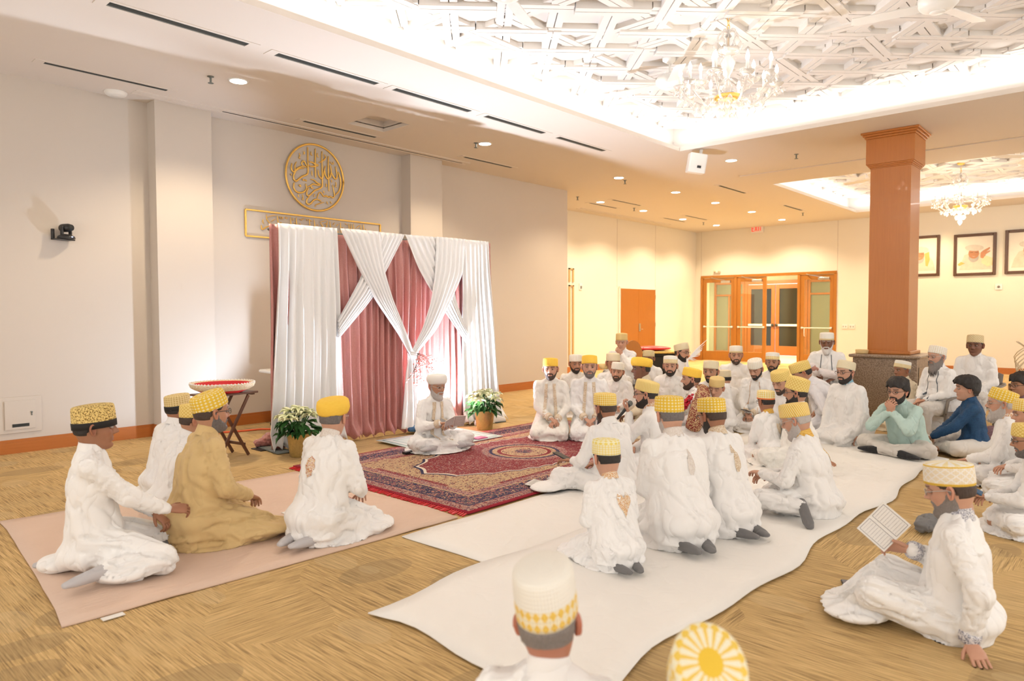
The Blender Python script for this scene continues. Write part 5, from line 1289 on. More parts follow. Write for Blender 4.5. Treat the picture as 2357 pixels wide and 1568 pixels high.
def tear(r, h, n=6):
    V, F = lathe([(.001, -h), (r*.75, -h*.72), (r, -h*.5), (r*.6, -h*.2), (.001, 0)], n); return V, F
_ch = {}
def chandelier(x, y, z, label, energy):
    o = empty('chandelier', (x, y, z)); tag(o, label, 'chandelier', 'crystal chandeliers')
    top = ZP-z
    V, F = lathe([(.001, top-.05), (.06, top-.035), (.075, top-.01), (.075, top)], 24); link_mesh('ceiling_rose', V, F, M['brass'], o, True, True)
    mb = MB(); zz = .62
    while zz < top-.06:
        k = int(zz/.045) % 2; pts = [(.014*math.cos(t)*(k == 0), .014*math.cos(t)*(k == 1), zz+.026*math.sin(t)) for t in np.linspace(0, 2*PI, 11)]
        mb.sweep(pts, [.004]*11, n=6, ref=(.3, .5, .1), caps=False); zz += .042
    mb.build('chain', M['brass'], o, True)
    V, F = lathe([(.001, -.30), (.03, -.27), (.02, -.2), (.05, -.14), (.02, -.05), (.06, .0), (.03, .06), (.018, .14), (.05, .2), (.075, .27), (.035, .33), (.016, .4), (.016, .58), (.001, .63)], 20); link_mesh('stem', V, F, M['crystal'], o, True, True)
    V, F = lathe([(.001, -.12), (.10, -.115), (.135, -.08), (.125, -.055), (.04, -.05)], 30); link_mesh('brass_bowl', V, F, M['brass'], o, True, True)
    V, F = lathe([(.008, .40), (.009, .60)], 8); link_mesh('rod', V, F, M['brass'], o, True, True)
    V, F = lathe([(.02, .33), (.10, .37), (.11, .40), (.02, .36)], 20); link_mesh('upper_dish', V, F, M['crystal'], o, True, True)
    first = 'arm' not in _ch
    if first:
        _ch['arm'] = sweep([(.05, 0, -.06), (.15, 0, -.16), (.28, 0, -.17), (.38, 0, -.10), (.44, 0, -.04), (.46, 0, .0)], [.012]*6, n=8)
        _ch['arm2'] = sweep([(.04, 0, .10), (.12, 0, .03), (.22, 0, .03), (.27, 0, .10)], [.011]*4, n=8)
        _ch['scroll'] = sweep([(.02+.10*math.sin(t)*(1-t/9), 0, .46+.13*(t/5)-.06*math.cos(t*1.3)) for t in np.linspace(0, 5.2, 20)], [.009]*20, n=7)
        _ch['pan'] = lathe([(.01, -.012), (.045, .0), (.066, .022), (.07, .03), (.05, .014), (.01, .004)], 16)
        _ch['candle'] = lathe([(.014, .0), (.014, .125), (.001, .127)], 12)
        _ch['bulb'] = lathe([(.010, .127), (.019, .15), (.017, .172), (.007, .20), (.001, .215)], 12)
    meshes = _ch.setdefault('me', {})
    def inst(nm, key, mat, parent, ang, off=(0, 0, 0), r=0.0, sc=1.0):
        if key not in meshes:
            V, F = _ch[key] if key in _ch else tear(.022, .062)
            t = link_mesh(nm, V, F, mat, parent, True, True); meshes[key] = t
        else:
            t = meshes[key].copy(); t.name = nm; C.objects.link(t); t.parent = parent
        t.rotation_euler = (0, 0, ang); t.location = (math.cos(ang)*r+off[0], math.sin(ang)*r+off[1], off[2]); t.scale = (sc, sc, sc)
        return t
    nt_ = 0; tears = 0
    for k in range(10):
        a = 2*PI*k/10+.2; up = (k % 2)*.035
        am = inst('arm', 'arm', M['crystal'], o, a, (0, 0, up))
        for nm, key, mt in (('drip_pan', 'pan', M['crystal']), ('candle', 'candle', M['white_plastic']), ('bulb', 'bulb', M['bulb'])):
            t = inst(nm, key, mt, o, a, (0, 0, up+.008), .46)
        for q in range(4):
            aa = 2*PI*q/4+a; ox, oy = .062*math.cos(aa), .062*math.sin(aa)
            inst('crystal_drop', 'tear', M['crystal'], o, a, (ox, oy, up-.0), .46, 1.0+.25*(q % 2)); tears += 1
        inst('crystal_drop', 'tear', M['crystal'], o, a, (0, 0, up-.16), .24, 1.5); tears += 1
    for k in range(5):
        a = 2*PI*k/5+.55
        inst('upper_arm', 'arm2', M['crystal'], o, a)
        for nm, key, mt in (('drip_pan', 'pan', M['crystal']), ('candle', 'candle', M['white_plastic']), ('bulb', 'bulb', M['bulb'])): inst(nm, key, mt, o, a, (0, 0, .10), .27)
        inst('scroll', 'scroll', M['crystal'], o, a)
        inst('crystal_drop', 'tear', M['crystal'], o, a, (0, 0, .50), .12, 1.6)
    for k in range(14): inst('crystal_drop', 'tear', M['crystal'], o, 2*PI*k/14, (0, 0, -.12), .13, 1.5)
    for k in range(9): inst('crystal_drop', 'tear', M['crystal'], o, 2*PI*k/9, (0, 0, -.24), .07, 1.6)
    for k in range(10): inst('crystal_drop', 'tear', M['crystal'], o, 2*PI*k/10+.5, (0, 0, -.13), .33, 1.4)
    inst('crystal_drop', 'tear', M['crystal'], o, 0, (0, 0, -.31), 0, 2.2)
    lo = light('chandelier_glow', 'POINT', (x, y, z+.55 if False else z+.02), energy, (1, .87, .70), None, .45)
    lo.location = (x, y, z-.45)
    lo.data.shadow_soft_size = .3
chandelier(6.70, 3.17, 3.72, 'large crystal candle chandelier hanging in the near tray', 20)
chandelier(16.6, 2.87, 3.70, 'crystal candle chandelier right of the pillar in the far tray', 45)
# ------------------------------------------------------------------ rugs, cloths and mats
m, nt, b, out = new_mat('persian_rug'); v = texco(nt); s3 = sepxyz(nt, v); RXH, RYH = 2.02, 1.22
ax_ = mth(nt, 'ABSOLUTE', s3[0]); ay_ = mth(nt, 'ABSOLUTE', s3[1])
dx_ = mth(nt, 'SUBTRACT', RXH, ax_); dy_ = mth(nt, 'SUBTRACT', RYH, ay_); dd = mth(nt, 'MINIMUM', dx_, dy_)
n1 = noise(nt, v, 26, 2, .6, 2.5); n2 = noise(nt, v, 48, 2, .6, 1.5); n3 = voro(nt, v, 15)
RED, NAVY, CRM, PINK = (.21, .004, .014), (.014, .012, .062), (.52, .36, .20), (.50, .20, .17)
flo_navy = mixc(nt, mth(nt, 'GREATER_THAN', n1, .54), NAVY, mixc(nt, mth(nt, 'GREATER_THAN', n2, .5), CRM, (.45, .09, .10)))
flo_cream = mixc(nt, mth(nt, 'GREATER_THAN', n1, .56), CRM, mixc(nt, mth(nt, 'GREATER_THAN', n2, .52), RED, NAVY))
flo_pink = mixc(nt, mth(nt, 'GREATER_THAN', n2, .5), (.50, .30, .23), mixc(nt, mth(nt, 'GREATER_THAN', n1, .52), RED, (.12, .07, .13)))
flo_red = mixc(nt, mth(nt, 'GREATER_THAN', n1, .55), RED, mixc(nt, mth(nt, 'GREATER_THAN', n2, .52), (.50, .30, .23), (.10, .02, .06)))
def band(c, lo, hi, colr): return mixc(nt, mth(nt, 'MULTIPLY', mth(nt, 'GREATER_THAN', dd, lo), mth(nt, 'LESS_THAN', dd, hi)), c, colr)
# field : cream corners, big scalloped red centre, round medallion
ang = mth(nt, 'ARCTAN2', s3[1], s3[0])
ex = mth(nt, 'DIVIDE', s3[0], 1.34); ey = mth(nt, 'DIVIDE', s3[1], .64)
rr_ = mth(nt, 'SQRT', mth(nt, 'ADD', mth(nt, 'MULTIPLY', ex, ex), mth(nt, 'MULTIPLY', ey, ey)))
rr_ = mth(nt, 'ADD', rr_, mth(nt, 'MULTIPLY', mth(nt, 'ABSOLUTE', mth(nt, 'SINE', mth(nt, 'MULTIPLY', ang, 14))), .05))
c = flo_cream
c = mixc(nt, mth(nt, 'LESS_THAN', rr_, 1.07), c, NAVY); c = mixc(nt, mth(nt, 'LESS_THAN', rr_, 1.045), c, (.72, .62, .50)); c = mixc(nt, mth(nt, 'LESS_THAN', rr_, 1.02), c, flo_red)
mr = mth(nt, 'SQRT', mth(nt, 'ADD', mth(nt, 'MULTIPLY', s3[0], s3[0]), mth(nt, 'MULTIPLY', s3[1], s3[1])))
for r_, col_ in ((.46, flo_pink), (.38, NAVY), (.345, flo_cream), (.29, RED), (.25, flo_cream), (.10, flo_navy)): c = mixc(nt, mth(nt, 'LESS_THAN', mr, r_), c, col_)
c = band(c, -.1, .03, (.34, .012, .03)); c = band(c, .03, .13, flo_pink); c = band(c, .13, .145, NAVY); c = band(c, .145, .33, flo_navy); c = band(c, .33, .345, CRM); c = band(c, .345, .43, flo_pink)
cb_ = mth(nt, 'MULTIPLY', mth(nt, 'MULTIPLY', mth(nt, 'GREATER_THAN', dd, .43), mth(nt, 'LESS_THAN', dd, .475)), mth(nt, 'MAXIMUM', mth(nt, 'LESS_THAN', ax_, 1.2), mth(nt, 'LESS_THAN', ay_, .5)))
c = mixc(nt, cb_, c, flo_red)
nt.links.new(c, b.inputs['Base Color']); b.inputs['Roughness'].default_value = .85; bump(nt, b, n2, .3, .004); M['rug'] = m
def flat_cloth(name, pts, z, th, mat, label, cat, seg=.12, wob=.012, hump=.004, seed=1, uv=None):
    """cloth lying on the floor from a polygonal outline (4 corners), subdivided, with a wandering edge"""
    P = np.array(pts, float); rs = np.random.RandomState(seed)
    nu = max(4, int(max(np.linalg.norm(P[1]-P[0]), np.linalg.norm(P[2]-P[3]))/seg)); nv = max(4, int(max(np.linalg.norm(P[3]-P[0]), np.linalg.norm(P[2]-P[1]))/seg))
    V = []; ph = rs.rand(8)*6.28
    for i in range(nu+1):
        for j in range(nv+1):
            u, w = i/nu, j/nv; p = P[0]*(1-u)*(1-w)+P[1]*u*(1-w)+P[2]*u*w+P[3]*(1-u)*w
            eu = max(0, 1-min(u, 1-u)*nu/2); ew = max(0, 1-min(w, 1-w)*nv/2); s1 = u*nu*seg; s2 = w*nv*seg
            p = p+np.array([math.sin(s2*3.1+ph[0])+.6*math.sin(s2*7.3+ph[1]), math.sin(s1*2.7+ph[2])+.6*math.sin(s1*6.1+ph[3])])*wob*np.array([eu, ew])
            h = hump*(max(0, math.sin(s1*5+1.3*math.sin(s2*2+ph[4])+ph[5]))**6+max(0, math.sin(s2*4+1.7*math.sin(s1*1.5+ph[6])+ph[7]))**8)
            V.append((p[0], p[1], z+h))
    n = len(V); V2 = V+[(x, y, max(.0005, zz-th)) for x, y, zz in V]; F = []
    q = lambda i, j: i*(nv+1)+j
    for i in range(nu):
        for j in range(nv):
            f = (q(i, j), q(i+1, j), q(i+1, j+1), q(i, j+1)); F.append(f); F.append(tuple(k+n for k in f[::-1]))
    for i in range(nu): F += [(q(i, 0)+n, q(i+1, 0)+n, q(i+1, 0), q(i, 0)), (q(i, nv), q(i+1, nv), q(i+1, nv)+n, q(i, nv)+n)]
    for j in range(nv): F += [(q(0, j), q(0, j+1), q(0, j+1)+n, q(0, j)+n), (q(nu, j)+n, q(nu, j+1)+n, q(nu, j+1), q(nu, j))]
    o = link_mesh(name, V2, F, mat, None, True, True); tag(o, label, cat); return o
m, nt, b, out = new_mat('pink_quilt'); v = texco(nt)
w_ = noise(nt, mapping(nt, v, (9, 60, 1)), 1.0, 2, .6, .4)
nt.links.new(mixc(nt, noise(nt, v, 2.2, 2), (.70, .51, .39), (.77, .58, .46)), b.inputs['Base Color']); b.inputs['Roughness'].default_value = .85; bump(nt, b, w_, .5, .012); M['quilt'] = m
M['white_sheet'] = cloth('white_sheet', (.89, .86, .81), var=.01, weave=120, bk=.06)
mat_o = flat_cloth('quilted_mat', [(1.22, 6.08), (1.0, 3.80), (3.50, 3.70), (3.50, 5.92)], .012, .010, M['quilt'], 'pale pink quilted mat spread on the carpet at the left', 'mat', wob=.018, hump=.006, seed=3)
tg_ = MB().box((1.14, 3.73, .006), (1.24, 3.77, .010)).build('care_label', M['paper'], mat_o)
tg_['label'] = 'white care label at the mat edge'
flat_cloth('white_sheet', [(2.94, 2.78), (8.6, 2.78), (8.7, 3.66), (2.94, 3.66)], .010, .007, M['white_sheet'], 'white cloth runner beside the red carpet, under the kneeling row', 'cloth', wob=.008, hump=.002, seed=5)
flat_cloth('white_sheet', [(2.0, 1.55), (8.2, 1.50), (8.75, 2.86), (2.08, 2.86)], .018, .007, M['white_sheet'], 'wide white cloth nearest the camera, its wavy edge on the carpet', 'cloth', wob=.035, hump=.003, seed=8)
rug = flat_cloth('persian_rug', [(-RXH, -RYH), (RXH, -RYH), (RXH, RYH), (-RXH, RYH)], .022, .012, M['rug'], 'red and navy patterned rug with a round medallion', 'rug', wob=.004, hump=.0, seed=2)
rug.location = (5.60, 4.92, 0.0); rug.rotation_euler = (0, 0, R_(0))
mb = MB(); rr = random.Random(4)
for sx in (-1,):
    for k in range(95):
        y = -RYH+.02+k*(2*RYH-.04)/94; x0 = sx*RXH; L = .045+.02*rr.random()
        mb.bar((x0+.005, y, .014), (x0+sx*L, y+rr.uniform(-.012, .012), .006), .014, .006)
fr = mb.build('fringe', M['red_satin'], rug); fr['label'] = 'dark red fringe of the rug'
# prayer mat under the old man
m, nt, b, out = new_mat('prayer_mat'); v = texco(nt); s3 = sepxyz(nt, v)
da = mth(nt, 'MINIMUM', mth(nt, 'SUBTRACT', .62, mth(nt, 'ABSOLUTE', s3[0])), mth(nt, 'SUBTRACT', .42, mth(nt, 'ABSOLUTE', s3[1])))
c = ramp(nt, da, [(0, (.74, .82, .78)), (.045, (.10, .26, .25)), (.060, (.76, .82, .78)), (.13, (.25, .42, .40)), (.145, (.62, .74, .68)), (.30, (.68, .78, .72))], 'CONSTANT')
nt.links.new(c, b.inputs['Base Color']); b.inputs['Roughness'].default_value = .8; M['prayer'] = m
pm_ = flat_cloth('prayer_mat', [(-.62, -.42), (.62, -.42), (.62, .42), (-.62, .42)], .032, .006, M['prayer'], 'pale green prayer mat with dark borders under the seated speaker', 'mat', wob=.008, hump=.0, seed=9)
pm_.location = (5.50, 6.14, 0); pm_.rotation_euler = (0, 0, R_(-3))

# ------------------------------------------------------------------ backdrop
BA = np.array([3.92, 7.04]); BB = np.array([6.98, 6.76]); BL = np.linalg.norm(BB-BA); BT = (BB-BA)/BL; BN = np.array([BT[1], -BT[0]])   # BN faces the camera
BH = 2.46
def bp(u, z, off=0.0): p = BA+BT*u+BN*off; return (p[0], p[1], z)
def b_uz(px, py, off=0.0):
    d = ray(px, py); p0 = BA+BN*off; t = np.dot(p0-CAM[:2], BN)/np.dot(d[:2], BN); p = CAM+d*t
    return float(np.dot(p[:2]-BA, BT)), float(p[2])
bd = empty('backdrop', (0, 0, 0)); tag(bd, 'free-standing backdrop of dusty rose curtains under crossed white drapes', 'backdrop')
mb = MB()
for u in (-.02, BL+.0):
    p = bp(u, 0, -.05); mb.sweep([(p[0], p[1], .02), (p[0], p[1], BH)], [.018, .018], n=10)
    for sg in (-1, 1): q_ = bp(u, .02, -.05+.28*sg); mb.bar((p[0], p[1], .012), (q_[0], q_[1], .012), .18, .012)
a, q_ = bp(-.04, BH-.04, -.05), bp(BL+.02, BH-.04, -.05); mb.sweep([a, q_], [.018, .018], ref=(0, 0, 1), n=10)
mb.build('stand', M['slotmetal'], bd, True)
def drape(name, u0, u1, z0, z1, off, mat, npl, amp, seed, flare=(0, 0), puddle=0.0, nu=None, nz=40, hem=0.0, parent=None):
    rs = np.random.RandomState(seed); nu = nu or npl*9; ph = rs.rand(6)*6.28; V = []
    for i in range(nz+1):
        w = i/nz; z = z1+(z0-z1)*w
        for j in range(nu+1):
            t = j/nu; uu = u0+flare[0]*w**1.5+(u1+flare[1]*w**1.5-u0-flare[0]*w**1.5)*t
            k = 2*PI*npl*(t+.018*math.sin(7*t+ph[0]+w*1.5)+.01*math.sin(17*t+ph[4])); a = amp*(.35+.65*min(1, w*3))*(1+.45*math.sin(5*t+ph[1]))
            d = a*math.sin(k)+.35*a*math.sin(1.7*k+ph[2]+w*2)+.01*math.sin(w*9+ph[3]+5*t)
            zz = z; 
            if puddle and w > .93:
                s_ = (w-.93)/.07; d += puddle*s_*(.6+.6*math.sin(k*.5+ph[3])); zz = max(.02, z+.05*s_*abs(math.sin(k*.8)))
            if i == 0: d = d*.3-.01
            V.append((*bp(uu+.006*math.sin(k*1.0+1), zz, off+d)[:2], max(.008, zz-hem*w*abs(math.sin(k*.5)))))
    F = [(i*(nu+1)+j, i*(nu+1)+j+1, (i+1)*(nu+1)+j+1, (i+1)*(nu+1)+j) for i in range(nz) for j in range(nu)]
    o = link_mesh(name, V, F, mat, parent or bd, True); md = o.modifiers.new('s', 'SOLIDIFY'); md.thickness = .004; return o
drape('rose_curtain', -.06, .45, .02, BH+.015, -.01, M['rose'], 6, .022, 11, flare=(-.02, 0))
drape('rose_curtain', .40, BL-.35, .015, BH-.045, .0, M['rose'], 26, .026, 12, puddle=.10, nu=300)
drape('rose_curtain', BL-.45, BL+.04, .02, BH+.01, -.02, M['rose'], 6, .022, 13, flare=(0, .08))
u_a = b_uz(642, 560)[0]; u_b = b_uz(772, 700)[0]; u_c = b_uz(1058, 700)[0]; u_d = b_uz(1118, 575)[0]
drape('white_panel', u_a-.04, u_b, .015, BH+.02, .06, M['drape'], 8, .030, 21, flare=(-.16, .06), puddle=.10, nu=110)
drape('white_panel', u_c-.02, u_d, .015, BH+.02, .06, M['drape'], 7, .028, 22, flare=(.0, .26), puddle=.10, nu=100)
def swag(left, right, off, mat, seed, name='swag', pleats=7, amp=.016):
    """cloth band between two edge polylines given on the backdrop plane"""
    rs = np.random.RandomState(seed); Lp = np.array([b_uz(*p) for p in left]); Rp = np.array([b_uz(*p) for p in right]); n = 36; V = []; nu = 44
    def rsm(P):
        d = np.r_[0, np.cumsum(np.linalg.norm(np.diff(P, axis=0), axis=1))]; t = np.linspace(0, d[-1], n); Q = np.stack([np.interp(t, d, P[:, 0]), np.interp(t, d, P[:, 1])], 1)
        for _ in range(4): Q[1:-1] = Q[:-2]*.25+Q[1:-1]*.5+Q[2:]*.25
        return Q
    for Q_ in (Lp, Rp):
        if Q_[0, 1] > BH-.25: Q_[0, 1] = BH+.012
    Lq, Rq = rsm(Lp), rsm(Rp); ph = rs.rand(4)*6.28
    for i in range(n):
        w_ = np.linalg.norm(Rq[i]-Lq[i])
        for j in range(nu+1):
            t = j/nu; p = Lq[i]*(1-t)+Rq[i]*t; k = 2*PI*pleats*(t+.03*math.sin(5*t+ph[0]))
            d = amp*math.sin(k+.6*math.sin(i*.1+ph[1]))+.03*math.sin(PI*t)*min(1, w_*4)
            if i == 0: d = d*.3
            V.append(bp(p[0], p[1], off+d+.02))
    F = [(i*(nu+1)+j, i*(nu+1)+j+1, (i+1)*(nu+1)+j+1, (i+1)*(nu+1)+j) for i in range(n-1) for j in range(nu)]
    o = link_mesh(name, V, F, mat, bd, True); md = o.modifiers.new('s', 'SOLIDIFY'); md.thickness = .004; return o
swag([(846, 548), (820, 640), (793, 690), (768, 735)], [(922, 556), (885, 612), (845, 690), (768, 782)], .07, M['drape'], 31)
swag([(770, 540), (812, 618), (850, 690), (905, 770), (928, 815)], [(862, 548), (872, 625), (890, 690), (918, 760), (936, 808)], .12, M['drape'], 32)
swag([(922, 556), (950, 615), (975, 660), (1015, 720), (1062, 790)], [(1000, 562), (1030, 620), (1040, 690), (1052, 730), (1062, 752)], .07, M['drape'], 33)
swag([(990, 562), (985, 640), (975, 700), (955, 760), (930, 812)], [(1058, 567), (1052, 630), (1030, 680), (990, 760), (942, 815)], .12, M['drape'], 34)
swag([(928, 812), (921, 860), (917, 930), (912, 985)], [(944, 812), (952, 860), (960, 930), (968, 985)], .10, M['drape'], 35, 'tail', 4, .02)
p0 = b_uz(936, 812); mb = MB()
for k in range(3): mb.sweep([bp(p0[0]-.05, p0[1]+.02-.02*k, .17), bp(p0[0], p0[1]+.005-.02*k, .20), bp(p0[0]+.05, p0[1]+.02-.02*k, .17)], [.012]*3, ref=(0, 0, 1), n=8)
mb.build('knot', M['drape'], bd, True)
# blossom sprays at the knot
rr = random.Random(9); mb = MB(); bl = MB()
for k in range(9):
    a0 = np.array([p0[0]+.02, p0[1]]); pts = [a0]; ang_ = rr.uniform(-1.9, -.7); 
    for q in range(5): ang_ += rr.uniform(-.35, .35); a0 = a0+np.array([math.cos(ang_), math.sin(ang_)])*.075; pts.append(a0)
    mb.sweep([bp(*p, .22+.02*math.sin(k+i)) for i, p in enumerate(pts)], [.0035]*6, ref=(.2, .1, 1), n=5)
    for p in pts[1:]:
        for _ in range(3): c_ = bp(p[0]+rr.uniform(-.03, .03), p[1]+rr.uniform(-.03, .03), .23+rr.uniform(0, .03)); bl.add(*ellipsoid(c_, (.011, .008, .011), 6, 5))
sp_o = mb.build('flower_spray', M['walnut'], bd, True); bl.build('blossoms', simple('pink_blossom', (.80, .36, .33), .6, var=.3, scale=40), sp_o, True)
# rose cloth spilling on the floor, left of the backdrop
c0 = onz(622, 1028); V, N_, F = blob([S_([(c0[0]-.14, c0[1]+.02, .05), (c0[0]+.02, c0[1], .07), (c0[0]+.22, c0[1]-.02, .06)], [.05, .065, .06]), E_l((c0[0], c0[1]+.03, .10), (.07, .07, .06))], .012)
V = folds(V, N_, [((c0[0]-.14, c0[1], .05), (c0[0]+.2, c0[1], .06), .06, 's')], np.random.RandomState(3), 2.2); V[:, 2] = np.maximum(V[:, 2], .013)
tag(link_mesh('rose_cloth_end', V, F, M['rose']), 'crumpled end of rose cloth on the floor at the backdrop foot', 'cloth')
tag(MB().box((c0[0]-.22, c0[1]-.20, .0), (c0[0]+.25, c0[1]+.02, .010)).build('base_plate', M['black_plastic']), 'black steel foot plate under the rose cloth end', 'stand foot')
# uplight fixtures
def par(name, x, y, rz_, label):
    o = empty(name, (x, y, 0), rz_); tag(o, label, 'light')
    V, F = lathe([(.001, .03), (.05, .03), (.062, .05), (.065, .12), (.055, .125), (.05, .06)], 24); link_mesh('housing', V, F, M['black_plastic'], o, True, True)
    V, F = lathe([(.05, .118), (.05, .121)], 20); link_mesh('lens', V, F, simple('led_lens', (1, 1, 1), .3, emit=(.85, .9, 1), es=6), o, False, True)
    MB().box((-.08, -.06, 0), (.08, .06, .014)).box((-.08, -.01, .0), (-.07, .01, .09)).box((.07, -.01, .0), (.08, .01, .09)).build('yoke', M['black_plastic'], o)
par('uplight', 5.95, 6.62, 0, 'small black floor uplight behind the seated speaker, shining on the backdrop')
par('uplight', 4.62, 7.45, .6, 'small black floor uplight hidden behind the left white drape')

# ------------------------------------------------------------------ small furniture and props
# tray table with basket
tx, ty = 3.36, 7.10; tt = empty('tray_table', (tx, ty, 0), R_(10)); tt.scale = (.88, .88, 1); tag(tt, 'dark walnut folding tray table left of the backdrop', 'table')
MB().box((-.32, -.20, .665), (.32, .20, .685)).box((-.30, -.16, .645), (-.26, .16, .665)).box((.26, -.16, .645), (.30, .16, .665)).build('tabletop', M['walnut'], tt, bevel=.004)
for y in (-.15, .15):
    for sg in (-1, 1):
        yy = y+.02*sg; MB().bar((-.20*sg, yy, .65), (.22*sg, yy, .012), .022, .032).build('leg', M['walnut'], tt, bevel=.002)
for sg in (-1, 1): MB().bar((.17*sg, -.15+.02*sg, .13), (.17*sg, .15+.02*sg, .13), .02, .03).build('stretcher', M['walnut'], tt)
bk = empty('basket', (tx-.02, ty, .687)); bk.scale = (.93, .93, 1.1); tag(bk, 'round beaded red-lined basket tray on the folding table', 'basket')
V, F = lathe([(.001, .0), (.20, .0), (.29, .035), (.285, .04), (.19, .012), (.001, .010)], 40); link_mesh('lining', V, F, M['red_satin'], bk, True, True)
V, F = lathe([(.28, .030), (.33, .055), (.345, .085), (.33, .095), (.31, .08), (.28, .045)], 48, (0, 0, 0), False); link_mesh('rim', V, F, embroidery('bead_rim', (.80, .68, .50), (.62, .40, .14), (.85, .80, .72), 90), bk, True, True)
mb = MB()
for k in range(54):
    a = 2*PI*k/54; mb.add(*ellipsoid((.335*math.cos(a), .335*math.sin(a), .093), (.011, .011, .009), 6, 5))
mb.build('beads', M['petal_white'], bk, True)
V, F = lathe([(.22, .03), (.235, .055), (.215, .05)], 40, (0, 0, 0), False); link_mesh('inner_lace', V, F, M['petal_white'], bk, True, True)
V, F = lathe([(.27, .040), (.300, .086)], 48, (0, 0, 0), False); link_mesh('red_inner_wall', V, F, M['red_satin'], bk, True)
# white folding table against the wall with a gold tray
ft = empty('folding_table', (4.95, 8.38, 0)); tag(ft, 'light grey plastic folding table partly behind the backdrop', 'table')
MB().box((-.32, -.42, .715), (1.5, .42, .76)).build('tabletop', M['white_plastic'], ft, bevel=.02)
for y in (-.28, .28): MB().sweep([(-.02, y, .72), (-.01, y, .42), (-.16, y, .20), (-.22, y, .02)], [.016]*4, ref=(0, 1, 0), n=10).build('leg', M['black_plastic'], ft, True)
MB().bar((-.01, -.28, .42), (-.01, .28, .42), .018).bar((-.15, -.28, .21), (-.15, .28, .21), .018).build('crossbar', M['black_plastic'], ft)
for y in (-.28, .28): MB().sweep([(1.3, y, .72), (1.3, y, .02)], [.016]*2, ref=(0, 1, 0), n=10).build('leg', M['black_plastic'], ft, True)
o = empty('gold_plate', (4.98, 8.2, .762)); tag(o, 'ornate gold and white plate on the folding table', 'plate')
V, F = lathe([(.001, 0), (.10, 0), (.20, .02), (.205, .026), (.10, .008), (.001, .006)], 32); link_mesh('dish', V, F, embroidery('plate_pattern', (.85, .80, .68), (.70, .50, .15), (.8, .7, .4), 60), o, True, True)
MB().add(*ellipsoid((-.04, 0, .03), (.05, .04, .03))).add(*ellipsoid((.05, .03, .025), (.04, .03, .025))).build('sweets', M['gold_cloth'], o, True)
o = tag(MB().box((5.22, 8.12, .762), (5.44, 8.34, .90)).build('gift_box', M['gold_paint'], bevel=.006), 'golden yellow box on the folding table beside the plate', 'box')
MB().box((5.21, 8.11, .87), (5.45, 8.35, .905)).build('lid', M['gold_paint'], o, bevel=.004)
# orange cord
pts = [onz(x, y, .012) for x, y in ((430, 985), (480, 996), (520, 995), (560, 992), (600, 988), (640, 988))]
tag(MB().sweep(pts, [.011]*6, ref=(0, 0, 1), n=8).build('extension_cord', M['orange_cord'], None, True), 'thin orange extension cord on the carpet behind the tray table', 'cord')
# poinsettias
def poinsettia(x, y, z0, label, pot, seed, s=1.0):
    rr = random.Random(seed); o = empty('poinsettia', (x, y, z0)); tag(o, label, 'plant', None)
    V, F = lathe([(.001, 0), (.095, 0), (.10, .01), (.13, .24), (.135, .25), (.12, .25), (.105, .05), (.001, .20)], 30); V = np.array(V)*s; link_mesh('pot', V, F, pot, o, True, True)
    lv = MB(); br = MB(); st = MB()
    def leafq(mb, c, d, up, L, W):
        d = np.array(d); d /= np.linalg.norm(d); sd = np.cross(d, up); sd /= np.linalg.norm(sd); n_ = np.cross(sd, d); V = [c]; prof = ((.25, .75), (.5, 1), (.75, .6))
        for t, w in prof: V += [c+d*L*t+sd*W*w*.5+n_*.01, c+d*L*t-n_*L*.10*t, c+d*L*t-sd*W*w*.5+n_*.01]
        V.append(c+d*L-n_*L*.22); F = [(0, 2, 1), (0, 3, 2)]
        for i in (0, 1): a = 1+3*i; F += [(a, a+1, a+4, a+3), (a+1, a+2, a+5, a+4)]
        F += [(7, 8, 10), (8, 9, 10)]; V = np.array(V); V2 = V-n_*.002; m_ = len(V)
        mb.add(np.r_[V, V2], F+[tuple(i+m_ for i in f[::-1]) for f in F])
    for h in range(13):
        a = rr.uniform(0, 6.28); r = .0 if h == 0 else rr.uniform(.08, .20); c = np.array([r*math.cos(a), r*math.sin(a), .50-.35*r*r*8+rr.uniform(-.03, .03)])*s
        st.sweep([np.array([0, 0, .18])*s, c*[.6, .6, .8], c], [.006]*3, ref=(.3, .1, .9), n=5)
        for k in range(7):
            b_ = a+2*PI*k/7+rr.uniform(-.2, .2); leafq(br, c, (math.cos(b_)+.5*c[0]/s, math.sin(b_)+.5*c[1]/s, rr.uniform(-.35, .2)), (0, 0, 1), rr.uniform(.09, .13)*s, .055*s)
    for k in range(60):
        a = rr.uniform(0, 6.28); r = rr.uniform(.04, .17); c = np.array([r*math.cos(a), r*math.sin(a), rr.uniform(.24, .40)])*s
        leafq(lv, c, (math.cos(a), math.sin(a), rr.uniform(-.75, .1)), (0, 0, 1), rr.uniform(.11, .16)*s, .07*s)
    st.build('stems', M['leaf'], o, True); lv.build('leaves', M['leaf'], o, False); br.build('bracts', M['bract'], o, False)
M['kraft_gold'] = simple('gold_foil_pot', (.55, .40, .16), .35, .5, var=.25, scale=40)
p = onz(1121, 999); poinsettia(6.42, 6.32, .0, 'cream poinsettia in a gold foil pot right of the seated speaker', M['kraft_gold'], 5)
p = onz(692, 1090); poinsettia(3.92, 6.60, .0, 'cream poinsettia half hidden behind the yellow turban', M['kraft_gold'], 8, .98)
# loose white drape end by the right plant
V, N_, F = blob([S_([(6.55, 6.60, .03), (6.80, 6.62, .05), (7.05, 6.55, .03)], [(.06, .03), (.10, .045), (.04, .02)]), E_l((6.9, 6.7, .03), (.14, .09, .04))], .014); V[:, 2] = np.maximum(V[:, 2], .004)
tag(link_mesh('drape_end', V, F, M['drape']), 'end of white drape bunched on the carpet beside the potted plant', 'cloth')

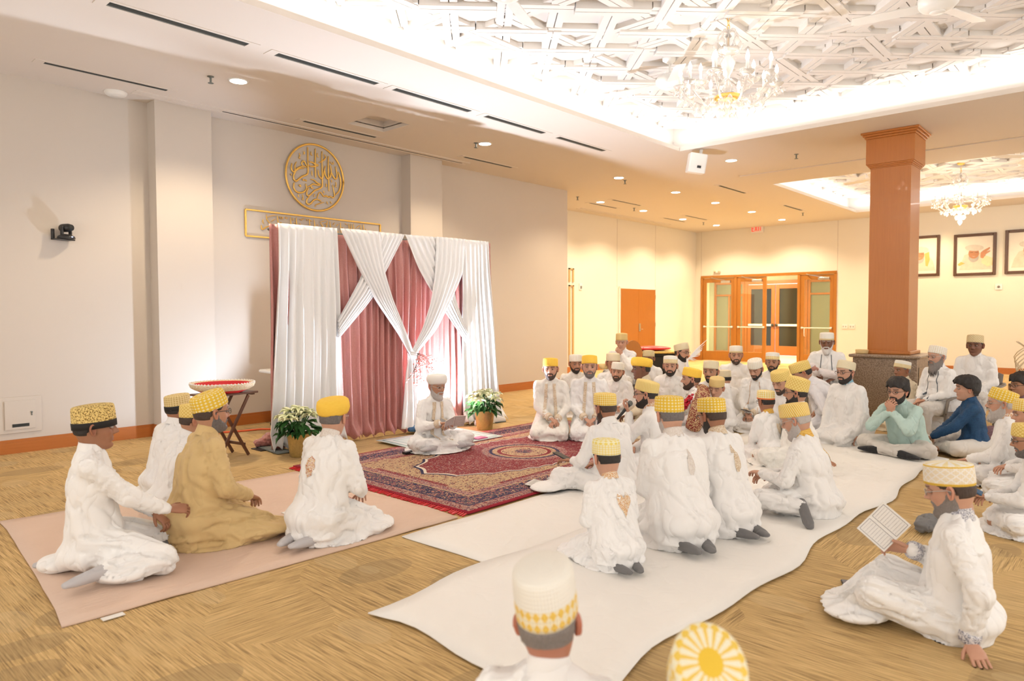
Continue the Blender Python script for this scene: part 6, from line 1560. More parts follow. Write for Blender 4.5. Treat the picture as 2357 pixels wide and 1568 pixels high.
def plastic_chair(x, y, rz_, label, mat, s=1.0, grp='plastic armchairs'):
    o = empty('plastic_armchair', (x, y, 0), rz_); o.scale = (s, s, s); tag(o, label, 'chair', grp)
    V, F = disc_poly([(-.24, -.20), (.24, -.20), (.27, .0), (.26, .24), (-.26, .24), (-.27, 0)], .405, .43); link_mesh('seat', V, F, mat, o, False, True)
    MB().box((-.25, .22, .36), (.25, .245, .43)).box((-.27, -.2, .37), (-.25, .24, .43)).box((.25, -.2, .37), (.27, .24, .43)).build('apron', mat, o)
    Vb = []; 
    for i in range(9):
        for j in range(9):
            u, w = i/8, j/8; x_ = (u-.5)*(.44+.04*w); z_ = .43+.40*w-.05*(2*u-1)**2*w; y_ = -.20-.07*w-.06*(1-(2*u-1)**2)*.6; Vb.append((x_, y_, z_))
    Vb2 = [(x_, y_-.015, z_) for x_, y_, z_ in Vb]; Fb = [(i*9+j, i*9+j+1, (i+1)*9+j+1, (i+1)*9+j) for i in range(8) for j in range(8)]; Fb = [f for k, f in enumerate(Fb) if not (k//8 in (1, 3, 4, 6) and 1 < k % 8 < 6 and k//8 in (3, 4)) or True]
    ed = [(i*9, (i+1)*9, (i+1)*9+81, i*9+81) for i in range(8)]+[(i*9+8, i*9+8+81, (i+1)*9+8+81, (i+1)*9+8) for i in range(8)]+[(j, j+81, j+82, j+1) for j in range(8)]+[(72+j, 73+j, 73+j+81, 72+j+81) for j in range(8)]
    link_mesh('backrest', Vb+Vb2, Fb+[tuple(k+81 for k in f[::-1]) for f in Fb]+ed, mat, o, True, True)
    for sg in (-1, 1):
        MB().sweep([(sg*.25, -.25, .66), (sg*.285, -.10, .65), (sg*.285, .12, .64), (sg*.275, .22, .60), (sg*.265, .24, .43)], [(.030, .014)]*3+[(.03, .02), (.03, .02)], ref=(0, 0, 1), n=10).build('armrest', mat, o, True)
        MB().bar((sg*.25, .22, .43), (sg*.285, .27, .0), .055, .03, ref=(0, 1, 0)).build('leg', mat, o, bevel=.006)
        MB().bar((sg*.24, -.20, .45), (sg*.27, -.31, .0), .055, .03, ref=(0, 1, 0)).build('leg', mat, o, bevel=.006)
    return o
def cushion_table():
    p = onz(1530, 880); x, y = 12.9, 7.75; o = empty('draped_table', (x, y, 0), R_(-45)); tag(o, 'low table under black cloth near the orange door', 'table')
    MB().box((-.55, -.35, .60), (.55, .35, .66)).build('tabletop', M['black_cloth'], o, bevel=.01); MB().box((-.54, -.34, .0), (.54, .34, .60)).build('black_skirt', M['black_cloth'], o, bevel=.01)
    g = MB().box((-.50, -.37, .662), (.50, .37, .70)).build('gold_cloth_pad', M['gold_cloth'], None, bevel=.012); g.location = (x, y, 0); g.rotation_euler = (0, 0, R_(-45)); tag(g, 'folded gold brocade cloth on the black table', 'cloth')
    V, F = ellipsoid((0, 0, .755), (.40, .24, .052), 30, 14); V = np.array(V); V[:, :2] *= (1+.18*(np.abs(V[:, :1])/.4)*(np.abs(V[:, 1:2])/.24)); r = link_mesh('cushion', V, F, M['red_satin'], None, True, True); r.location = (x, y, 0); r.rotation_euler = (0, 0, R_(-40)); tag(r, 'shiny red satin cushion on top of the black table', 'cushion')
cushion_table()
# oval-backed wooden chair before the orange door
q = onx(1468, 820, 11.5); o = empty('wooden_chair', (q[0], q[1], 0), R_(150)); tag(o, 'wooden chair with oval polished back before the orange door', 'chair')
V, F = disc_poly([(.20*math.cos(t), .20*math.sin(t)) for t in [2*PI*k/28 for k in range(28)]], -.015, .015); V = np.array(V)[:, [0, 2, 1]]*[1, 1, 1.45]+[0, -.20, .68]; link_mesh('oval_back', V, F, M['framewood'], o, False, True)
V, F = lathe([(.001, .42), (.21, .42), (.22, .44), (.20, .47), (.001, .475)], 28); link_mesh('seat', V, F, M['framewood'], o, True, True)
for sx in (-1, 1):
    for sy in (-1, 1): MB().bar((sx*.15, sy*.15, .42), (sx*.18, sy*.19, 0), .035).build('leg', M['framewood'], o)
MB().bar((-.10, -.20, .46), (-.12, -.20, .60), .03).bar((.10, -.20, .46), (.12, -.20, .60), .03).build('back_post', M['framewood'], o)
# dried plant at the right edge
q = atd(2352, 800, 10.5); o = empty('dried_plant', (q[0], q[1], 0)); tag(o, 'dried curled stems in a pot at the right edge of the photo', 'plant')
rr = random.Random(2); mb = MB()
for k in range(7):
    a = rr.uniform(0, 6.28); z = .62; pts = [(0, 0, .4)]
    for t in range(9): pts.append((.10*math.cos(a+t*.8)*(.4+t/9), .10*math.sin(a+t*.8)*(.4+t/9), .45+t*.075))
    mb.sweep(pts, [.007]*10, ref=(.2, .3, .9), n=6)
mb.build('stems', M['cream'], o, True)
V, F = lathe([(.001, 0), (.12, 0), (.16, .40), (.15, .42), (.001, .38)], 24); link_mesh('pot', V, F, M['walnut'], o, True, True)

# ------------------------------------------------------------------ hand-held props
def phone(center, ax, ay, label, s=1.0, cover='black_plastic'):
    ax = np.array(ax, float); ax /= np.linalg.norm(ax); ay = np.array(ay, float); ay = ay-ax*(ay@ax); ay /= np.linalg.norm(ay); az = np.cross(ax, ay)
    def tr(a, b_):
        mb = MB().box(a, b_); V = np.concatenate(mb.V)*s@np.stack([ax, ay, az])+np.array(center); return V, mb.F
    V, F = tr((-.075, -.037, -.005), (.075, .037, .004)); o = link_mesh('phone', V, F, M[cover], None, False, True); tag(o, label, 'phone'); md = o.modifiers.new('b', 'BEVEL'); md.width = .005; md.segments = 2
    V, F = tr((-.070, -.033, .0042), (.070, .033, .005)); link_mesh('screen', V, F, M['screen'], o, False, True); return o
def booklet(center, spine, across, w, h, label, open_=0.5, lines=True, cover='paper', name='booklet'):
    """open booklet; spine direction, page direction, page size"""
    sp = np.array(spine, float); sp /= np.linalg.norm(sp); ac = np.array(across, float); ac = ac-sp*(ac@sp); ac /= np.linalg.norm(ac); n_ = np.cross(ac, sp)
    if n_@(CAM-np.array(center)) < 0: sp = -sp; n_ = -n_
    o = None
    for k, sg in enumerate((1, -1)):
        d = ac*sg*math.cos(open_)+n_*math.sin(open_); nn = np.cross(d, sp)*sg
        c0 = np.array(center); V = [c0-sp*h/2, c0+d*w-sp*h/2, c0+d*w+sp*h/2, c0+sp*h/2]; V = V+[v_-nn*.004 for v_ in V]
        F = [(0, 1, 2, 3), (7, 6, 5, 4), (0, 4, 5, 1), (1, 5, 6, 2), (2, 6, 7, 3), (3, 7, 4, 0)]
        if o is None: o = link_mesh(name, V, F, M[cover], None, False, True); tag(o, label, 'book')
        else: link_mesh('page', V, F, M[cover], o, False, True)
        if lines:
            mb = MB()
            for r in range(9):
                y = -h*.36+r*h*.09; a = c0+d*w*.16+sp*y+nn*.0008; b_ = c0+d*w*(.84)+sp*y+nn*.0008; mb.bar(a, b_, .0018, .0006, ref=sp)
            for a, b_ in (((.1, -.44), (.9, -.44)), ((.1, .44), (.9, .44)), ((.1, -.44), (.1, .44)), ((.9, -.44), (.9, .44))): mb.bar(c0+d*w*a[0]+sp*h*a[1]+nn*.0008, c0+d*w*b_[0]+sp*h*b_[1]+nn*.0008, .002, .0006, ref=tuple(nn))
            mb.build('printed_text', M['ink'], o)
    return o
# ------------------------------------------------------------------ the gathering
GB = 'men in white robes and gold caps'
W_ = 'warm_white'
# --- left group on the pink mat
p1 = person('young man in black banded gold cap, kneeling leftmost on the pink mat', 218, 985, 4.35, 'kneel', 92, lean=-3, hp=4, skin='brown', cap=('weave', .085), brim=True, capt=-4, hair='hair_black', s=.93,
    rh=(.12, .44, .31), lh=(-.05, .36, .27), rdir=(-.1, 1, -.15), rup=(.6, 0, .8), curl=.8, legs={'k': ((-.14, .40, .10), (.36, .34, .10)), 'a': ((-.08, -.10, .06), (.38, .04, .10)), 'f': ((0, -1, 0), (.25, -1, -.15))},
    socks='sock_pale', tail=[((.32, .16, .07), (.16, .20, .07)), ((-.08, -.20, .06), (.14, .12, .06))])
p2 = person('man in white robe and black banded tan cap, seated behind the beige robe', 410, 942, 5.35, 'cross', 128, hy=10, lean=10, skin='brown', cap=('gold_weave', .075), brim=True, hair='hair_black', cloth_='white', s=.90, socks=None)
p3 = person('man mostly hidden behind the beige-robed man, only gold cap and ear showing', 447, 968, 4.95, 'cross', 100, lean=12, skin='tan', cap='lattice', hair='hair_brown', s=.90, socks=None, hp=12)
p4 = person('man in beige linen robe and glasses kneeling on the pink mat', 487, 950, 4.28, 'kneel', 108, lean=5, hy=-6, hp=2, skin='tan', cloth_='beige', cap='dots', capt=14, hair='hair_brown', beard='hair_salt', glasses='black_plastic', fat=1.13, s=.95,
    rh=(.12, .30, .30), lh=(-.08, .30, .30), socks='sock_grey', tail=[((.16, .36, .06), (.20, .26, .06))])
p5 = person('man in rounded yellow turban kneeling on the pink mat, back turned', 768, 962, 4.75, 'kneel', 138, lean=9, hy=-12, hp=6, skin='light', cap=None, turban='plain_yellow', hair='hair_salt', glasses='steel', collar='emb_pale', motif=('oval', 'emb_rust', -.02, .02, .072), s=.90, fat=1.08,
    rh=(.12, .32, .29), socks='sock_pale', tail=[((.12, .34, .05), (.24, .24, .05))])
p6 = person('grey bearded speaker in white turban seated on the green mat', 1006, 890, 8.0, 'cross', 30, lean=9, hy=-4, hp=8, skin='tan', cap=None, turban='plain_white', hair='hair_light', beard='hair_light', blen=.02, glasses='steel', placket=('lapels', 'emb_tan'), cuffs='emb_tan',
    lh=(-.02, .40, .33), rh=(.10, .37, .34), lup=(0, -.3, 1), rup=(0, -.3, 1), curl=.6, s=.90, socks='sock_pale')
# --- row behind the rug
p7 = person('young bearded man in yellow cap, leftmost of the row behind the rug', 1267, 850, 8.9, 'kneel', -4, hp=2, skin='light', cloth_=W_, cap=('plain_yellow', .06), capt=-4, beard='hair_brown', placket=('lapels', 'emb_tan'), cuffs='emb_tan', s=.92, rh=(.0, .28, .28), lh=(-.10, .28, .26))
p8 = person('black-bearded man in white cap peering between the two front yellow caps', 1325, 838, 9.9, 'cross', 8, hp=6, hy=-6, skin='tan', cloth_=W_, cap='white_dots', beard='hair_black', s=.98, fat=.92, socks=None)
p9 = person('grey bearded man in yellow cap, hands clasped, kneeling behind the rug', 1357, 845, 9.0, 'kneel', 2, hp=1, skin='light', cloth_='white', cap=('plain_yellow', .06), hair='hair_salt', beard='hair_salt', placket=('lapels', 'emb_tan'), cuffs='emb_tan', s=.95, fat=1.06, curl=.7)
p10 = person('bearded young man in white cap tilting his head beside the orange-yellow turban', 1421, 856, 9.5, 'kneel', -8, pzo=.13, hp=6, hr=-6, skin='light', cap='white_dots', beard='hair_brown', s=.90, socks=None)
p10b = person('man hidden behind the tilted white cap, only a tan cap showing', 1411, 836, 10.4, 'kneel', 15, pzo=.13, hp=10, skin='tan', cap='cream', hair='hair_brown', s=1.0, fat=.85, socks=None)
p11 = person('elderly man in tan cap resting his chin on his hand by the orange door', 1431, 788, 10.9, 'chair', -10, pzo=.49, lean=4, hp=10, skin='light', cap=('plain_tan', .09), hair='hair_light', eyes='down', lh=(-.03, .17, .93), rh=(.10, .22, .60), ldir=(.6, .1, .6), lup=(0, 1, -.2), elb=((-.6, .2, -.7), None), curl=.7, s=.92, fat=1.1, socks=None, trousers='trousers')
p12 = person('dark-skinned man in tilted orange-yellow turban and cream shawl looking left', 1476, 850, 9.0, 'kneel', -78, hp=4, lean=10, skin='dark', cloth_='cream', cap=None, turban='plain_yellow', hair='hair_black', s=.92, hr=6, lh=(-.12, .34, .3), socks=None)
p13 = person('slim man in tan lattice cap and glasses at the back before the orange door', 1493, 826, 10.9, 'kneel', -12, hp=5, skin='brown', cap='tan_lattice', beard='hair_black', glasses='black_plastic', collar='emb_tan', s=.90, fat=.88, socks=None)
p14 = person('smiling black-bearded man in white cap with gold zigzag band', 1543, 843, 9.9, 'kneel', -5, hp=4, skin='light', cap='half_band', beard='hair_black', s=.92, fat=1.08, socks=None)
p15 = person('man with glasses and pale cream cap turned right, before the glass doors', 1570, 812, 11.2, 'kneel', 58, hp=5, skin='light', cap='cream', capt=12, hair='hair_black', beard='hair_black', glasses='black_plastic', s=1.0, socks=None)
p16 = person('groom in yellow cap wearing a flower garland and maroon shawl', 1591, 873, 8.7, 'kneel', -88, pzo=.14, hp=4, lean=6, skin='light', cloth_='white', cap=('plain_yellow', .07), capt=6, hair='hair_brown', beard='hair_brown', s=.90, socks=None)
p17 = person('bearded man in ribbed cream cap looking at the camera behind the small boy', 1636, 856, 9.4, 'kneel', -10, pzo=.14, hy=8, hp=3, skin='tan', cap='cream', hair='hair_black', beard='hair_black', s=.96, fat=1.12, socks=None)
p18 = person('small boy in tan cap with lowered eyes beside the groom', 1649, 893, 8.3, 'kneel', -20, pzo=.14, hp=18, hr=-8, skin='light', cap=('plain_tan', .065), hair='hair_black', eyes='closed', s=.79, hs=1.1, fat=.9, socks=None)
p18b = person('boy half hidden right of the bearded man in ribbed cream cap', 1668, 872, 9.9, 'kneel', -150, pzo=.14, hp=12, skin='light', cap='cream', hair='hair_black', s=.80, fat=.85, socks=None)
p19 = person('young man in plain white cap and white jacket sitting alone before the glass doors', 1694, 818, 11.2, 'kneel', 5, hp=6, skin='light', cap='thin_band', beard='hair_brown', s=.98, fat=1.08, socks=None)
p20 = person('bearded man in white dotted cap looking down at the phone in his lap', 1739, 850, 8.9, 'kneel', -22, hp=26, skin='light', cap='white_dots', hair='hair_black', beard='hair_black', eyes='down', coat='emb_rust', collar='emb_tan', cuffs='emb_tan', s=.90, fat=1.05, lh=(-.03, .30, .27), rh=(.06, .31, .27))
p21 = person('bearded young man in white cap with gold band in front of the glass doorway', 1778, 834, 10.3, 'kneel', -8, hp=5, skin='tan', cap='band', beard='hair_black', collar='emb_tan', s=.93, fat=.9, socks=None)
p22 = person('young man in gold dotted cap looking down beside the tall yellow cap', 1798, 880, 9.0, 'kneel', -38, pzo=.14, hp=20, skin='light', cap='lattice', capt=-6, beard='hair_brown', eyes='down', s=.93, socks=None)
p23 = person('little boy in yellow cap with orange rim, back turned, gold heart on his shirt', 1763, 925, 7.8, 'kneel', -142, pzo=.16, hp=12, skin='brown', cap='orange_rim', hair='hair_black', glasses='black_plastic', collar='emb_gold', motif=('heart', 'emb_tan', .06, .02, .07), s=.72, hs=1.12, fat=1.0, lh=(-.10, .32, .16))
p24 = person('man bending far forward in cool white robe behind the tall gold cap', 1846, 860, 8.2, 'kneel', -82, lean=34, hp=30, skin='tan', cloth_='lilac_white', cap='lattice', hair='hair_black', s=1.02, fat=.92, socks=None)
p25 = person('man in tall gold cap and glasses, leaning on his hand on the cloth', 1832, 905, 7.3, 'cross', -98, lean=-4, hp=4, skin='tan', cloth_=W_, cap=('lattice', .11), capt=10, hair='hair_black', beard='hair_black', glasses='black_plastic', s=.90, fat=1.12,
    lh=(-.40, -.34, .05), ldir=(-.55, -.8, -.05), curl=.15, elb=((-.3, -1, .1), None), rh=(.1, .36, .2), socks=None)
p26 = person('white bearded man with orange embroidered collar seated on the white cloth', 1832, 968, 5.35, 'cross', -106, lean=8, hp=22, skin='light', cap='diagonal', hair='hair_light', beard='hair_light', blen=.02, glasses='steel', eyes='down', collar='emb_gold', motif=('heart', 'emb_gold', .10, .05, .075), s=.90, fat=1.12,
    lh=(-.16, .38, .30), rh=(.06, .38, .26), legs={'k': ((-.34, .34, .13), (.30, .36, .11)), 'a': ((-.34, .0, .12), (-.10, .42, .07)), 'f': ((-.75, -.45, -.5), (-1, .1, 0))}, socks='sock_grey')
p27 = person('white-bearded man in a chair by the glass doors, holding a wrapped baby', 1903, 788, 9.9, 'chair', -4, hp=12, skin='dark', cap='thin_band', hair='hair_white', beard='hair_white', blen=.03, eyes='down', coat='dark_piping', s=.93, fat=1.15, lh=(-.13, .30, .66), rh=(.13, .28, .70), rup=(.3, -.9, .2), curl=.7, socks=None, trousers='trousers')
p29 = person('bearded man in cream cap and glasses with blue collar, seated before the granite pedestal', 1946, 858, 8.9, 'kneel', -38, hp=3, skin='light', cap='cream', capt=10, hair='hair_black', beard='hair_black', glasses='black_plastic', collar='blue_trim', s=.92, fat=1.22, lh=(-.24, .20, .12), rh=(.2, .25, .2), socks=None)
p30 = person('bareheaded bearded man in mint green shirt, chin on clasped hands, cross-legged', 2066, 902, 7.9, 'cross', -30, lean=17, hp=4, skin='light', cloth_='mint', cap=None, open_hair='hair_black', hair='hair_black', beard='hair_black', glasses='black_plastic', s=.93, fat=1.12, trousers='trousers',
    lh=(-.035, .36, .50), rh=(.035, .36, .50), ldir=(.5, .2, .85), rdir=(-.5, .2, .85), lup=(0, 1, 0), rup=(0, 1, 0), curl=.9, elb=((-.7, .1, -.7), (.7, .1, -.7)), socks='sock_black')
p31 = person('man in white and gold cap half hidden behind the mint shirt, cream robe', 2076, 853, 9.1, 'kneel', -50, hp=4, skin='brown', cloth_='cream', cap='half_band', capt=6, hair='hair_grey', s=.86, fat=.95, socks=None)
p32 = person('long grey bearded man in white cap and dark piped coat on a chair', 2156, 822, 9.0, 'chair', -44, hp=4, pzo=.455, skin='light', cap='white_dots', capt=10, hair='hair_light', beard='hair_grey', blen=.07, glasses='steel', coat='dark_piping', s=.88, fat=1.25, lh=(-.05, .34, .54), rh=(.08, .32, .54), legs={'k': ((-.14, .42, .44), (.14, .42, .44)), 'a': ((-.13, .40, .08), (.13, .40, .08)), 'flat': 1, 'f': ((0, 1, 0), (0, 1, 0))}, trousers='trousers', socks=None)
p33 = person('dark-skinned clean-shaven man in tan lattice cap seated at the back right', 2244, 796, 10.3, 'chair', -14, hp=3, skin='dark', cap='tan_lattice', hair='hair_black', s=.92, fat=1.12, socks=None, trousers='trousers')
p34 = person('bareheaded boy in navy star-print shirt, cross-legged with a white phone', 2226, 896, 7.4, 'cross', -80, lean=4, hp=2, skin='light', cloth_='navy', cap=None, open_hair='hair_black', hair='hair_black', s=.90, fat=.9, trousers='trousers', lh=(-.08, .44, .20), rh=(.03, .42, .2), socks=None)
p35 = person('grey-bearded man in gold woven cap with patterned collar right of the navy shirt', 2305, 930, 6.5, 'cross', -86, lean=4, hp=2, skin='light', cap='dots', capt=12, hair='hair_light', beard='hair_light', blen=.035, glasses='steel', collar='emb_rust', s=.90, fat=1.12, socks=None, lh=(-.12, .35, .22))
p36 = person('bareheaded man with glasses in mauve, cut off at the right edge', 2352, 888, 8.1, 'cross', -60, hp=5, skin='tan', cloth_='purple', cap=None, open_hair='hair_black', hair='hair_black', glasses='black_plastic', s=.9, socks=None)
p37 = person('man at the right edge showing only nose and cap, between two gold caps', 2366, 955, 5.9, 'kneel', -88, pzo=.13, hp=8, skin='light', cap='check', hair='hair_brown', s=.86, socks=None)
p38 = person('bearded man with dark glasses at the right edge, holding a blue phone', 2368, 1015, 5.0, 'cross', -84, lean=8, hp=10, skin='tan', cap='lattice', hair='hair_grey', beard='hair_salt', glasses='black_plastic', s=.82, fat=1.1, lh=(-.10, .42, .27), rh=(.0, .40, .27), ldir=(.1, 1, .05), socks=None)
p39 = person('man reading a booklet, leaning on his planted hand, at the lower right', 2188, 1128, 3.25, 'cross', -98, lean=-3, hp=16, skin='light', cloth_='white', cap=('lace', .088), hair='hair_brown', beard='hair_grey', blen=.01, glasses='steel', eyes='down', collar='emb_grey', cuffs='emb_grey', s=.87, fat=1.12, voxel=.012,
    lh=(-.24, -.10, .075), ldir=(-.62, -.35, -.30), lup=(-.3, 0, 1), rh=(.0, .20, .40), rdir=(-.15, 1, .05), rup=(1, .1, .5), curl=(.18, .75), elb=((-.6, -.9, .0), (.6, 0, -.8)),
    legs={'k': ((-.24, .34, .20), (.20, .36, .20)), 'a': ((-.12, .52, .06), (.10, .54, .05))}, socks=None, tail=[((-.08, .46, .05), (.26, .20, .05))])
p40 = person('man at the bottom centre seen from behind in tall white cap with gold band', 1262, 1432, 2.12, 'cross', 172, lean=2, hp=2, hr=-5, skin='red', cap=('band', .125), hair='hair_grey', s=.86, fat=1.1, voxel=.012, socks=None, capscale=1.0)
p41 = person('man at the bottom edge, only his yellow sunflower-crowned cap showing', 1618, 1590, 1.72, 'kneel', -168, pzo=.13, lean=4, hp=-26, skin='red', cap=('sunflower', .085), hair='hair_grey', s=.84, voxel=.014, socks=None)
# --- centre group on the white cloth
p42 = person('dark haired man with his back turned, holding a phone over the rug', 1393, 940, 6.15, 'cross', -140, lean=8, hp=12, skin='brown', cap='check', hair='hair_brown', beard='hair_brown', s=.90, fat=1.15, lh=(-.22, .36, .24), ldir=(-.4, 1, 0), rh=(.1, .34, .2),
    legs={'k': ((-.40, .34, .12), (.30, .38, .11)), 'a': ((-.16, .52, .06), (.08, .44, .06))}, socks='sock_pale', tail=[((-.50, .34, .04), (.22, .16, .04))])
p43 = person('bearded man in ribbed yellow cap and glasses speaking into a black microphone', 1487, 908, 6.9, 'cross', -100, lean=8, hp=4, skin='light', cap=('rib', .08), capt=8, hair='hair_black', beard='hair_black', glasses='black_plastic', collar='emb_rust', s=.94, fat=1.12, lh=(-.05, .30, .56), ldir=(.15, .5, .8), lup=(-.3, .8, -.4), curl=1.0, socks=None)
p44 = person('small boy in yellow cap with a heart embroidered on his back', 1396, 1055, 4.3, 'kneel', -152, lean=8, hp=14, skin='light', cap=('boy_zigzag', .08), hair='hair_black', collar='emb_orange', motif=('heart', 'emb_orange', .035, .03, .085), s=.68, hs=1.2, fat=1.15, socks='sock_grey', tail=[((-.14, .32, .05), (.26, .24, .05))])
p45 = person('large grey haired man kneeling on the white cloth, back turned', 1541, 958, 4.65, 'kneel', -152, lean=8, hp=14, skin='light', cap='dots', hair='hair_salt', beard='hair_light', s=.92, fat=1.2, collar='emb_pale', motif=('leaf', 'emb_pale', .03, .06, .055), socks='sock_grey')
p46 = person('dark bearded man in gold dotted cap kneeling, leaf motif on his back', 1639, 958, 5.15, 'kneel', -136, lean=9, hp=16, skin='brown', cap='dots', hair='hair_brown', beard='hair_black', glasses='black_plastic', collar='emb_tan', motif=('leaf', 'emb_tan', .0, .05, .065), s=.88, fat=1.12, socks='sock_grey')

# --- chairs under the seated men
def under(b, label, mat, s=1.0, dy=-.02):
    p = wpt(b, (0, dy, 0)); return plastic_chair(p[0], p[1], b.rotation_euler[2], label, mat, s)
under(p11, 'grey plastic chair under the man resting his chin, near the orange door', M['grey_plastic'], .93)
under(p27, 'taupe plastic chair under the man holding the baby', M['chair_taupe'], .93)
under(p32, 'taupe plastic chair under the long grey-bearded man', M['chair_taupe'], .80)
under(p33, 'taupe plastic chair under the man seated at the back right', M['chair_taupe'], .92)

# --- things held
def hand_w(lbl_body, side, off):
    for k, v_ in POSE.items():
        if v_['body'] == lbl_body: return wpt(lbl_body, (v_['WL'] if side < 0 else v_['WR'])+np.array(off))
def dirw(b, d): return rz(b.rotation_euler[2])@np.array(d, float)
booklet(hand_w(p6, -1, (.02, .14, .05)), dirw(p6, (.2, .5, .5)), dirw(p6, (1, 0, 0)), .12, .19, 'sheets of paper held open by the seated speaker', .25, True, name='papers')
phone(hand_w(p42, -1, (-.03, .14, .03)), dirw(p42, (-.4, 1, .35)), dirw(p42, (1, .4, 0)), 'black phone held over the rug by the man with his back turned', 1.05)
phone(hand_w(p20, 1, (-.04, .10, .04)), dirw(p20, (0, 1, .3)), dirw(p20, (1, 0, 0)), 'dark blue phone in the lap of the man in dotted white cap', 1.0)
phone(hand_w(p34, -1, (.02, .12, .03)), dirw(p34, (0, 1, .35)), dirw(p34, (1, 0, 0)), 'white phone in the hands of the boy in navy', 1.0, 'paper')
phone(hand_w(p38, -1, (.02, .13, .06)), dirw(p38, (.1, 1, .5)), dirw(p38, (1, 0, .2)), 'blue phone held by the bearded man at the right edge', 1.05, 'denim')
q = onz(1958, 1352, 0); phone((q[0], q[1], .008), (.9, .45, 0), (-.45, .9, 0), 'phone lying on the carpet by the reading man', 1.05)
hb = hand_w(p39, 1, (-.02, .09, .02))
booklet(hb+dirw(p39, (-.01, .05, .075)), dirw(p39, (0, -.80, -.60)), dirw(p39, (-.45, .50, -.60)), .098, .155, 'open white prayer booklet in the reading man\'s hand', .35, True)
booklet(onz(1250, 1116, .03), (1, .3, 0), (-.3, 1, 0), .13, .20, 'open cream booklet lying at the rug edge beside the phone-holding man', .12, True)
q = onz(675, 1178, .02); tag(MB().box((q[0]-.07, q[1]-.05, .014), (q[0]+.07, q[1]+.05, .020)).build('napkin', M['paper']), 'small folded white paper on the pink mat by the turbaned man', 'paper')
q = onz(2188, 975, 0); tag(MB().box((q[0]-.06, q[1]-.05, .0), (q[0]+.06, q[1]+.05, .018)).build('napkin', M['paper'], None, bevel=.004), 'small white packet on the carpet under the taupe chair', 'paper')
# microphone
mw = hand_w(p43, -1, (.01, .03, .06)); hd_ = POSE[p43['label']]; mouth = wpt(p43, hd_['Hc']+hd_['Rh']@np.array([0, .14, -.055]))
ax = mouth-mw; ax /= np.linalg.norm(ax); a0 = mouth-ax*.23
mb = MB(); mb.sweep([a0, a0+ax*.15, a0+ax*.17], [.012, .017, .022], ref=(.2, .3, .9), n=14); mic = mb.build('microphone', M['black_plastic'], None, True); tag(mic, 'black handheld microphone with grey mesh head before the speaking man', 'microphone')
V, F = ellipsoid(a0+ax*.19, (.026, .026, .028), 16, 12); link_mesh('mesh_head', V, F, M['slotmetal'], mic, True)
q = hand_w(p42, 1, (.0, .06, .10)); q = atd(1376, 965, 6.5)
q = atd(1379, 962, 6.6); mb = MB(); mb.sweep([q+[0, .02, -.22], q+[0, 0, -.03]], [.013, .018], ref=(.2, .3, .1), n=12); mic = mb.build('microphone', M['black_plastic'], None, True); tag(mic, 'second microphone, grey head showing before the man with the phone', 'microphone'); V, F = ellipsoid(q, (.028, .028, .03), 14, 10); link_mesh('mesh_head', V, F, M['slotmetal'], mic, True)
# groom's garland, shawl and plume
s_ = p16.scale[0]; Nn16 = POSE[p16['label']]['N']
def garland():
    o = empty('garland', tuple(p16.location), p16.rotation_euler[2]); o.scale = (s_, s_, s_); tag(o, 'thick garland of white petals and red roses round the groom\'s neck', 'garland')
    N = Nn16; rr = random.Random(3); mbw = MB(); mbr = MB()
    for k in range(46):
        t = k/45; a = PI*(1.5*t-.25+.5*0)+0; ang_ = 2*PI*t
        x = .205*math.sin(ang_); drop = (1-math.cos(ang_))/2; c_ = np.array([x*(1-.1*drop), .01+.25*drop, N[2]+.035-.33*drop])+np.array([0, N[1]-.05, 0])
        red = .58 < t < .84
        for q in range(9):
            d = np.array([rr.gauss(0, 1), rr.gauss(0, 1), rr.gauss(0, 1)]); d = d/np.linalg.norm(d)*.034
            (mbr if red else mbw).add(*ellipsoid(c_+d, (.021, .021, .014), 7, 5))
    mbw.build('white_petals', M['petal_white'], o, True); mbr.build('red_roses', M['rose_red'], o, True)
garland()
o = empty('brocade_shawl', tuple(p16.location), p16.rotation_euler[2]); o.scale = (s_, s_, s_); tag(o, 'maroon and gold brocade shawl over the groom\'s shoulder', 'shawl')
N = Nn16
V, N_, F = blob([S_([N+[-.08, -.09, .03], N+[-.19, -.09, -.06], N+[-.26, -.05, -.25], N+[-.24, .02, -.45]], [(.05, .10), (.06, .11), (.05, .12), (.05, .10)], ref=(0, 1, 0)), S_([N+[.02, -.10, .03], N+[-.12, -.09, .02]], [(.05, .05), (.05, .07)], ref=(0, 0, 1))], .016); link_mesh('shawl_cloth', V, F, M['brocade'], o)
q = atd(1582, 828, 8.9); mb = MB(); rr = random.Random(5)
for k in range(34):
    a = rr.gauss(0, .28); e = rr.uniform(.12, .22); d = np.array([CR[0]*(.85+a*.5), CR[1]*(.85+a*.5), .55+a])*e
    mb.sweep([q, q+d*.5+[0, 0, .01], q+d], [.004, .007, .002], ref=(.3, .4, .1), n=5)
pl = mb.build('feather_plume', M['petal_white'], None, True); tag(pl, 'fluffy white feather plume standing behind the groom\'s yellow cap', 'plume')
mb = MB(); mb.sweep([q+[0, 0, -.22], q], [.012, .014], ref=(.2, .3, .1), n=8); mb.build('stem', M['petal_white'], pl, True)
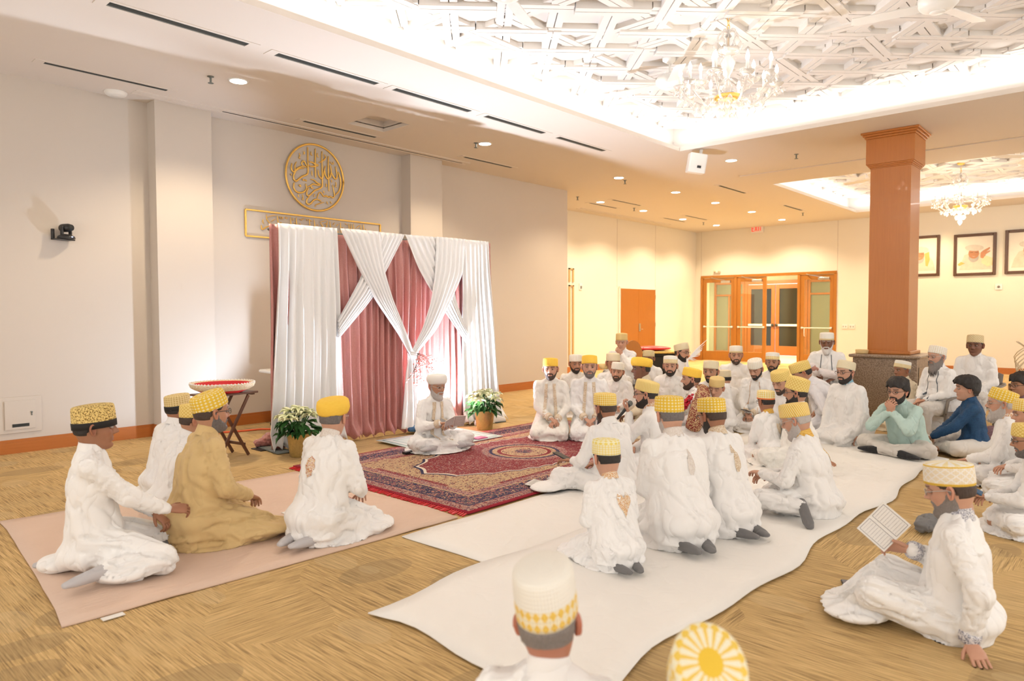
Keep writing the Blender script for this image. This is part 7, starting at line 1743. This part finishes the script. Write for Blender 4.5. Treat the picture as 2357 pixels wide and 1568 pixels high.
# baby in the elder's arms
bb = wpt(p27, (0.0, .34, .71)); bs = p27.scale[0]*.95
def baby():
    mb = MB(); sk = np.array((.52, .27, .22)); o3 = np.array([0, 0, 0])
    hv = HV*[.50, .50, .50]@rx(R_(60)).T@rz(R_(60)).T+[.17, .02, .10]
    mb.add(hv, HF)
    V, F = sweep([(.15, .0, .06), (.02, 0, .02), (-.14, 0, .0)], [.045, .055, .04], n=14); mb.add(V, F)
    for a, e in (((.08, .06, .04), (.10, .12, .10)), ((-.12, .04, .02), (-.26, .08, .04)), ((-.12, -.04, .02), (-.25, -.05, .0))):
        V, F = sweep([a, (np.array(a)+e)/2, e], [.022, .021, .017], ref=(.3, .2, .9), n=10); mb.add(V, F)
    VV = np.concatenate(mb.V); cc_ = np.tile(np.r_[sk, 1], (len(VV), 1))
    o = link_mesh('baby', VV, mb.F, M['skin'], None, True, True, col=cc_); o.location = tuple(bb); o.rotation_euler = (0, 0, p27.rotation_euler[2]+PI*0); o.scale = (bs,)*3
    tag(o, 'baby wrapped in white held across the elder\'s chest by the glass doors', 'person')
    V, N_, F = blob([S_([(.13, 0, .05), (.02, 0, .02), (-.15, 0, .0)], [.065, .075, .065]), S_([(-.12, .04, .02), (-.24, .07, .04)], [.04, .035]), S_([(-.12, -.04, .02), (-.23, -.05, .0)], [.04, .035]), S_([(.08, .06, .04), (.09, .10, .08)], [.035, .03])], .013)
    V = folds(V, N_, [((.13, 0, .05), (-.15, 0, 0), .07, 's')], np.random.RandomState(8), 1.0); link_mesh('wrap', V, F, M['baby_white'], o)
    V, F = ellipsoid((0, 0, 0), (.052, .062, .06), 20, 14); V = V@rx(R_(60)).T@rz(R_(60)).T+[.185, .0, .118]; link_mesh('hood', V, F, M['baby_white'], o, True)
baby()
# tan cap on the seated man's knee
q = wpt(p11, (-.06, .42, .58)); V, F = lathe([(.001, 0), (.07, .004), (.088, .03), (.092, .075), (.085, .07), (.001, .05)], 28); o = link_mesh('spare_cap', V, F, cap_mat('plain_tan'), None, True, True); o.location = atd(1393, 850, 10.25); tag(o, 'tan cap held on the knee of the elderly seated man', 'cap')
# grey bundle behind the reader and blue cloth by the speaker
q = onz(2140, 1222, 0); V, N_, F = blob([S_([(q[0]-.12, q[1]+.02, .05), (q[0]+.02, q[1], .06), (q[0]+.12, q[1]-.06, .05)], [(.06, .04), (.09, .055), (.07, .045)], ref=(0, 0, 1))], .012); V = folds(V, N_, [((q[0]-.12, q[1], .05), (q[0]+.12, q[1], .05), .07, 'k')], np.random.RandomState(6), .8); V[:, 2] = np.maximum(V[:, 2], .003)
tag(link_mesh('cloth_bundle', V, F, M['sock_grey']), 'crumpled grey cloth bundle on the carpet behind the reading man', 'cloth')
q = onz(958, 998, 0); V, N_, F = blob([E_l((q[0], q[1], .06), (.13, .09, .05)), E_l((q[0]+.06, q[1]-.02, .08), (.06, .05, .05))], .013); V[:, 2] = np.maximum(V[:, 2], .034)
tag(link_mesh('blue_cloth', V, F, M['denim']), 'folded blue cloth on the floor behind the seated speaker', 'cloth')
q = onz(1104, 1009, .034); tag(MB().box((q[0]-.08, q[1]-.06, .034), (q[0]+.08, q[1]+.06, .045)).build('notebook', simple('pink_cover', (.55, .12, .28), .5), None, bevel=.003), 'thin pink notebook on the green mat right of the speaker', 'book')
q = onz(945, 1042, .03); tag(MB().box((q[0]-.09, q[1]-.03, .023), (q[0]+.09, q[1]+.03, .05)).build('receiver_box', M['black_plastic'], None, bevel=.004), 'small black device at the rug edge before the green mat', 'device')
